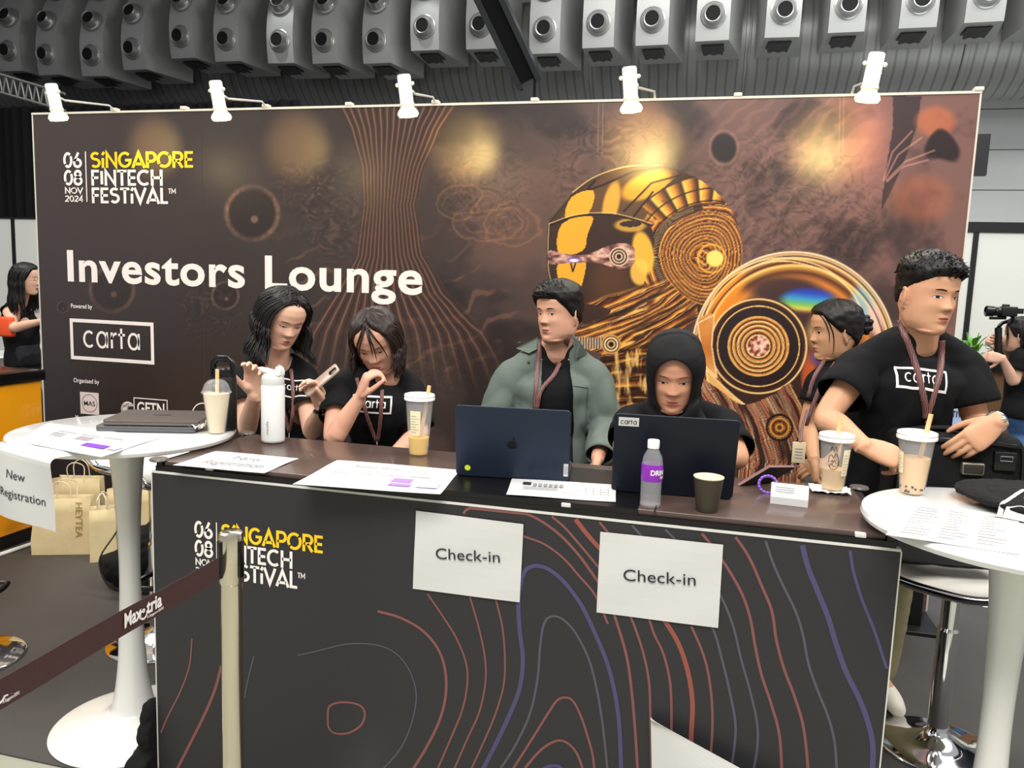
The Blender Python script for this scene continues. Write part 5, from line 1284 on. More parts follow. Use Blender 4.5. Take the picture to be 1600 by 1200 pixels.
# dark paper cup
p = at(1104, 800, Z=1.0); x, y = p.x, p.y + .012
t = thing('paper_cup', 'dark brown paper cup with cream inside, at the desk edge before the laptop', 'cup', (x, y, 1.0006))
mb = MB(); mb.lathe([(.001, 1.004), (.0255, 1.004), (.0265, 1.001), (.0365, 1.086)], 40, c=(x, y)); mb.f.pop(); mb.m.pop(); obj('cup_wall', mb, mat('cup_dark', rgb(58, 50, 38), .5), t, angle=50)
mb = MB(); mb.lathe([(.0258, 1.010), (.0355, 1.086), (.0372, 1.0885), (.0378, 1.087), (.0365, 1.085)], 40, c=(x, y), cap=False); mb.lathe([(.001, 1.012), (.026, 1.012)], 40, c=(x, y), cap=False); obj('rim_and_inside', mb, mat('cup_cream', rgb(226, 222, 190), .5), t, angle=60, label='cream inside and rolled rim')
# napkins
def napkin(cx_, cy_, z, r, label, seed, hgt=.010):
    mb = MB(); rr = random.Random(seed); P = []
    n = 22
    for i in range(n+1):
        row = []
        for j in range(n+1):
            u = i/n*2-1; v = j/n*2-1; q = Vector((u*2+seed, v*2, 0)); e = max(abs(u), abs(v))
            row.append((cx_ + r*(u + .12*noise.noise(q*1.3)), cy_ + r*.8*(v + .12*noise.noise(q*1.3 + Vector((5, 0, 0)))), z + .001 + hgt*max(0, noise.noise(q*1.6) + .35)*(e > .35) + .35*hgt*e*e))
        P.append(row)
    mb.grid(P); o = obj('napkin', mb, M_nap); so = o.modifiers.new('s', 'SOLIDIFY'); so.thickness = .001; tag(o, label, 'napkin'); rebase(o); return o
p = at(1297, 768, Z=1.0); napkin(p.x - .002, p.y, 1.0, .052, 'crumpled white napkin under the milk tea on the desk', 2, .009)
p = at(300, 672, Z=LTZ); napkin(p.x + .0, p.y, LTZ, .055, 'crumpled white napkin on the left table between laptops and iced drink', 6, .028)
# white card wedge
a = at(1203, 787, Z=1.0); b = at(1262, 794, Z=1.0); u_ = (b - a).normalized(); pv = Vector((-u_.y, u_.x, 0)); w_ = (b - a).length
t = thing('card_stand', 'small white wedge card stand with fine print near the right end of the desk', 'card stand', tuple(a))
mb = MB(); secs = []
prof = [(0, .0006), (0, .020), (.020, .052), (.026, .052), (.05, .0006)]
for s_ in (0, w_): secs.append([a + u_*s_ + pv*q[0] + Vector((0, 0, q[1] - (a.z - 1.0))) for q in prof])
mb.rings(secs); obj('stand_body', mb, M_paper, t, smooth=False)
mb = MB(); fo = lambda u, v: a + u_*(u*w_) + pv*(.020*v - .0008) + Vector((0, 0, .020 + .032*v + .0006))
for k in range(3): mb.add([fo(.12, .75-.16*k), fo(.62, .75-.16*k), fo(.62, .70-.16*k), fo(.12, .70-.16*k)], [(0, 1, 2, 3)])
obj('print', mb, M_inkg, t, smooth=False)
# phone propped on a purple ring
a = at(1152, 757, Z=1.004); b = at(1205, 762, Z=1.004); u_ = Vector((.86, .5, 0)).normalized()
t = thing('phone_on_grip', 'rose cased phone propped up at a slant beside the dark laptop', 'phone', tuple(a))
c0 = at(1152, 756, Z=1.006); c1 = at(1200, 727, Y=c0.y + .03); c2 = at(1240, 727, Y=c0.y + .10); e1 = (c1 - c0); e2 = (c2 - c1)
mb = MB(); nrm = e1.cross(e2).normalized()*.009
if nrm.z < 0: nrm = -nrm
q = [c0, c1, c2, c0 + e2]; mb.add([v - nrm for v in q] + q, [(3, 2, 1, 0), (4, 5, 6, 7), (0, 1, 5, 4), (1, 2, 6, 5), (2, 3, 7, 6), (3, 0, 4, 7)]); obj('phone_body', mb, mat('phone_rose', rgb(128, 96, 92), .3, metal=.3), t, smooth=False)
mb = MB(); mb.add([v - nrm*1.1 for v in q], [(0, 1, 2, 3)]); obj('screen', mb, M_blackgl, t, smooth=False)
ctr = at(1200, 757, Z=1.024); mb = MB(); mb.tube([ctr + Vector((.024*math.cos(a_), .008*math.sin(a_), .022*math.sin(a_))) for a_ in [2*PI*k/32 for k in range(32)]], .0035, 8, loop=True)
rr = random.Random(2); 
for k in range(16): a_ = 2*PI*k/16; mb.sphere(ctr + Vector((.024*math.cos(a_), .008*math.sin(a_), .022*math.sin(a_))), .0046, 8, 6)
o = obj('coil_wristband', mb, mat('purple_clear', rgb(150, 100, 220), .15, trans=.4, coat=.4)); tag(o, 'purple beaded wrist coil standing on the desk before the phone', 'wristband'); rebase(o)
# folded black garment with boxed word on the right table
gc = at(1570, 795, Z=RTZ)
Mg = Matrix.Rotation(math.radians(-38), 3, 'Z'); pa = MB(); pa.sphere((1.385, .20, RTZ + .026), (.23, .17, .024), 44, 14, M=Mg); pb = MB(); pb.sphere((1.40, .16, RTZ + .032), (.20, .14, .030), 36, 14, M=Mg)
me = blob_mesh([pa, pb], .005, 3); crumple(me, .007, 30, 7)
for v in me.vertices: v.co.z = max(v.co.z, RTZ + .0035)
t = thing('folded_garment', 'folded black shirt with white boxed word on the right table', 'clothing', (1.38, .2, RTZ + .003))
bv = None
gm = obj_me('cloth', me, mat('shirt_black', rgb(17, 17, 18), .8, spec=.3, bump=.15, bscale=250), t)
def drape_fn(o, lift=.0015):
    T = BVHTree.FromPolygons([v.co + OFF[o.name] for v in o.data.vertices], [tuple(p.vertices) for p in o.data.polygons])
    def f(p):
        h = T.ray_cast(Vector((p[0], p[1], 3)), Vector((0, 0, -1)))
        return h[0] + Vector((0, 0, lift)) if h[0] is not None else Vector((p[0], p[1], RTZ + .004))
    return f
mb = MB(); a = at(1556, 776, Z=RTZ + .05); ux_ = (at(1600, 770, Z=RTZ + .05) - a).normalized(); uy_ = Vector((-ux_.y, ux_.x, 0)); uy_ = (uy_ - ux_*.35).normalized()
carta_logo(mb, a - uy_*.105, ux_, uy_, .22, .105, mapf=drape_fn(gm), sub=.006, fr=.05)
obj('garment_print', mb, M_let, t, smooth=False)

# ------------------------------------------------------------------ things beyond the right end
t = thing('black_plinth', 'low black plinth on the floor behind the right stool', 'plinth', (1.57, 2.0, 0))
a = at(1400, 992, Z=0); b = at(1466, 1001, Z=0)
mb = MB(); mb.box((a.x - .1, 1.98, .01), (b.x - .05, 2.16, .50), bev=.004); obj('body', mb, M_blk, t)
mb = MB(); mb.box((a.x - .12, 1.90, 0), (b.x + .02, 2.18, .018), bev=.003); obj('base_plate', mb, M_blk, t)
# planter box with leafy plants
a = at(1495, 560, Y=4.6); b = at(1640, 560, Y=4.6); zt = at(1545, 566, Y=4.6).z
t = thing('planter_box', 'long wood planter with black rim, beyond the right end of the backdrop', 'planter', ((a.x+b.x)/2, 4.8, 0))
M_wood = mat_stripes('planter_wood', [rgb(126, 92, 60), rgb(108, 76, 48), rgb(132, 98, 64)], (1, 1, .1), 14, 2.0, .5)
mb = MB(); mb.box((a.x - .2, 4.6, .02), (b.x + .8, 5.0, zt - .05)); obj('box_body', mb, M_wood, t, smooth=False)
mb = MB(); mb.box((a.x - .22, 4.57, zt - .06), (b.x + .82, 5.03, zt)); mb.box((a.x - .2, 4.58, 0), (b.x + .8, 5.0, .05)); obj('rim', mb, M_blk, t, smooth=False)
M_leaf = mat('leaf_green', rgb(92, 150, 48), .5, var=.35, vscale=9)
rr = random.Random(11)
for k in range(7):
    bx = a.x - .05 + k*.20; by = 4.8 + rr.uniform(-.06, .06); p_ = Vector((bx, by, zt - .03))
    mb = MB()
    for q in range(46):
        az = rr.uniform(0, 2*PI); el = rr.uniform(.15, 1.35); L_ = rr.uniform(.16, .30); d0 = Vector((math.cos(az)*math.cos(el), math.sin(az)*math.cos(el), math.sin(el)))
        s0 = p_ + d0*L_*rr.uniform(.15, .5) + Vector((0, 0, rr.uniform(0, .08))); w_ = rr.uniform(.014, .024); sd = d0.cross(Vector((0, 0, 1))).normalized(); L2 = rr.uniform(.09, .15)
        pts = []
        for s_ in (0, .3, .6, 1.0):
            cpt = s0 + d0*L2*s_ + Vector((0, 0, -.05*s_*s_)); ww = w_*math.sin(PI*min(.98, s_*.85 + .1)); pts.append((cpt - sd*ww, cpt + Vector((0, 0, -.004)), cpt + sd*ww))
        mb.grid(pts)
    for q in range(6): mb.tube([p_, p_ + Vector((rr.uniform(-.1, .1), rr.uniform(-.1, .1), rr.uniform(.12, .25)))], .004, 5)
    pl = obj('leafy_plant', mb, M_leaf); tag(pl, 'bright green leafy plant in the wood planter at right, %s' % ['nearest the tall man', 'second from his shoulder', 'third from his shoulder', 'just before the camera', 'behind the camera rig', 'sixth along', 'seventh along', 'eighth along', 'ninth along', 'last along'][k], 'plant', 'leafy plants in the planter'); rebase(pl)
# pale blue festival sign farther back
t = thing('festival_sign', 'pale blue sign ending in TIVAL, seen under the tall man\'s arm', 'sign', (2.05, 3.3, 0))
a = at(1476, 632, 3.3); b = at(1530, 632, 3.3)
mb = MB(); mb.box((a.x - .25, 3.3, .02), (b.x, 3.34, a.z), bev=.003); obj('sign_panel', mb, mat('sign_blue', rgb(176, 196, 232), .4), t)
mb = MB(); a = at(1481, 651, 3.296); put_text(mb, 'STIVAL', a, UX, UZ, height=.04, width=.125, bold=.02); obj('lettering', mb, M_ink, t, smooth=False)
# ================================================================== people
SKN = {}
def skin(name, c): return mat('skin_' + name, c, .48, spec=.35, var=.05, vscale=18, sss=.06)
M_lip = mat('lips', rgb(172, 92, 84), .4); M_brow = mat('brow', rgb(44, 32, 28), .8); M_scl = mat('eye_white', rgb(222, 214, 206), .3); M_iris = mat('iris_dark', rgb(24, 16, 14), .15)
M_nos = mat('nostril', rgb(96, 52, 42), .7)
M_hair = mat('hair_black', rgb(20, 17, 17), .5, spec=.4, var=.3, vscale=40)
M_hairb = mat('hair_dark_brown', rgb(38, 26, 22), .48, spec=.4, var=.35, vscale=30)
M_shirt = mat('tshirt_black', rgb(15, 15, 18), .85, spec=.25, bump=.1, bscale=500)
M_pants = mat('trousers_dark', rgb(30, 32, 40), .8)
M_khaki = mat('trousers_khaki', rgb(150, 140, 104), .8, var=.08, vscale=10)
M_denim = mat('denim_blue', rgb(62, 96, 140), .8, var=.18, vscale=16, bump=.2, bscale=300)
M_jeansl = mat('denim_pale', rgb(168, 178, 190), .8, var=.12, vscale=12)
M_shoe = mat('shoe_white', rgb(222, 216, 200), .6); M_shoed = mat('shoe_dark', rgb(30, 30, 32), .6)
M_lany = mat_stripes('lanyard_print', [rgb(40, 24, 24), rgb(150, 92, 66), rgb(30, 20, 24), rgb(206, 150, 104), rgb(92, 66, 120), rgb(46, 28, 28)], (1, 1, .45), 36, 6.0, .45)
M_green = mat('overshirt_green', rgb(96, 107, 99), .78, var=.06, vscale=9, bump=.15, bscale=300)
M_gold = mat('gold_ring', rgb(230, 190, 110), .2, metal=1)

# head rows: z, front y, back y, half width
HROW = [(-.119,.046,.018,.012),(-.115,.062,.006,.026),(-.107,.070,-.008,.038),(-.095,.073,-.026,.048),(-.080,.0735,-.044,.056),(-.062,.075,-.062,.062),(-.045,.077,-.076,.066),(-.025,.079,-.088,.070),(0,.080,-.096,.0735),(.025,.085,-.101,.076),(.05,.0855,-.101,.0765),(.072,.078,-.095,.071),(.090,.063,-.080,.058),(.103,.042,-.060,.040),(.111,.018,-.036,.022),(.114,-.004,-.014,.006)]
_hz = np.array([r[0] for r in HROW])
def hrow(z, jaw=1.0, wid=1.0):
    f = np.interp(z, _hz, [r[1] for r in HROW]); b = np.interp(z, _hz, [r[2] for r in HROW]); w = np.interp(z, _hz, [r[3] for r in HROW])
    k = 1 + (jaw-1)*max(0, min(1, (-.02 - z)/.06)); return f, b, w*wid*k
def g2(x, z, cx, cz, sx, sz): return math.exp(-((x-cx)/sx)**2*.5 - ((z-cz)/sz)**2*.5)
def feat(x, z, P):
    ns = P.get('nose', 1.0); ax = abs(x); d = 0
    if -.050 < z < .022:
        t = (.014 - z)/.046; h = (.002 + .0155*min(1, max(0, t))**1.25)*ns if z > -.032 else .0175*ns*max(0, 1 - ((-.032 - z)/.011))**.8 if z > -.043 else 0
        sg = .0055 + .0045*min(1, max(0, t)); d += h*math.exp(-(x/sg)**2*.5)
    d += .0065*ns*g2(ax, z, .0125, -.0335, .0055, .0062)
    d -= .0075*g2(ax, z, .031, .001, .014, .010) - .0055*g2(ax, z, .032, -.001, .010, .0065)
    d += .0030*g2(ax, z, .026, .020, .016, .006)
    d += .0045*g2(ax, z, .040, -.026, .015, .014)
    d += .0048*g2(ax, z, 0, -.064, .017, .011) + .0034*g2(ax, z, 0, -.0585, .013, .0032) + .0044*g2(ax, z, 0, -.0705, .012, .0042) - .0036*g2(ax, z, 0, -.0640, .016, .0017)
    d -= .0035*g2(ax, z, 0, -.0815, .014, .005); d += .0045*g2(ax, z, 0, -.098, .014, .010)
    d -= .0022*g2(ax, z, .021, -.052, .004, .010)
    return d
def head_mb(P, off=None, nz=84, na=96, ears=True):
    """closed head in its own frame: y forward, z up, origin between the eyes' level and the skull's middle"""
    mb = MB(); secs = []
    zs = [-.119 + .233*(.5 - .5*math.cos(PI*(i/(nz-1)))) for i in range(nz)] if off else list(np.linspace(-.119, .1138, nz))
    for z in zs:
        f, b, w = hrow(z, P.get('jaw', 1), P.get('wid', 1)); yc = -.012; ring = []
        for j in range(na):
            a = 2*PI*j/na; a = a - .35*math.sin(2*a)*.0 ; s_, c_ = math.sin(a), math.cos(a)
            n = 2.25; x = w*math.copysign(abs(s_)**(2/n), s_); yy = (f - yc if c_ > 0 else yc - b)*math.copysign(abs(c_)**(2/n), c_) + yc
            if b > yc: yy = b + (f-b)*.5 + (f-b)*.5*math.copysign(abs(c_)**(2/n), c_)
            if c_ > 0 and not off: yy += feat(x, z, P)*min(1, c_*2.2)
            if off:
                o = off(math.degrees(a) if a <= PI else math.degrees(a) - 360, z); v = Vector((x, yy + .012, z*.9)); L_ = v.length; v = v*((L_ + o)/max(L_, 1e-5)); x, yy, z2 = v.x, v.y - .012, v.z/.9
                ring.append(Vector((x, yy, z2))); continue
            ring.append(Vector((x, yy, z)))
        secs.append(ring)
    mb.rings(secs)
    if ears and not off:
        for s in (-1, 1):
            R = Matrix.Translation((s*(.0735*P.get('wid', 1)), -.014, -.012)) @ Matrix.Rotation(math.radians(-s*24), 4, 'Z') @ Matrix.Rotation(math.radians(-10), 4, 'X')
            e = MB(); e.sphere((0, 0, 0), (.0065, .0155, .029), 14, 12); mb.merge(e, R)
            e = MB(); e.tube([Vector((s*.006, .016*math.cos(a_) - .002, .030*math.sin(a_) + .002)) for a_ in [math.radians(q) for q in range(-60, 215, 18)]], .0036, 8); mb.merge(e, R)
            e = MB(); e.sphere((s*.002, .004, -.026), (.005, .008, .008), 10, 8); mb.merge(e, R)
    return mb
def head_frame(c, yaw, pitch=0, roll=0, scale=1.0):
    d = Vector((CAM.x - c.x, CAM.y - c.y, 0)).normalized(); th = math.atan2(d.y, d.x) - PI/2 + math.radians(yaw)
    return Matrix.Translation(c) @ Matrix.Rotation(th, 4, 'Z') @ Matrix.Rotation(math.radians(-pitch), 4, 'X') @ Matrix.Rotation(math.radians(roll), 4, 'Y') @ Matrix.Scale(scale, 4)

def limb(pts, radii, seg=18, k=5):
    P = smoothpath([tuple(p) + (r,) for p, r in zip(pts, radii)], k)
    mb = MB(); mb.tube([Vector(tuple(q[:3])) for q in P], [float(q[3]) for q in P], seg)
    mb.sphere(Vector(tuple(P[0][:3])), float(P[0][3])*.99, seg, 10); mb.sphere(Vector(tuple(P[-1][:3])), float(P[-1][3])*.99, seg, 10)
    return mb
def ell(c, R, F, a, b, n=28, e=2.3):
    out = []
    for j in range(n):
        t = 2*PI*j/n; s_, c_ = math.sin(t), math.cos(t)
        out.append(c + R*(a*math.copysign(abs(c_)**(2/e), c_)) + F*(b*math.copysign(abs(s_)**(2/e), s_)))
    return out
def torso_mb(pel, nb, SL, SR, g=1.0, dep=1.0, grow=0.0, female=False, hipw=.165):
    """closed loft from the hips to the base of the neck; SL, SR the shoulder joints"""
    R = (SR - SL); hw = R.length/2; R.normalize(); up = (nb - pel).normalized(); F = R.cross(up).normalized(); R2 = R
    mid = (SL + SR)/2
    T = [(0.0, hipw*g, .118), (.12, (hipw-.003)*g, .116), (.30, .140*g if female else .155*g, .100), (.50, .145*g if female else .165*g, .110), (.68, hw*.86, .118), (.80, hw*.96, .112), (.90, hw*1.02, .095), (.965, hw*.92, .078), (1.0, hw*.62, .066), (1.03, .075, .060), (1.06, .058, .056)]
    secs = []
    for t, a, b in T:
        c = pel.lerp(mid, min(1, t)); c = c + up*(max(0, t-1)*(nb-pel).length*.9) ; 
        if t > .8: c = c.lerp(Vector((mid.x, mid.y, c.z)) , .5)
        secs.append(ell(c, R2, F, a + grow, b*dep + grow))
    mb = MB(); mb.rings(secs)
    if female:
        for s in (-1, 1): mb.sphere(pel.lerp(mid, .70) + R*(s*hw*.42) + F*(.055*dep) , (.062, .062, .065), 20, 14)
    return mb, R, F, up

def hand_mb(Wp, D, N, side, curls, scale=1.0, thumb=(.55, .75, .35), spread=.0, tcurl=.35):
    """palm with five bent fingers; D towards the fingers, N the way the palm faces, side = +1/-1 picks the thumb's side"""
    D = Vector(D).normalized(); N = Vector(N); N = (N - D*N.dot(D)).normalized(); L = D.cross(N)*side; S_ = scale
    mb = MB(); secs = []
    for t, a, b in ((-.02, .026, .020), (0, .027, .019), (.02, .034, .0185), (.05, .040, .0165), (.08, .041, .0145), (.094, .038, .0115), (.100, .030, .007)):
        secs.append(ell(Wp + D*(t*S_), L, N, a*S_, b*S_, 20, 2.6))
    mb.rings(secs)
    mb.sphere(Wp + D*(.035*S_) + L*(.022*S_) + N*(.010*S_), (.018*S_, .018*S_, .018*S_), 14, 10)
    lens = [(.043, .026, .021), (.047, .029, .022), (.043, .027, .021), (.034, .020, .018)]
    offs = [.0300, .0102, -.0100, -.0290]
    for i in range(4):
        base = Wp + D*((.090 - (.004 if i in (0, 2) else .012 if i == 3 else 0))*S_) + L*(offs[i]*S_); ang = 0; d0 = (D + L*spread*(1.5 - i)*.33).normalized()
        pts = [base - d0*.012*S_, base]; rs = [.0092, .0090]; p = base
        c = curls[i] if hasattr(curls, '__len__') else curls
        for k, (ln, cc) in enumerate(zip(lens[i], (c*.9, c*1.15, c*.7))):
            ang += cc; dd = d0*math.cos(ang) + N*math.sin(ang); p = p + dd*ln*S_; pts.append(p); rs.append((.0083, .0076, .0062)[k])
        mb.merge(limb(pts, [r*S_ for r in rs], 12, 3))
    td = (D*thumb[0] + L*thumb[1] + N*thumb[2]).normalized(); p = Wp + D*(.022*S_) + L*(.026*S_) + N*(.004*S_); pts = [p]; rs = [.0130]; dd = td
    tow = (D*.8 - L*.3 + N*.5).normalized()
    for k, ln in enumerate((.042, .032, .026)):
        p = p + dd*ln*S_; pts.append(p); rs.append((.0112, .0098, .0075)[k]); dd = (dd + tow*tcurl).normalized()
    mb.merge(limb(pts, [r*S_ for r in rs], 12, 3))
    return mb

class Person: pass
def cut_mesh(me, test):
    bm = bmesh.new(); bm.from_mesh(me); bmesh.ops.delete(bm, geom=[v for v in bm.verts if test(v.co)], context='VERTS'); bm.to_mesh(me); bm.free(); me.update(); return me
def relax_edges(me, cuts=(), it=10):
    bm = bmesh.new(); bm.from_mesh(me); bnd = [v for v in bm.verts if v.is_boundary]
    nbr = {v: [e.other_vert(v) for e in v.link_edges if e.is_boundary] for v in bnd}
    for _ in range(it):
        new = {v: (v.co*.4 + sum((w.co for w in ws), Vector())/len(ws)*.6) for v, ws in nbr.items() if ws}
        for v, c_ in new.items(): v.co = c_
    for v in bnd:
        for e, dn in cuts:
            h = (v.co - e).dot(dn)
            if abs(h) < .02 and ((v.co - e) - dn*h).length < .10: v.co -= dn*h
    bm.to_mesh(me); bm.free(); me.update()
def bvh_me(me): return BVHTree.FromPolygons([v.co.copy() for v in me.vertices], [tuple(p.vertices) for p in me.polygons])
def cam_hit(bvh, px, py, lift=.003, fall=None):
    d = (RM @ Vector(((px-800)/FPX, -(py-600)/FPX, -1))).normalized(); h = bvh.ray_cast(CAM, d)
    if h[0] is None: return fall
    return h[0] - d*lift
def build_person(name, S, label, S_skin, voxel=.0036):
    """S: joints and options; returns the figure"""
    o = Person(); sc = S.get('scale', 1.0); o.S = S
    pel, nb, SL, SR = S['pelvis'], S['neck'], S['SL'], S['SR']
    hc = S['head']; H = head_frame(hc, S['yaw'], S.get('pitch', 0), S.get('roll', 0), sc); o.H = H
    if S.get('female'): S.setdefault('wid', 1.04); S.setdefault('jaw', 1.08)
    root = thing('person', label, 'person', (pel.x, pel.y, 0), S.get('group')); o.root = root
    parts = []
    hm = MB(); hm.merge(head_mb(S), H); parts.append(hm)
    fem = S.get('female', False); nr = .052 if fem else .060
    nk_top = H @ Vector((0, -.022, -.055)); nk_bot = nb + Vector((0, 0, -.02))
    parts.append(limb([nk_bot, nk_bot.lerp(nk_top, .5), nk_top], [nr*1.12, nr, nr*.98], 20))
    tm, R, F, up = torso_mb(pel, nb, SL, SR, .86, .88, -.010, fem, S.get('hipw', .165)*.95); parts.append(tm); o.R, o.F, o.up = R, F, up
    m = 1.0 if not fem else .86
    for sh in (SL, SR): parts.append(limb([nb + Vector((0, 0, .016)), nb.lerp(sh, .5) + Vector((0, 0, .004)), sh + Vector((0, 0, -.01))], [.046*m, .040*m, .042*m], 18, 4))
    for sh, el, wr, tw in ((SL, S['EL'], S['WL'], 'L'), (SR, S['ER'], S['WR'], 'R')):
        parts.append(limb([nb.lerp(sh, .35) + Vector((0, 0, -.02)), sh + Vector((0, 0, -.012)), sh.lerp(el, .45), el, el.lerp(wr, .30), el.lerp(wr, .68), wr], [r*m for r in (.050, .050, .046, .040, .041, .033, .0265)], 18, 5))
    for h in S.get('hands', []): parts.append(hand_mb(**h))
    hips = S.get('hips') or [pel + R*.085*s for s in (-1, 1)]
    kn = S['knees']; an = S['ankles']
    for hp, k, a in zip(hips, kn, an):
        parts.append(limb([hp, k, k.lerp(a, .35), a + Vector((0, 0, .0))], [.070*m, .050*m, .048*m, .034*m], 14, 4))
        parts.append(limb([a, a + S.get('toe', Vector((0, -1, 0)))*.13 + Vector((0, 0, -.035))], [.034, .028], 12, 3))
    me = blob_mesh(parts, voxel, 3); bvh = bvh_me(me); o.bvh = bvh
    # face patches laid onto the skin, kept in the same mesh
    Rh = H.to_3x3(); fy = (Rh @ Vector((0, 1, 0))).normalized()
    def onface(x, z, lift=.0007):
        p0 = H @ Vector((x, .16, z)); h = bvh.ray_cast(p0, -fy)
        return (h[0] if h[0] is not None else H @ Vector((x, .08, z))) + fy*lift
    pm = MB()
    def strip(top, bot, mi, lift):  # two rows of (x,z)
        n_ = 4; P = []
        for q in range(n_+1): P.append([onface(a[0]+(b[0]-a[0])*q/n_, a[1]+(b[1]-a[1])*q/n_, lift) for a, b in zip(top, bot)])
        pm.grid(P, mi)
    op = S.get('open', .8); gz = S.get('gaze', (0, 0)); bt = S.get('brow', 1.0); ew = .0145
    for s in (-1, 1):
        cx, cz = s*.0315, .0005; N_ = 12; xs = [-ew + 2*ew*i/N_ for i in range(N_+1)]
        tilt = .0006
        up_ = lambda x: cz + (.0052*op - .0012*(1-op))*(1-(x/ew)**2) + tilt*(x/ew)*s; lo = lambda x: cz - (.0036)*(1-(x/ew)**2)*(1 if op > .4 else .9) + tilt*(x/ew)*s
        strip([(cx+x, up_(x)) for x in xs], [(cx+x, lo(x)) for x in xs], 3, .0006)
        ir = .0056; ix = gz[0]*.006; iz = gz[1]*.003 - (.0018 if op < .6 else .0)
        xi = [-ir + 2*ir*i/10 for i in range(11)]; tp = []; bo = []
        for x in xi:
            hh = math.sqrt(max(0, ir*ir - x*x)); tp.append((cx+ix+x, min(up_(ix+x), cz + iz + hh))); bo.append((cx+ix+x, max(lo(ix+x), min(cz + iz - hh, up_(ix+x)-.0002))))
        strip(tp, bo, 4, .0011)
        lw = .0016 if fem else .0012
        strip([(cx+x*1.06, up_(x) + lw*(1 if abs(x) < ew*.9 else .5)) for x in xs], [(cx+x*1.06, up_(x) - .0004) for x in xs], 2, .0014)
        strip([(cx+x, lo(x)) for x in xs[2:]], [(cx+x, lo(x) - .0005) for x in xs[2:]], 2, .0008) if fem else None
        bx = [.0155 + .031*i/10 for i in range(11)]; bz = lambda x: .0205 + .0030*math.sin((x-.0155)/.031*PI*.80) - .0012*((x-.0155)/.031); th = lambda x: (.0030 if fem else .0046)*bt*math.sin(min(1, ((x-.0155)/.031*.9+.1))*PI)**.5
        strip([(s*x, bz(x) + th(x)*.5) for x in bx], [(s*x, bz(x) - th(x)*.5) for x in bx], 2, .0006)
        # nostril
        strip([(s*(.0066 + .0035*math.cos(PI*i/6)), -.0405 + .0014*math.sin(PI*i/6)) for i in range(7)], [(s*(.0066 + .0035*math.cos(PI*i/6)), -.0405 - .0012*math.sin(PI*i/6)) for i in range(7)], 5, .0004)
    mw = S.get('mouth', .0225); lips = [(-1 + 2*i/14) for i in range(15)]; mz = -.0640; mo = S.get('mopen', 0)
    strip([(mw*u, mz + .0055*(1-abs(u)**1.6)*(1 - .22*math.exp(-(u/.16)**2))) for u in lips], [(mw*u, mz + .0004 + mo*.001*(1-u*u)) for u in lips], 1, .0005)
    strip([(mw*u, mz - mo*.0035*(1-u*u)) for u in lips], [(mw*.86*u, mz - .0074*(1-abs(u)**2.0) - mo*.003*(1-u*u)) for u in lips], 1, .0005)
    strip([(mw*.94*u, mz + .0007*(1-u*u) + mo*.001) for u in lips], [(mw*.94*u, mz - .0005 - mo*.0035*(1-u*u)) for u in lips], 5, .0010)
    n0 = len(me.vertices)
    base = mesh_to_mb(me); base.merge(pm); bpy.data.meshes.remove(me)
    ob = obj('body', base, [S_skin, M_lip, M_brow, M_scl, M_iris, M_nos], root, angle=180); o.body = ob
    return o
def mesh_to_mb(me):
    mb = MB(); mb.v = [tuple(v.co) for v in me.vertices]; mb.f = [tuple(p.vertices) for p in me.polygons]; mb.m = [0]*len(mb.f); return mb

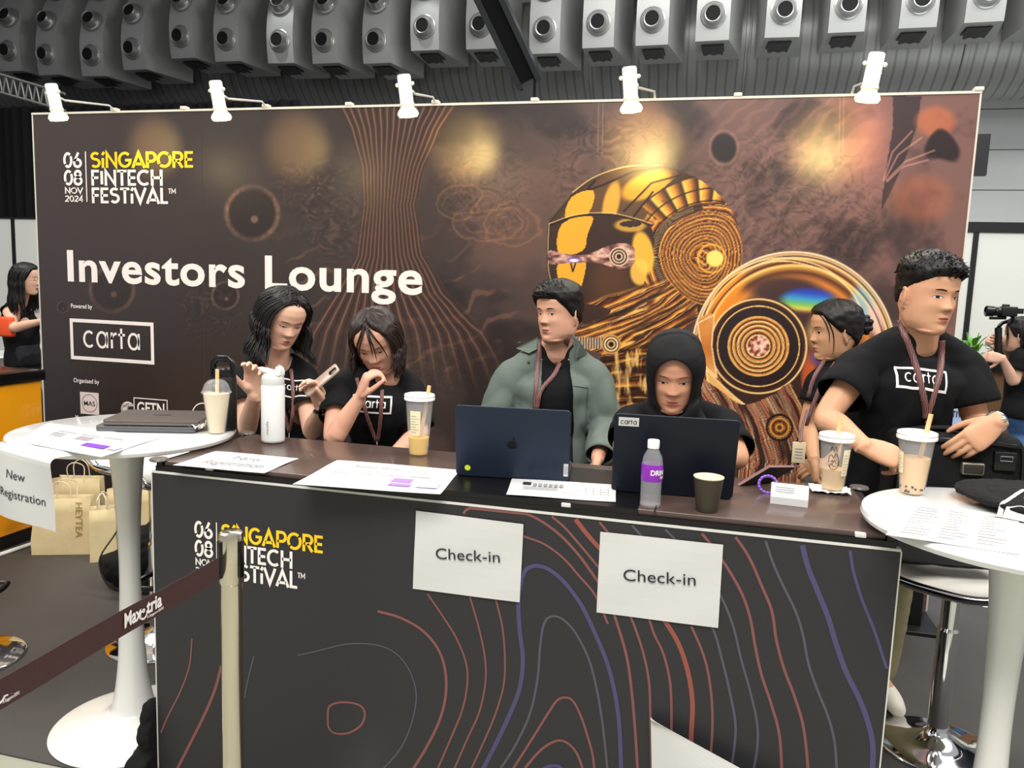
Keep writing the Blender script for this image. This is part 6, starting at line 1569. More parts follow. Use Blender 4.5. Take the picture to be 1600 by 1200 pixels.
def tshirt(o, name='tshirt', m=None, fL=.55, fR=.55, grow=.008, loose=1.0, wr=.012, neckr=.070, voxel=.0075, hem=None, dep=1.0, seed=0, front_open=None, g=1.0, long_sleeve=False, nm=None):
    S = o.S; pel, nb, SL, SR = S['pelvis'], S['neck'], S['SL'], S['SR']; fem = S.get('female', False)
    hem = hem if hem is not None else -.06
    pl = pel + (pel - nb).normalized()*(-hem) if False else pel
    tm, R, F, up = torso_mb(pel - Vector((0, 0, .06)), nb, SL, SR, g, dep, grow, fem, S.get('hipw', .165)); parts = [tm]; k = .86 if fem else 1.0
    cuts = []
    for sh, el, wrist, f in ((SL, S['EL'], S['WL'], fL), (SR, S['ER'], S['WR'], fR)):
        if not long_sleeve:
            d = (el - sh); e = sh + d*f; dn = d.normalized()
            parts.append(limb([nb.lerp(sh, .25) + Vector((0, 0, -.035)), sh + Vector((0, 0, -.010)), sh.lerp(e, .5), e, e + dn*.05], [.052*k, (.060 + grow*.6)*k, (.062 + grow)*k*loose, (.065 + grow)*k*loose, .035], 22, 5)); cuts.append((e, dn))
        else:
            e = el.lerp(wrist, f); dn = (wrist - el).normalized()
            parts.append(limb([nb.lerp(sh, .25) + Vector((0, 0, -.035)), sh + Vector((0, 0, -.006)), sh.lerp(el, .5), el, el.lerp(e, .5), e, e + dn*.04], [.052, .060 + grow*.7, .060 + grow, .054 + grow, .050 + grow, .044 + grow, .030], 22, 5)); cuts.append((e, dn))
    for sh in (SL, SR): parts.append(limb([nb + Vector((0, 0, .012)), nb.lerp(sh, .5) + Vector((0, 0, .012)), sh + Vector((0, 0, .0))], [(.050 + grow*.5)*k, (.048 + grow*.5)*k, (.050 + grow*.5)*k], 20, 5))
    me = blob_mesh(parts, voxel, 5)
    # cloth folds: stretched noise, stronger near the waist and the armpits
    ns = [v.normal.copy() for v in me.vertices]
    for v, n_ in zip(me.vertices, ns):
        p = v.co; q = Vector((p.x*9 + seed, p.y*9, p.z*5.5)); w = 1 - math.exp(-max(0, (SL.z + .02 - p.z))/.12)
        f_ = abs(noise.noise(q))*1.6 + .5*noise.noise(q*2.3); v.co += n_*(f_ - .25)*wr*(.35 + .65*w)
    me.update()
    nd = (o.H @ Vector((0, -.02, -.07)) - nb).normalized(); nd = (nd + Vector((0, 0, .8))).normalized(); nc = nb + Vector((0, 0, .016))
    Fh = Vector((F.x, F.y, 0)).normalized()
    def test(p):
        for e, dn in cuts:
            r_ = p - e
            if r_.dot(dn) > 0 and (r_ - dn*r_.dot(dn)).length < (.074 if fem else .092) and r_.dot(dn) < .105: return True
        r_ = p - nc; h = r_.dot(nd); lat = (r_ - nd*h)
        ff = lat.dot(Fh)
        if h > -.030 - .030*max(0, ff/.06) and lat.length < neckr and (h > -.055): return True
        if front_open is not None and front_open(p, R, F, nb): return True
        return False
    cut_mesh(me, test); relax_edges(me, cuts); o.shirt_bvh = bvh_me(me)
    ob = obj_me(nm or name, me, m or M_shirt, o.root); so = ob.modifiers.new('s', 'SOLIDIFY'); so.thickness = .003; so.offset = -1
    o.shirt = ob; o.cuts = cuts; return ob
def hem_band(o, k, m, r, name='sleeve_hem'):
    e, dn = o.cuts[k]; mb = MB(); a = dn.orthogonal().normalized(); b = dn.cross(a)
    return None
def trousers(o, m, shoe, nm='trousers', wide=1.0, toe=None):
    S = o.S; pel = S['pelvis']; R = o.R; parts = []; k = .88 if S.get('female') else 1.0
    hips = S.get('hips') or [pel + R*.085*s for s in (-1, 1)]; hw = S.get('hipw', .165)
    mb = MB(); secs = [ell(pel + Vector((0, 0, dz)), R, o.F, a*k, b*k) for dz, a, b in ((.10, hw-.02, .105), (.02, hw, .118), (-.08, hw, .115), (-.12, hw-.03, .10))]; mb.rings(secs); parts.append(mb)
    for hp, kn, an in zip(hips, S['knees'], S['ankles']):
        parts.append(limb([hp + Vector((0, 0, -.04)), hp.lerp(kn, .5), kn, kn.lerp(an, .5), an + Vector((0, 0, .03))], [.088*k, .082*k*wide, .068*k*wide, .066*k*wide, .064*k*wide], 20, 5))
    me = blob_mesh(parts, .010, 5); crumple(me, .010, 9, 2)
    for v in me.vertices: v.co.z = max(v.co.z, .03)
    obj_me(nm, me, m, o.root)
    toe = S.get('toe', Vector((0, -1, 0)))
    for an in S['ankles']:
        b0 = Vector((an.x, an.y, .045)); mbp = [limb([b0 - toe*.06, b0 + toe*.03, b0 + toe*.12, b0 + toe*.17 + Vector((0, 0, -.010))], [.040, .046, .040, .030], 16, 4)]
        me = blob_mesh(mbp, .007, 3)
        for v in me.vertices: v.co.z = max(v.co.z, .003)
        sh_ = obj_me('shoe', me, shoe, o.root)
def lanyard(o, strands, bvh=None, wd=.017, fallY=None, badge=None, name='lanyard'):
    """pixel polylines laid over the shirt"""
    bvh = bvh or o.shirt_bvh; mb = MB()
    for st in strands:
        P = []; last = None; D_ = None
        pts = smoothpath(st, 6)
        for q in pts:
            d = (RM @ Vector(((q[0]-800)/FPX, -(q[1]-600)/FPX, -1))).normalized(); h = min((b_.ray_cast(CAM, d) for b_ in (bvh if isinstance(bvh, list) else [bvh])), key=lambda r_: r_[3] if r_[0] is not None else 1e9); h2 = o.bvh.ray_cast(CAM, d)
            ds = [x[3] for x in (h, h2) if x[0] is not None]
            dist = h[3] if (h[0] is not None and (h2[0] is None or h[3] < 9)) else (h2[3] if h2[0] is not None else None)
            P.append([d, dist])
        known = [x[1] for x in P if x[1]]; dm = min(known) if known else 3
        for i, x in enumerate(P):
            if x[1] is None or x[1] > dm + .25: x[1] = None
        cur = next((x[1] for x in P if x[1]), dm)
        Q = []
        for d, dist in P:
            if dist is not None: cur = dist
            Q.append(cur)
        Q = [min(Q[max(0, i-1):i+2]) for i in range(len(Q))]; Q = [sum(Q[max(0, i-2):i+3])/len(Q[max(0, i-2):i+3]) for i in range(len(Q))]
        W_ = [CAM + d*(q_ - .006) for (d, _), q_ in zip(P, Q)]
        rows = []
        for i, p in enumerate(W_):
            t_ = (W_[min(i+1, len(W_)-1)] - W_[max(i-1, 0)]).normalized(); vd = (CAM - p).normalized(); s_ = t_.cross(vd).normalized()*wd/2; rows.append([p - s_, p + s_])
        mb.grid(rows)
    ob = obj(name, mb, M_lany, o.root); so = ob.modifiers.new('s', 'SOLIDIFY'); so.thickness = .0014; return ob
def shirt_logo(o, ll, lr, ul, Wm=None, bvh=None, fr=.045, sub=.006):
    """box corners in pixels: lower left, lower right, upper left"""
    bvh = bvh or o.shirt_bvh
    a, b, c = (cam_hit(bvh, *q, 0) for q in (ll, lr, ul))
    if None in (a, b, c): return
    ux = (b - a); W_ = ux.length; ux = ux.normalized(); uy = (c - a); uy = (uy - ux*uy.dot(ux)); H_ = uy.length; uy = uy.normalized(); n = ux.cross(uy).normalized()
    if n.dot(CAM - a) < 0: n = -n
    def mf(p):
        h = bvh.ray_cast(p + n*.12, -n); return (h[0] if h[0] is not None and (h[0]-p).length < .12 else p) + n*.0022
    mb = MB(); carta_logo(mb, a, ux, uy, W_, H_, mapf=mf, sub=sub, fr=fr); obj('shirt_print', mb, M_let, o.root, smooth=False)

# ---------------- hair
def az_z_mask(front=.070, temple=.030, ear=.0, nape=-.075, ta=62, ea=92, f35=None):
    def zl(az):
        a = abs(az); pts = [(0, front), (min(35, ta - 8), f35 if f35 is not None else front - .004), (ta, temple), (ea, ear), (115, -.030), (180, nape)]
        return float(np.interp(a, [p[0] for p in pts], [p[1] for p in pts]))
    return zl
def hair_cap(o, zl, top=.018, side=.007, m=None, nz=70, na=90, name='hair', rough=.004, tufts=0, seed=1, tl=.035, tdir=(0, .6, .8), part=None, tr=.0034, extra=None):
    S = o.S; H = o.H
    def off(az, z):
        d = z - zl(az); k = sst1(-.004, .010, d)
        t = side + (top - side)*sst1(.03, .085, z + .02*math.cos(math.radians(az)))
        n_ = noise.noise(Vector((az*.11, z*60, seed)))*rough + noise.noise(Vector((az*.45, z*20, seed+3)))*rough*.7
        if part is not None and abs(az - part) < 14 and z > .05: t -= .004*(1 - abs(az-part)/14)
        return -.006*(1-k) + (t + n_)*k
    mb = MB(); mb.merge(head_mb(S, off, nz, na, ears=False), H)
    rr = random.Random(seed)
    for i in range(tufts):
        az = rr.uniform(-180, 180); u = rr.random()**.6; z = .055 + .055*u
        f, b, w = hrow(z); a_ = math.radians(az); x = w*math.sin(a_); y = (f + .012 if math.cos(a_) > 0 else -.012 - b)*math.cos(a_) - .012
        n_ = Vector((x/.075, (y+.012)/.095, (z)/.10)).normalized(); p = Vector((x, y, z)) + n_*(top*.55)
        dv = (Vector(tdir) + Vector((rr.uniform(-.7, .7), rr.uniform(-.5, .5), rr.uniform(-.2, .4))) + n_*.5).normalized(); L_ = tl*rr.uniform(.6, 1.15)
        bend = Vector((rr.uniform(-.4, .4), rr.uniform(-.1, .5), -rr.uniform(0, .5)))
        pts = [p - dv*.008, p + dv*L_*.5, p + dv*L_ + bend*L_*.25]; tr_ = tr*rr.uniform(.6, 1.3); mb.tube([H @ q for q in pts], [tr_, tr_*.8, tr_*.15], 6)
    return obj(name, mb, m or M_hair, o.root, angle=180)
def sst1(a, b, x):
    t = max(0, min(1, (x-a)/(b-a))); return t*t*(3-2*t)
def long_hair(o, n=300, part=.012, length=.22, m=None, seed=1, amin=52, wave=.010, wl=.07, thick=.014, inward=.25, rad=.0075, lenf=None, name='hair', end_in=.0, fringe=0, amin_l=None):
    """clumps fall from a parting on top, follow the skull, then hang down"""
    S = o.S; H = o.H; rr = random.Random(seed); mb = MB(); Hr = H.to_3x3()
    def skull(az, el, extra):
        a_ = math.radians(az); e_ = math.radians(el); x = math.sin(a_)*math.cos(e_); y = math.cos(a_)*math.cos(e_); z = math.sin(e_)
        rx = .0775; ry = .090 if y > 0 else .094; rz = .113
        return Vector((x*(rx+extra), y*(ry+extra) - .010, z*(rz+extra) + .0))
    down = Vector((0, 0, -1))
    for i in range(n):
        s = -1 if i % 2 else 1; am = (amin_l if (amin_l is not None and s < 0) else amin)
        u = rr.random()**.8; azE = s*(am + (180-am)*u); ext = thick*rr.uniform(.45, 1.05)
        y0 = .062 - .125*u + rr.uniform(-.01, .01); root = Vector((part + s*.002, y0, 0)); f = hrow(.09)[0]
        zt = .113*math.sqrt(max(.05, 1 - ((y0+.010)/.094)**2)); root.z = zt + ext*.6
        el1 = rr.uniform(-14, -4); azm = azE; pts = [root]
        for k in range(1, 7):
            t = k/6; el = 62*(1-t) + el1*t; azk = azE*(.55 + .45*sst1(0, .8, t)) if abs(azE) < 100 else azE*(.8 + .2*t)
            q = skull(azk, el, ext); w_ = sst1(0, .45, t); pts.append(root.lerp(q, max(w_, t**.6*.75)) if t < .5 else q)
        W_ = [H @ p for p in pts]; p = W_[-1]; ctr = H @ Vector((0, -.02, -.1)); L_ = (length if lenf is None else lenf(azE))*rr.uniform(.82, 1.06); ph = rr.uniform(0, 1.2) + s*.6; K = 8
        outd = Vector((p.x - ctr.x, p.y - ctr.y, 0)).normalized(); p0 = p.copy()
        for k in range(1, K+1):
            t = k/K; q = p0 + down*(L_*t) + outd*(wave*math.sin(ph + t*L_/wl*2*PI*.5) - inward*.06*t*t + .010*t) + Vector((rr.uniform(-1, 1), rr.uniform(-1, 1), 0))*.002
            W_.append(q)
        r0 = rad*rr.uniform(.7, 1.15); nn_ = len(W_); rs = [r0*(.55 + .45*sst1(0, .3, j/(nn_-1)))*(1 - .82*sst1(.72, 1, j/(nn_-1))) for j in range(nn_)]
        P_ = smoothpath([tuple(w_) + (r_,) for w_, r_ in zip(W_, rs)], 3)
        mb.tube([Vector(tuple(q[:3])) for q in P_], [max(.0006, float(q[3])) for q in P_], 6, flat=.7)
    return obj(name, mb, m or M_hair, o.root, angle=180)
def strands(o, paths, rad=.003, m=None, name='hair_strand'):
    """loose strands given in the head's frame"""
    mb = MB()
    for p in paths:
        P_ = smoothpath(p, 5); n_ = len(P_); mb.tube([o.H @ Vector(tuple(q)) for q in P_], [rad*(1 - .8*(i/(n_-1))**2) for i in range(n_)], 6)
    return obj(name, mb, m or M_hair, o.root, angle=180)
def legs_default(pel, F, spread=.09, knee_fwd=.03):
    Fh = Vector((F.x, F.y, 0)).normalized(); R = Vector((Fh.y, -Fh.x, 0))
    kn = [Vector((pel.x, pel.y, .48)) + R*spread*s + Fh*knee_fwd for s in (-1, 1)]
    an = [Vector((pel.x, pel.y, .085)) + R*spread*s - Fh*.01 for s in (-1, 1)]
    return kn, an
# ---- woman with the phone (left)
def mkS(**k):
    S = dict(k); pel = S['pelvis']
    if 'knees' not in S:
        R = (S['SR'] - S['SL']).normalized(); F = R.cross(Vector((0, 0, 1))).normalized(); S['knees'], S['ankles'] = legs_default(pel, F); S['toe'] = F
    return S
V = Vector
sk_w1 = skin('light', rgb(222, 176, 150)); sk_w2 = skin('warm', rgb(212, 160, 134)); sk_m = skin('tan', rgb(212, 160, 132)); sk_h = skin('olive', rgb(206, 152, 120)); sk_t = skin('golden', rgb(208, 156, 122)); sk_v = skin('deep', rgb(196, 148, 112))
S1 = mkS(female=True, head=at(443, 498, .86), yaw=24, pitch=24, roll=-5, scale=.98, neck=at(430, 560, .92), SL=at(383, 584, .84), SR=at(472, 582, 1.0), pelvis=V((-1.14, 1.02, .86)),
    EL=at(386, 668, .70), WL=at(398, 618, .50), ER=at(486, 672, .86), WR=at(503, 640, .66), open=.15, gaze=(0, -.5), mouth=.019)
wl = S1['WL']; wr = S1['WR']
S1['hands'] = [dict(Wp=wl, D=V((.10, -.15, 1)), N=V((.35, -1, .15)), side=-1, curls=[.55, .6, .65, .7], scale=.92, thumb=(.75, .55, .35), tcurl=.1),
               dict(Wp=wr, D=V((-.15, -.25, 1)), N=V((-.3, -.95, .1)), side=1, curls=[.55, .6, .65, .7], scale=.92, thumb=(.9, .4, .4))]
o1 = build_person('w1', S1, 'person with wavy shoulder length dark hair looking down at a phone in her hand', sk_w1)
tshirt(o1, fL=.62, fR=.62, seed=3)
trousers(o1, M_pants, M_shoed)
hair_cap(o1, az_z_mask(.104, .050, -.02, -.09, 50, 72, f35=.074), top=.012, side=.010, seed=5)
long_hair(o1, 560, part=-.010, length=.150, seed=5, amin=50, amin_l=72, wave=.012, wl=.065, thick=.032, rad=.0056, inward=-.35)
shirt_logo(o1, (431, 617), (480, 620), (433, 589))
lanyard(o1, [[(412, 560), (424, 580), (434, 606), (443, 640), (452, 676)], [(450, 552), (455, 580), (458, 615), (457, 650), (452, 676)]], wd=.014)
mb = MB(); p = cam_hit(o1.shirt_bvh, 452, 676, .012, at(452, 676, .8)); mb.tube([p, p + V((.002, -.005, -.022))], .0035, 8); mb.box((p.x - .004, p.y - .012, p.z - .034), (p.x + .05, p.y - .006, p.z - .027), bev=.002); obj('badge_clip', mb, M_chrome, o1.root)
mb = MB(); q = wr + V((0, 0, -.004)); mb.tube([q + V((.026*math.cos(a_), .024*math.sin(a_), .004*math.cos(a_))) for a_ in [2*PI*k/24 for k in range(24)]], .006, 8, loop=True, flat=1.4); obj('watch', mb, M_blackgl, o1.root)
# her phone
a = at(470, 615, .62); b = at(508, 583, .66); c_ = at(531, 584, .60); 
t = thing('mobile_phone', 'champagne coloured phone held tilted by the woman with wavy hair', 'phone', tuple(a))
ph = MB(); e1 = (b - a); e2 = (c_ - b); e2 = e2.normalized()*.072; L1 = e1.normalized()*.150; nrm = L1.cross(e2).normalized()
if nrm.dot(CAM - a) < 0: nrm = -nrm
cc = a + L1*.5 + e2*.5; u1 = L1.normalized(); u2 = (e2 - u1*e2.dot(u1)).normalized()
pts = rounded_rect(.150, .072, .011); rg = lambda d, k: [cc + u1*(p[0]*k) + u2*(p[1]*k) + nrm*d for p in pts]
ph.rings([rg(-.004, .98), rg(-.003, 1), rg(.003, 1), rg(.004, .98)]); obj('phone_body', ph, mat('phone_champagne', rgb(196, 172, 156), .3, metal=.4), t, angle=35)
pb = MB(); pts2 = rounded_rect(.034, .034, .008); pb.rings([[cc + u1*(p[0]*k + .052) + u2*(p[1]*k + .014) + nrm*d for p in pts2] for d, k in ((.0035, 1), (.0055, 1), (.006, .95))]); cb = obj('camera_bump', pb, M_blackgl, t, angle=35)

# ---- woman touching her chin
S2 = mkS(female=True, head=at(588, 534, .78), yaw=-14, pitch=30, roll=9, scale=1.0, neck=at(601, 584, .86), SL=at(530, 603, .74), SR=at(638, 600, .90), pelvis=V((-.66, 1.0, .86)),
    EL=at(521, 683, .56), WL=at(562, 622, .58), ER=at(655, 676, .82), WR=at(606, 720, .62), open=.2, gaze=(0, -.5), mouth=.020)
wl = S2['WL']
S2['hands'] = [dict(Wp=wl, D=V((.35, -.05, 1)), N=V((.75, .5, -.2)), side=-1, curls=[.85, 1.0, 1.05, .6], scale=.9, thumb=(.8, .3, .5)),
               dict(Wp=S2['WR'], D=V((-1, -.2, -.2)), N=V((0, 0, -1)), side=1, curls=.3, scale=.9)]
o2 = build_person('w2', S2, 'person with straight dark bob, head bowed, fingers touching her chin', sk_w2)
tshirt(o2, fL=.60, fR=.88, seed=8)
trousers(o2, M_denim, M_shoed)
hair_cap(o2, az_z_mask(.104, .050, -.02, -.09, 46, 66, f35=.074), top=.012, side=.010, seed=9, m=M_hairb)
long_hair(o2, 500, part=.004, length=.105, seed=9, amin=56, amin_l=50, wave=.004, wl=.09, thick=.021, rad=.0048, inward=.0, m=M_hairb)
strands(o2, [[(-.004, .05, .112), (-.016, .088, .075), (-.022, .097, .03), (-.020, .100, -.02)], [(-.002, .05, .112), (-.030, .084, .075), (-.045, .080, .03), (-.052, .066, -.03)], [(.0, .05, .112), (.016, .09, .07), (.040, .086, .02), (.052, .072, -.04)], [(.0, .05, .113), (.026, .084, .07), (.052, .068, .02), (.060, .058, -.05)], [(-.002, .05, .113), (-.012, .090, .08), (-.014, .099, .04), (-.010, .101, .0)]], .0042, M_hairb)
shirt_logo(o2, (549, 643), (611, 647), (551, 616))
lanyard(o2, [[(557, 590), (565, 620), (575, 655), (588, 690)], [(598, 592), (596, 630), (594, 660), (590, 690)]], wd=.014)
mb = MB(); p = cam_hit(o2.shirt_bvh, 589, 686, .012, at(589, 686, .7)); mb.tube([p, p + V((.002, -.004, -.02))], .0035, 8); mb.box((p.x - .03, p.y - .010, p.z - .030), (p.x + .022, p.y - .005, p.z - .023), bev=.002); obj('badge_clip', mb, M_chrome, o2.root)

# ---- man in green overshirt
S3 = mkS(head=at(872, 490, 1.2), yaw=-42, pitch=2, roll=2, scale=1.0, jaw=1.15, wid=1.08, neck=at(868, 542, 1.25), SL=at(801, 585, 1.17), SR=at(926, 585, 1.26), pelvis=V((-.08, 1.25, .88)),
    EL=at(766, 665, 1.12), WL=at(790, 742, .98), ER=at(947, 662, 1.24), WR=at(934, 716, 1.05), open=.55, gaze=(-.5, 0), mouth=.022, mopen=.3, nose=1.0, brow=1.1)
S3['hands'] = [dict(Wp=S3['WR'], D=V((-.1, -.5, -.7)), N=V((-1, -.1, .2)), side=1, curls=[.5, .55, .6, .6], scale=1.0), dict(Wp=S3['WL'], D=V((.5, -.5, -.5)), N=V((.2, -.2, -1)), side=-1, curls=.4, scale=1.0)]
o3 = build_person('man', S3, 'person in an open grey green overshirt over black tee, looking to the left', sk_m)
tshirt(o3, fL=.12, fR=.12, grow=-.004, seed=2, nm='tshirt', wr=.003)
inner = o3.shirt_bvh
shirt_logo(o3, (857, 607), (900, 612), (858, 592), fr=.045) if False else None
def fopen(p, R, F, nb):
    r_ = p - nb; x = r_.dot(R); f = r_.dot(F); z = -r_.z
    if f < .02: return False
    lo = -.058 - .10*max(0, z-.08)*.9; hi = .045 + .06*min(z, .3)
    return lo < x < hi
tshirt(o3, fL=.80, fR=.93, grow=.013, seed=14, m=M_green, long_sleeve=True, nm='overshirt', front_open=fopen, neckr=.082, wr=.018)
trousers(o3, M_pants, M_shoed)
hair_cap(o3, az_z_mask(.062, .024, -.015, -.060, 60, 84), top=.024, side=.010, seed=21, tufts=420, tl=.026, tdir=(.45, .8, .05), tr=.0038)
# collar flaps and placket
def ray3(px, py, lift=.008, b=None): return cam_hit(b or o3.shirt_bvh, px, py, lift, None) or cam_hit(o3.bvh, px, py, lift, at(px, py, 1.18))
for pts in ([(840, 527), (806, 544), (826, 552), (838, 546), (846, 538)], [(893, 523), (900, 560), (918, 553), (908, 536), (899, 525)]):
    c0 = [ray3(*q, .014) for q in pts]; mb = MB(); mb.poly(c0, .005, (CAM - c0[0])); obj('collar_flap', mb, M_green, o3.root, smooth=False)
mb = MB(); q = [ray3(*p_, .004) for p_ in ((891, 602), (918, 606))]; 
for a_, b_ in (((888, 602), (919, 606)), ((919, 606), (915, 660)), ((888, 602), (885, 655))):
    P_ = [ray3(a_[0] + (b_[0]-a_[0])*i/8, a_[1] + (b_[1]-a_[1])*i/8, .002) for i in range(9)]; mb.tube(P_, .0016, 6)
obj('chest_pocket_seam', mb, mat('overshirt_seam', rgb(74, 86, 80), .8), o3.root)
for p_ in ((826, 566), (812, 536)):
    mb = MB(); mb.sphere(ray3(*p_, .003), .0055, 12, 8); obj('shirt_button', mb, mat('button_dark', rgb(60, 62, 58), .4), o3.root)
lanyard(o3, [[(843, 530), (841, 560), (838, 600), (836, 640)], [(888, 526), (880, 555), (866, 585), (845, 610), (838, 640)]], bvh=[o3.shirt_bvh, inner], wd=.018)

# ---- woman in headscarf
S4 = mkS(female=True, head=at(1053, 585, .66), yaw=0, pitch=16, roll=0, scale=1.02, wid=1.0, neck=at(1056, 646, .74), SL=at(990, 652, .76), SR=at(1128, 658, .76), pelvis=V((.48, .92, .84)),
    EL=at(972, 725, .62), WL=at(1010, 750, .45), ER=at(1152, 728, .62), WR=at(1112, 765, .45), open=.42, gaze=(0, -.6), mouth=.021)
S4['WL'].z = 1.045; S4['WR'].z = 1.045; S4['EL'].z = 1.03; S4['ER'].z = 1.03
S4['hands'] = [dict(Wp=S4['WL'], D=V((.35, -.9, -.05)), N=V((0, 0, -1)), side=-1, curls=.3, scale=.9), dict(Wp=S4['WR'], D=V((-.35, -.9, -.05)), N=V((0, 0, -1)), side=1, curls=.3, scale=.9)]
o4 = build_person('hij', S4, 'person in a black headscarf looking down at the near black laptop', sk_h)
tshirt(o4, fL=.75, fR=.80, seed=31, wr=.014)
trousers(o4, M_pants, M_shoed)
def hijab(o):
    H = o.H; parts = []
    def off(az, z): return .020
    hm = MB(); hm.merge(head_mb(o.S, lambda az, z: .016 + .006*max(0, z/.1), 60, 64, ears=False), H); parts.append(hm)
    c0 = H @ V((0, -.02, -.06)); nb = o.S['neck']; parts.append(limb([c0, c0.lerp(nb, .5), nb + V((0, .0, -.01))], [.086, .090, .10], 28))
    m1 = MB(); m1.rings([ell(H @ V((0, -.008, -.085)), V((1, 0, 0)), V((0, 1, 0)), .083, .098), ell(nb + V((0, -.025, -.01)), V((1, 0, 0)), V((0, 1, 0)), .10, .10), ell(nb + V((0, -.02, -.06)), V((1, 0, 0)), V((0, 1, 0)), .135, .115), ell(nb + V((0, -.015, -.12)), V((1, 0, 0)), V((0, 1, 0)), .155, .125), ell(nb + V((0, -.01, -.15)), V((1, 0, 0)), V((0, 1, 0)), .14, .10)]); parts.append(m1)
    me = blob_mesh(parts, .005, 8); Hi = H.inverted()
    ns = [v.normal.copy() for v in me.vertices]
    for v, n_ in zip(me.vertices, ns):
        q = Hi @ v.co; ang = math.atan2(q.x, q.z + .02); r_ = math.hypot(q.x, q.z + .02)
        f_ = math.sin(r_*95 + 2.2*noise.noise(V((q.x*9, q.z*7, 1))) + ang*.8)*.0045 if q.z < -.075 or q.y < .0 else .0
        f_ += noise.noise(V((q.x*14, q.y*14, q.z*10)))*.004
        v.co += n_*f_
    me.update()
    def test(p):
        q = Hi @ p
        if q.y < .0: return False
        w = float(np.interp(q.z, [-.118, -.105, -.085, -.05, 0, .040, .068, .086], [.0, .030, .045, .056, .060, .054, .036, .0]))
        return abs(q.x) < w and -.112 < q.z < .086
    cut_mesh(me, test); relax_edges(me, (), 14)
    rim = None
    ob = obj_me('headscarf', me, mat('headscarf_black', rgb(15, 15, 17), .75, spec=.3), o.root); so = ob.modifiers.new('s', 'SOLIDIFY'); so.thickness = .003
    # soft fold framing the face
    bv = bvh_me(me); fy = (H.to_3x3() @ V((0, 1, 0))).normalized(); mb = MB(); P = []
    for z, w in zip([.090, .082, .066, .040, 0, -.05, -.085, -.105, -.116], [.0, .022, .040, .056, .0625, .059, .048, .032, .0]): P.append((w, z))
    full = P + [(-w, z) for w, z in P[::-1][1:-1]]
    pts = smoothpath([(w, z) for w, z in full], 4, True); W_ = []
    for w, z in pts:
        h = bv.ray_cast(H @ V((w*1.10, .2, z + (.006 if z > .06 else 0))), -fy); f_ = float(h[3]) if h[0] is not None else None
        q = (h[0] if h[0] is not None and (Hi @ h[0]).y > -.02 else H @ V((w*1.1, .05, z))); W_.append(q + fy*-.001)
    W_ = [sum((W_[(i+k) % len(W_)] for k in range(-2, 3)), V())/5 for i in range(len(W_))]
    mb.tube(W_, .0050, 8, loop=True); obj('scarf_hem', mb, mat('headscarf_black', (0, 0, 0)), o.root)
    # inner cap under the scarf at the forehead
    mb = MB(); mb.merge(head_mb(o.S, lambda az, z: .005 if (z > .078 or abs(az) > 75) else -.006, 60, 60, ears=False), H); obj('under_cap', mb, mat('cap_black', rgb(14, 14, 15), .8), o.root)
hijab(o4)

# ---- tall man at right
S5 = dict(head=at(1450, 462, .90), yaw=44, pitch=4, roll=-2, scale=1.05, jaw=1.08, wid=1.0, neck=at(1433, 528, .98), SL=at(1348, 568, .88), SR=at(1500, 566, 1.04), pelvis=V((1.19, 1.08, .92)), hipw=.17,
    EL=at(1292, 652, .76), WL=at(1350, 697, .60), ER=at(1528, 668, 1.0), WR=at(1557, 660, .76), open=.75, gaze=(.3, 0), mouth=.021, mopen=.35, brow=1.2, nose=1.05)
S5['knees'] = [V((1.06, 1.20, .50)), V((1.29, 1.24, .50))]; S5['ankles'] = [V((1.05, 1.22, .085)), V((1.27, 1.26, .085))]; S5['toe'] = V((.25, -.97, 0)).normalized()
S5['hands'] = [dict(Wp=S5['WL'], D=(at(1392, 712, .60) - S5['WL']), N=V((0, .7, -.7)), side=1, curls=[.7, .8, .8, .9], scale=1.02, thumb=(.8, .35, .5)),
               dict(Wp=S5['WR'], D=(at(1512, 694, .735) - S5['WR']), N=V((-.15, .95, -.35)), side=-1, curls=[.35, .4, .45, .5], scale=1.05, thumb=(.75, .4, .5))]
o5 = build_person('tall', S5, 'tall person with short dark hair and boxed word tee, hands over a black bag', sk_t)
tshirt(o5, fL=.60, fR=.66, seed=41, grow=.012, wr=.016, loose=1.08)
trousers(o5, M_khaki, M_shoe, wide=1.1)
hair_cap(o5, az_z_mask(.064, .046, .022, -.045, 56, 84), top=.024, side=.0045, seed=44, tufts=800, tl=.023, tdir=(0, .75, .25), tr=.0036, rough=.005)
shirt_logo(o5, (1399, 606), (1477, 616), (1400, 573))
lanyard(o5, [[(1406, 500), (1412, 520), (1424, 550), (1436, 590), (1445, 630), (1447, 655)], [(1472, 532), (1471, 552), (1468, 585), (1458, 620), (1447, 655)]], wd=.020)
mb = MB(); p = cam_hit(o5.shirt_bvh, 1447, 658, .02, at(1447, 658, .85)); mb.tube([p, p + V((0, 0, -.02)), p + V((.006, 0, -.035))], .004, 8); obj('badge_clip', mb, M_gold, o5.root)
wr = S5['WR']; dd_ = (S5['WR'] - S5['ER']).normalized(); aa_ = dd_.orthogonal().normalized(); bb_ = dd_.cross(aa_); mb = MB()
mb.tube([wr - dd_*.012 + aa_*.0305*math.cos(q) + bb_*.0305*math.sin(q) for q in [2*PI*k/30 for k in range(30)]], .0050, 8, loop=True); mb.sphere(wr - dd_*.012 + V((.012, -.024, .014)), .011, 12, 8); obj('watch', mb, M_chrome, o5.root)

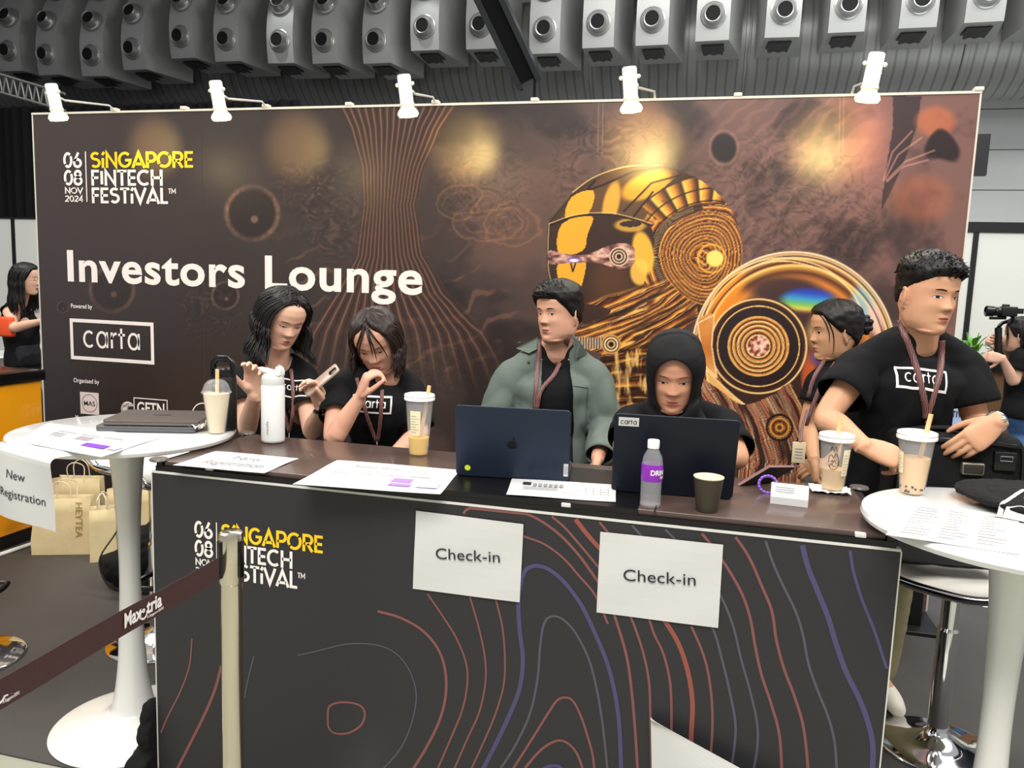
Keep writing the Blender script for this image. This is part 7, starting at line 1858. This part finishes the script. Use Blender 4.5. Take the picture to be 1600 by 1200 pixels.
# ---- woman passing behind, hair in a bun
S6 = mkS(female=True, head=at(1303, 518, 1.58), yaw=-66, pitch=4, roll=0, scale=1.05, neck=at(1316, 566, 1.64), SL=at(1282, 592, 1.52), SR=at(1345, 588, 1.76), pelvis=V((1.08, 1.68, .88)),
    EL=at(1262, 665, 1.50), WL=at(1272, 720, 1.36), ER=at(1350, 680, 1.66), WR=at(1290, 725, 1.46), open=.6, gaze=(0, -.2), mopen=.4)
S6['hands'] = [dict(Wp=S6['WL'], D=V((.1, -.3, -.9)), N=V((1, 0, 0)), side=-1, curls=.6, scale=.92), dict(Wp=S6['WR'], D=V((-.7, -.4, -.1)), N=V((-.2, .6, -.7)), side=1, curls=.9, scale=.92)]
o6 = build_person('mov', S6, 'person with hair tied back walking behind the tall man, facing left', sk_v)
tshirt(o6, fL=.5, fR=.5, seed=51)
trousers(o6, M_jeansl, M_shoe)
hair_cap(o6, az_z_mask(.070, .040, .0, -.075, 55, 80), top=.014, side=.012, seed=52)
mb = MB(); H = o6.H; mb.sphere(H @ V((0, -.118, .022)), .036, 20, 14)
for k in range(26): a_ = k*.9; q = H @ V((.030*math.cos(a_), -.122 + .012*math.sin(a_*1.7), .022 + .030*math.sin(a_))); mb.sphere(q, .012, 8, 6)
obj('hair_bun', mb, M_hair, o6.root)
strands(o6, [[(-.03, .07, .085), (-.062, .055, .05), (-.072, .035, 0), (-.070, .03, -.05), (-.066, .032, -.085)], [(.03, .07, .085), (.062, .055, .05), (.072, .035, 0), (.070, .03, -.05)], [(-.02, .075, .08), (-.058, .062, .045), (-.066, .048, .0), (-.064, .045, -.04)]], .003)
lanyard(o6, [[(1290, 560), (1272, 590), (1262, 625), (1256, 660), (1250, 690)], [(1306, 566), (1284, 600), (1268, 640), (1252, 690)]], wd=.016)
b0 = at(1239, 690, 1.32); mb = MB(); A_ = at(1262, 640, 1.40); B_ = Vector((b0.x + .025, b0.y, b0.z)); mb.tube([A_, A_.lerp(B_, .5) + Vector((-.004, 0, 0)), B_], .007, 8, flat=.25); obj('lanyard_end', mb, M_lany, o6.root); mb = MB(); mb.box((b0.x, b0.y, b0.z - .085), (b0.x + .050, b0.y + .004, b0.z), bev=.002); bc = obj('badge_card', mb, mat('badge_cream', rgb(226, 208, 170), .5), o6.root)
mb = MB()
for k in range(4): mb.box((b0.x + .010, b0.y - .0008, b0.z - .03 - .012*k), (b0.x + .040, b0.y - .0002, b0.z - .026 - .012*k))
obj('badge_print', mb, M_inkg, bc, smooth=False)

# ---- woman far left, seen in profile
S7 = mkS(female=True, head=at(42, 436, 3.0), yaw=62, pitch=3, roll=0, scale=1.0, neck=at(30, 470, 3.05), SL=at(14, 484, 2.95), SR=at(40, 482, 3.2), pelvis=V((-4.62, 3.05, .86)),
    EL=at(20, 500, 2.80), WL=at(66, 502, 2.85), ER=at(58, 508, 3.25), WR=at(78, 500, 3.1), open=.6, mopen=.9)
S7['EL'] = at(22, 512, 2.85); S7['hands'] = [dict(Wp=S7['WL'], D=V((1, 0, 0)), N=V((0, 0, -1)), side=1, curls=.4, scale=.92), dict(Wp=S7['WR'], D=V((1, 0, 0)), N=V((0, 0, -1)), side=-1, curls=.4, scale=.92)]
o7 = build_person('far', S7, 'person with long straight black hair and orange lanyard at the far left edge', sk_w1, .006)
tshirt(o7, fL=.02, fR=.02, seed=61, neckr=.085, voxel=.010, nm='sleeveless_top', grow=.004)
trousers(o7, M_pants, M_shoed)
hair_cap(o7, az_z_mask(.076, .050, -.02, -.09, 48, 70), top=.012, side=.010, seed=62)
long_hair(o7, 200, part=0, length=.26, seed=62, amin=68, wave=.004, thick=.020, rad=.0085, inward=0)
M_or = mat('lanyard_orange', rgb(236, 84, 40), .5)
mb = MB(); nb = S7['neck']
for s in (-1, 1): mb.tube([nb + V((.02*s, -.03, .03)), nb + V((.05, -.10 + .03*s, -.05)), nb + V((.09, -.13, -.22))], .008, 8, flat=.3)
obj('lanyard', mb, M_or, o7.root)
p = at(10, 508, 2.82); mb = MB(); mb.box((p.x - .12, p.y - .0, p.z - .09), (p.x + .03, p.y + .06, p.z + .06), bev=.02); o_ = obj('orange_tote', mb, M_or); tag(o_, 'orange bag under the arm of the woman at the far left edge', 'bag'); o_.location = (0, 0, 0)
mb = MB(); H = o7.H
for s in (-1, 1): mb.tube([H @ V((s*.031 + .017*math.cos(q), .092, .0 + .015*math.sin(q))) for q in [2*PI*k/20 for k in range(20)]], .0012, 6, loop=True)
mb.tube([H @ V((-.014, .094, .002)), H @ V((.014, .094, .002))], .0012, 6)
for s in (-1, 1): mb.tube([H @ V((s*.048, .090, .004)), H @ V((s*.076, .0, .004))], .0012, 6)
obj('glasses', mb, M_gold, o7.root)

# ---- woman with camera, far right
S8 = mkS(female=True, head=at(1592, 524, 4.0), yaw=-95, pitch=-2, roll=0, scale=1.0, neck=at(1606, 548, 4.05), SL=at(1592, 558, 3.92), SR=at(1628, 556, 4.2), pelvis=V((2.66, 4.05, .84)),
    EL=at(1574, 596, 3.85), WL=at(1560, 566, 3.70), ER=at(1580, 578, 4.2), WR=at(1570, 534, 4.0), open=.6)
S8['SL'] = at(1594, 556, 3.90); S8['ER'] = at(1588, 570, 4.15); S8['WR'] = at(1566, 532, 4.0); S8['WL'] = at(1566, 560, 3.80); S8['EL'] = at(1584, 596, 3.86)
S8['hands'] = [dict(Wp=S8['WL'], D=V((-1, -.1, .1)), N=V((0, .8, -.2)), side=1, curls=1.1, scale=.92), dict(Wp=S8['WR'], D=V((-1, 0, .1)), N=V((0, -.8, -.2)), side=-1, curls=1.1, scale=.92)]
o8 = build_person('cam', S8, 'person in black tee and blue jeans filming with a camera at the right edge', sk_w1, .006)
tshirt(o8, fL=.62, fR=.6, seed=71, voxel=.010, wr=.010)
trousers(o8, M_denim, M_shoe)
hair_cap(o8, az_z_mask(.074, .045, -.01, -.085, 52, 74), top=.013, side=.011, seed=72)
long_hair(o8, 120, part=0, length=.05, seed=72, amin=95, wave=.004, thick=.018, rad=.008)
strands(o8, [[(-.03, .07, .085), (-.066, .062, .04), (-.074, .05, -.02), (-.07, .05, -.08)], [(-.03, .07, .09), (-.064, .066, .04), (-.070, .058, -.02), (-.066, .060, -.07)]], .005)
# the camera on its handheld stabiliser
g = at(1562, 548, 3.95); t = thing('camera_on_stabiliser', 'black camera on a handheld stabiliser held up before the green plants', 'camera', (g.x, g.y, g.z))
gx = at(1568, 487, 3.95)
mb = MB(); mb.tube([at(1560, 566, 3.95), at(1560, 512, 3.95)], .022, 16); obj('grip', mb, M_blk, t)
mb = MB(); mb.tube([Vector(tuple(q)) for q in smoothpath([tuple(at(1560, 512, 3.95)), tuple(at(1566, 505, 3.99)), tuple(at(1580, 500, 4.02)), tuple(at(1582, 494, 4.0)), tuple(at(1574, 492, 3.97)), tuple(at(1560, 495, 3.95))], 5)], .012, 12); mb.tube([at(1546, 497, 3.95), at(1572, 497, 3.95)], .010, 10); obj('gimbal_arm', mb, M_blackgl, t)
mb = MB(); mb.box((gx.x - .02, gx.y - .035, gx.z - .03), (gx.x + .075, gx.y + .035, gx.z + .035), bev=.008); mb.box((gx.x - .01, gx.y - .018, gx.z + .03), (gx.x + .03, gx.y + .018, gx.z + .05), bev=.006); mb.box((gx.x + .07, gx.y - .03, gx.z - .01), (gx.x + .11, gx.y - .02, gx.z + .025), bev=.003); obj('camera_body', mb, M_blk, t)
mb = MB(); R_ = Matrix.Translation((gx.x - .02, gx.y, gx.z)) @ Matrix.Rotation(-PI/2, 4, 'Y'); mb.lathe([(.001, 0), (.03, 0), (.031, .03), (.028, .035), (.034, .04), (.036, .085), (.032, .088), (.026, .08), (.001, .078)], 28, M=R_); obj('lens', mb, M_blackgl, t)
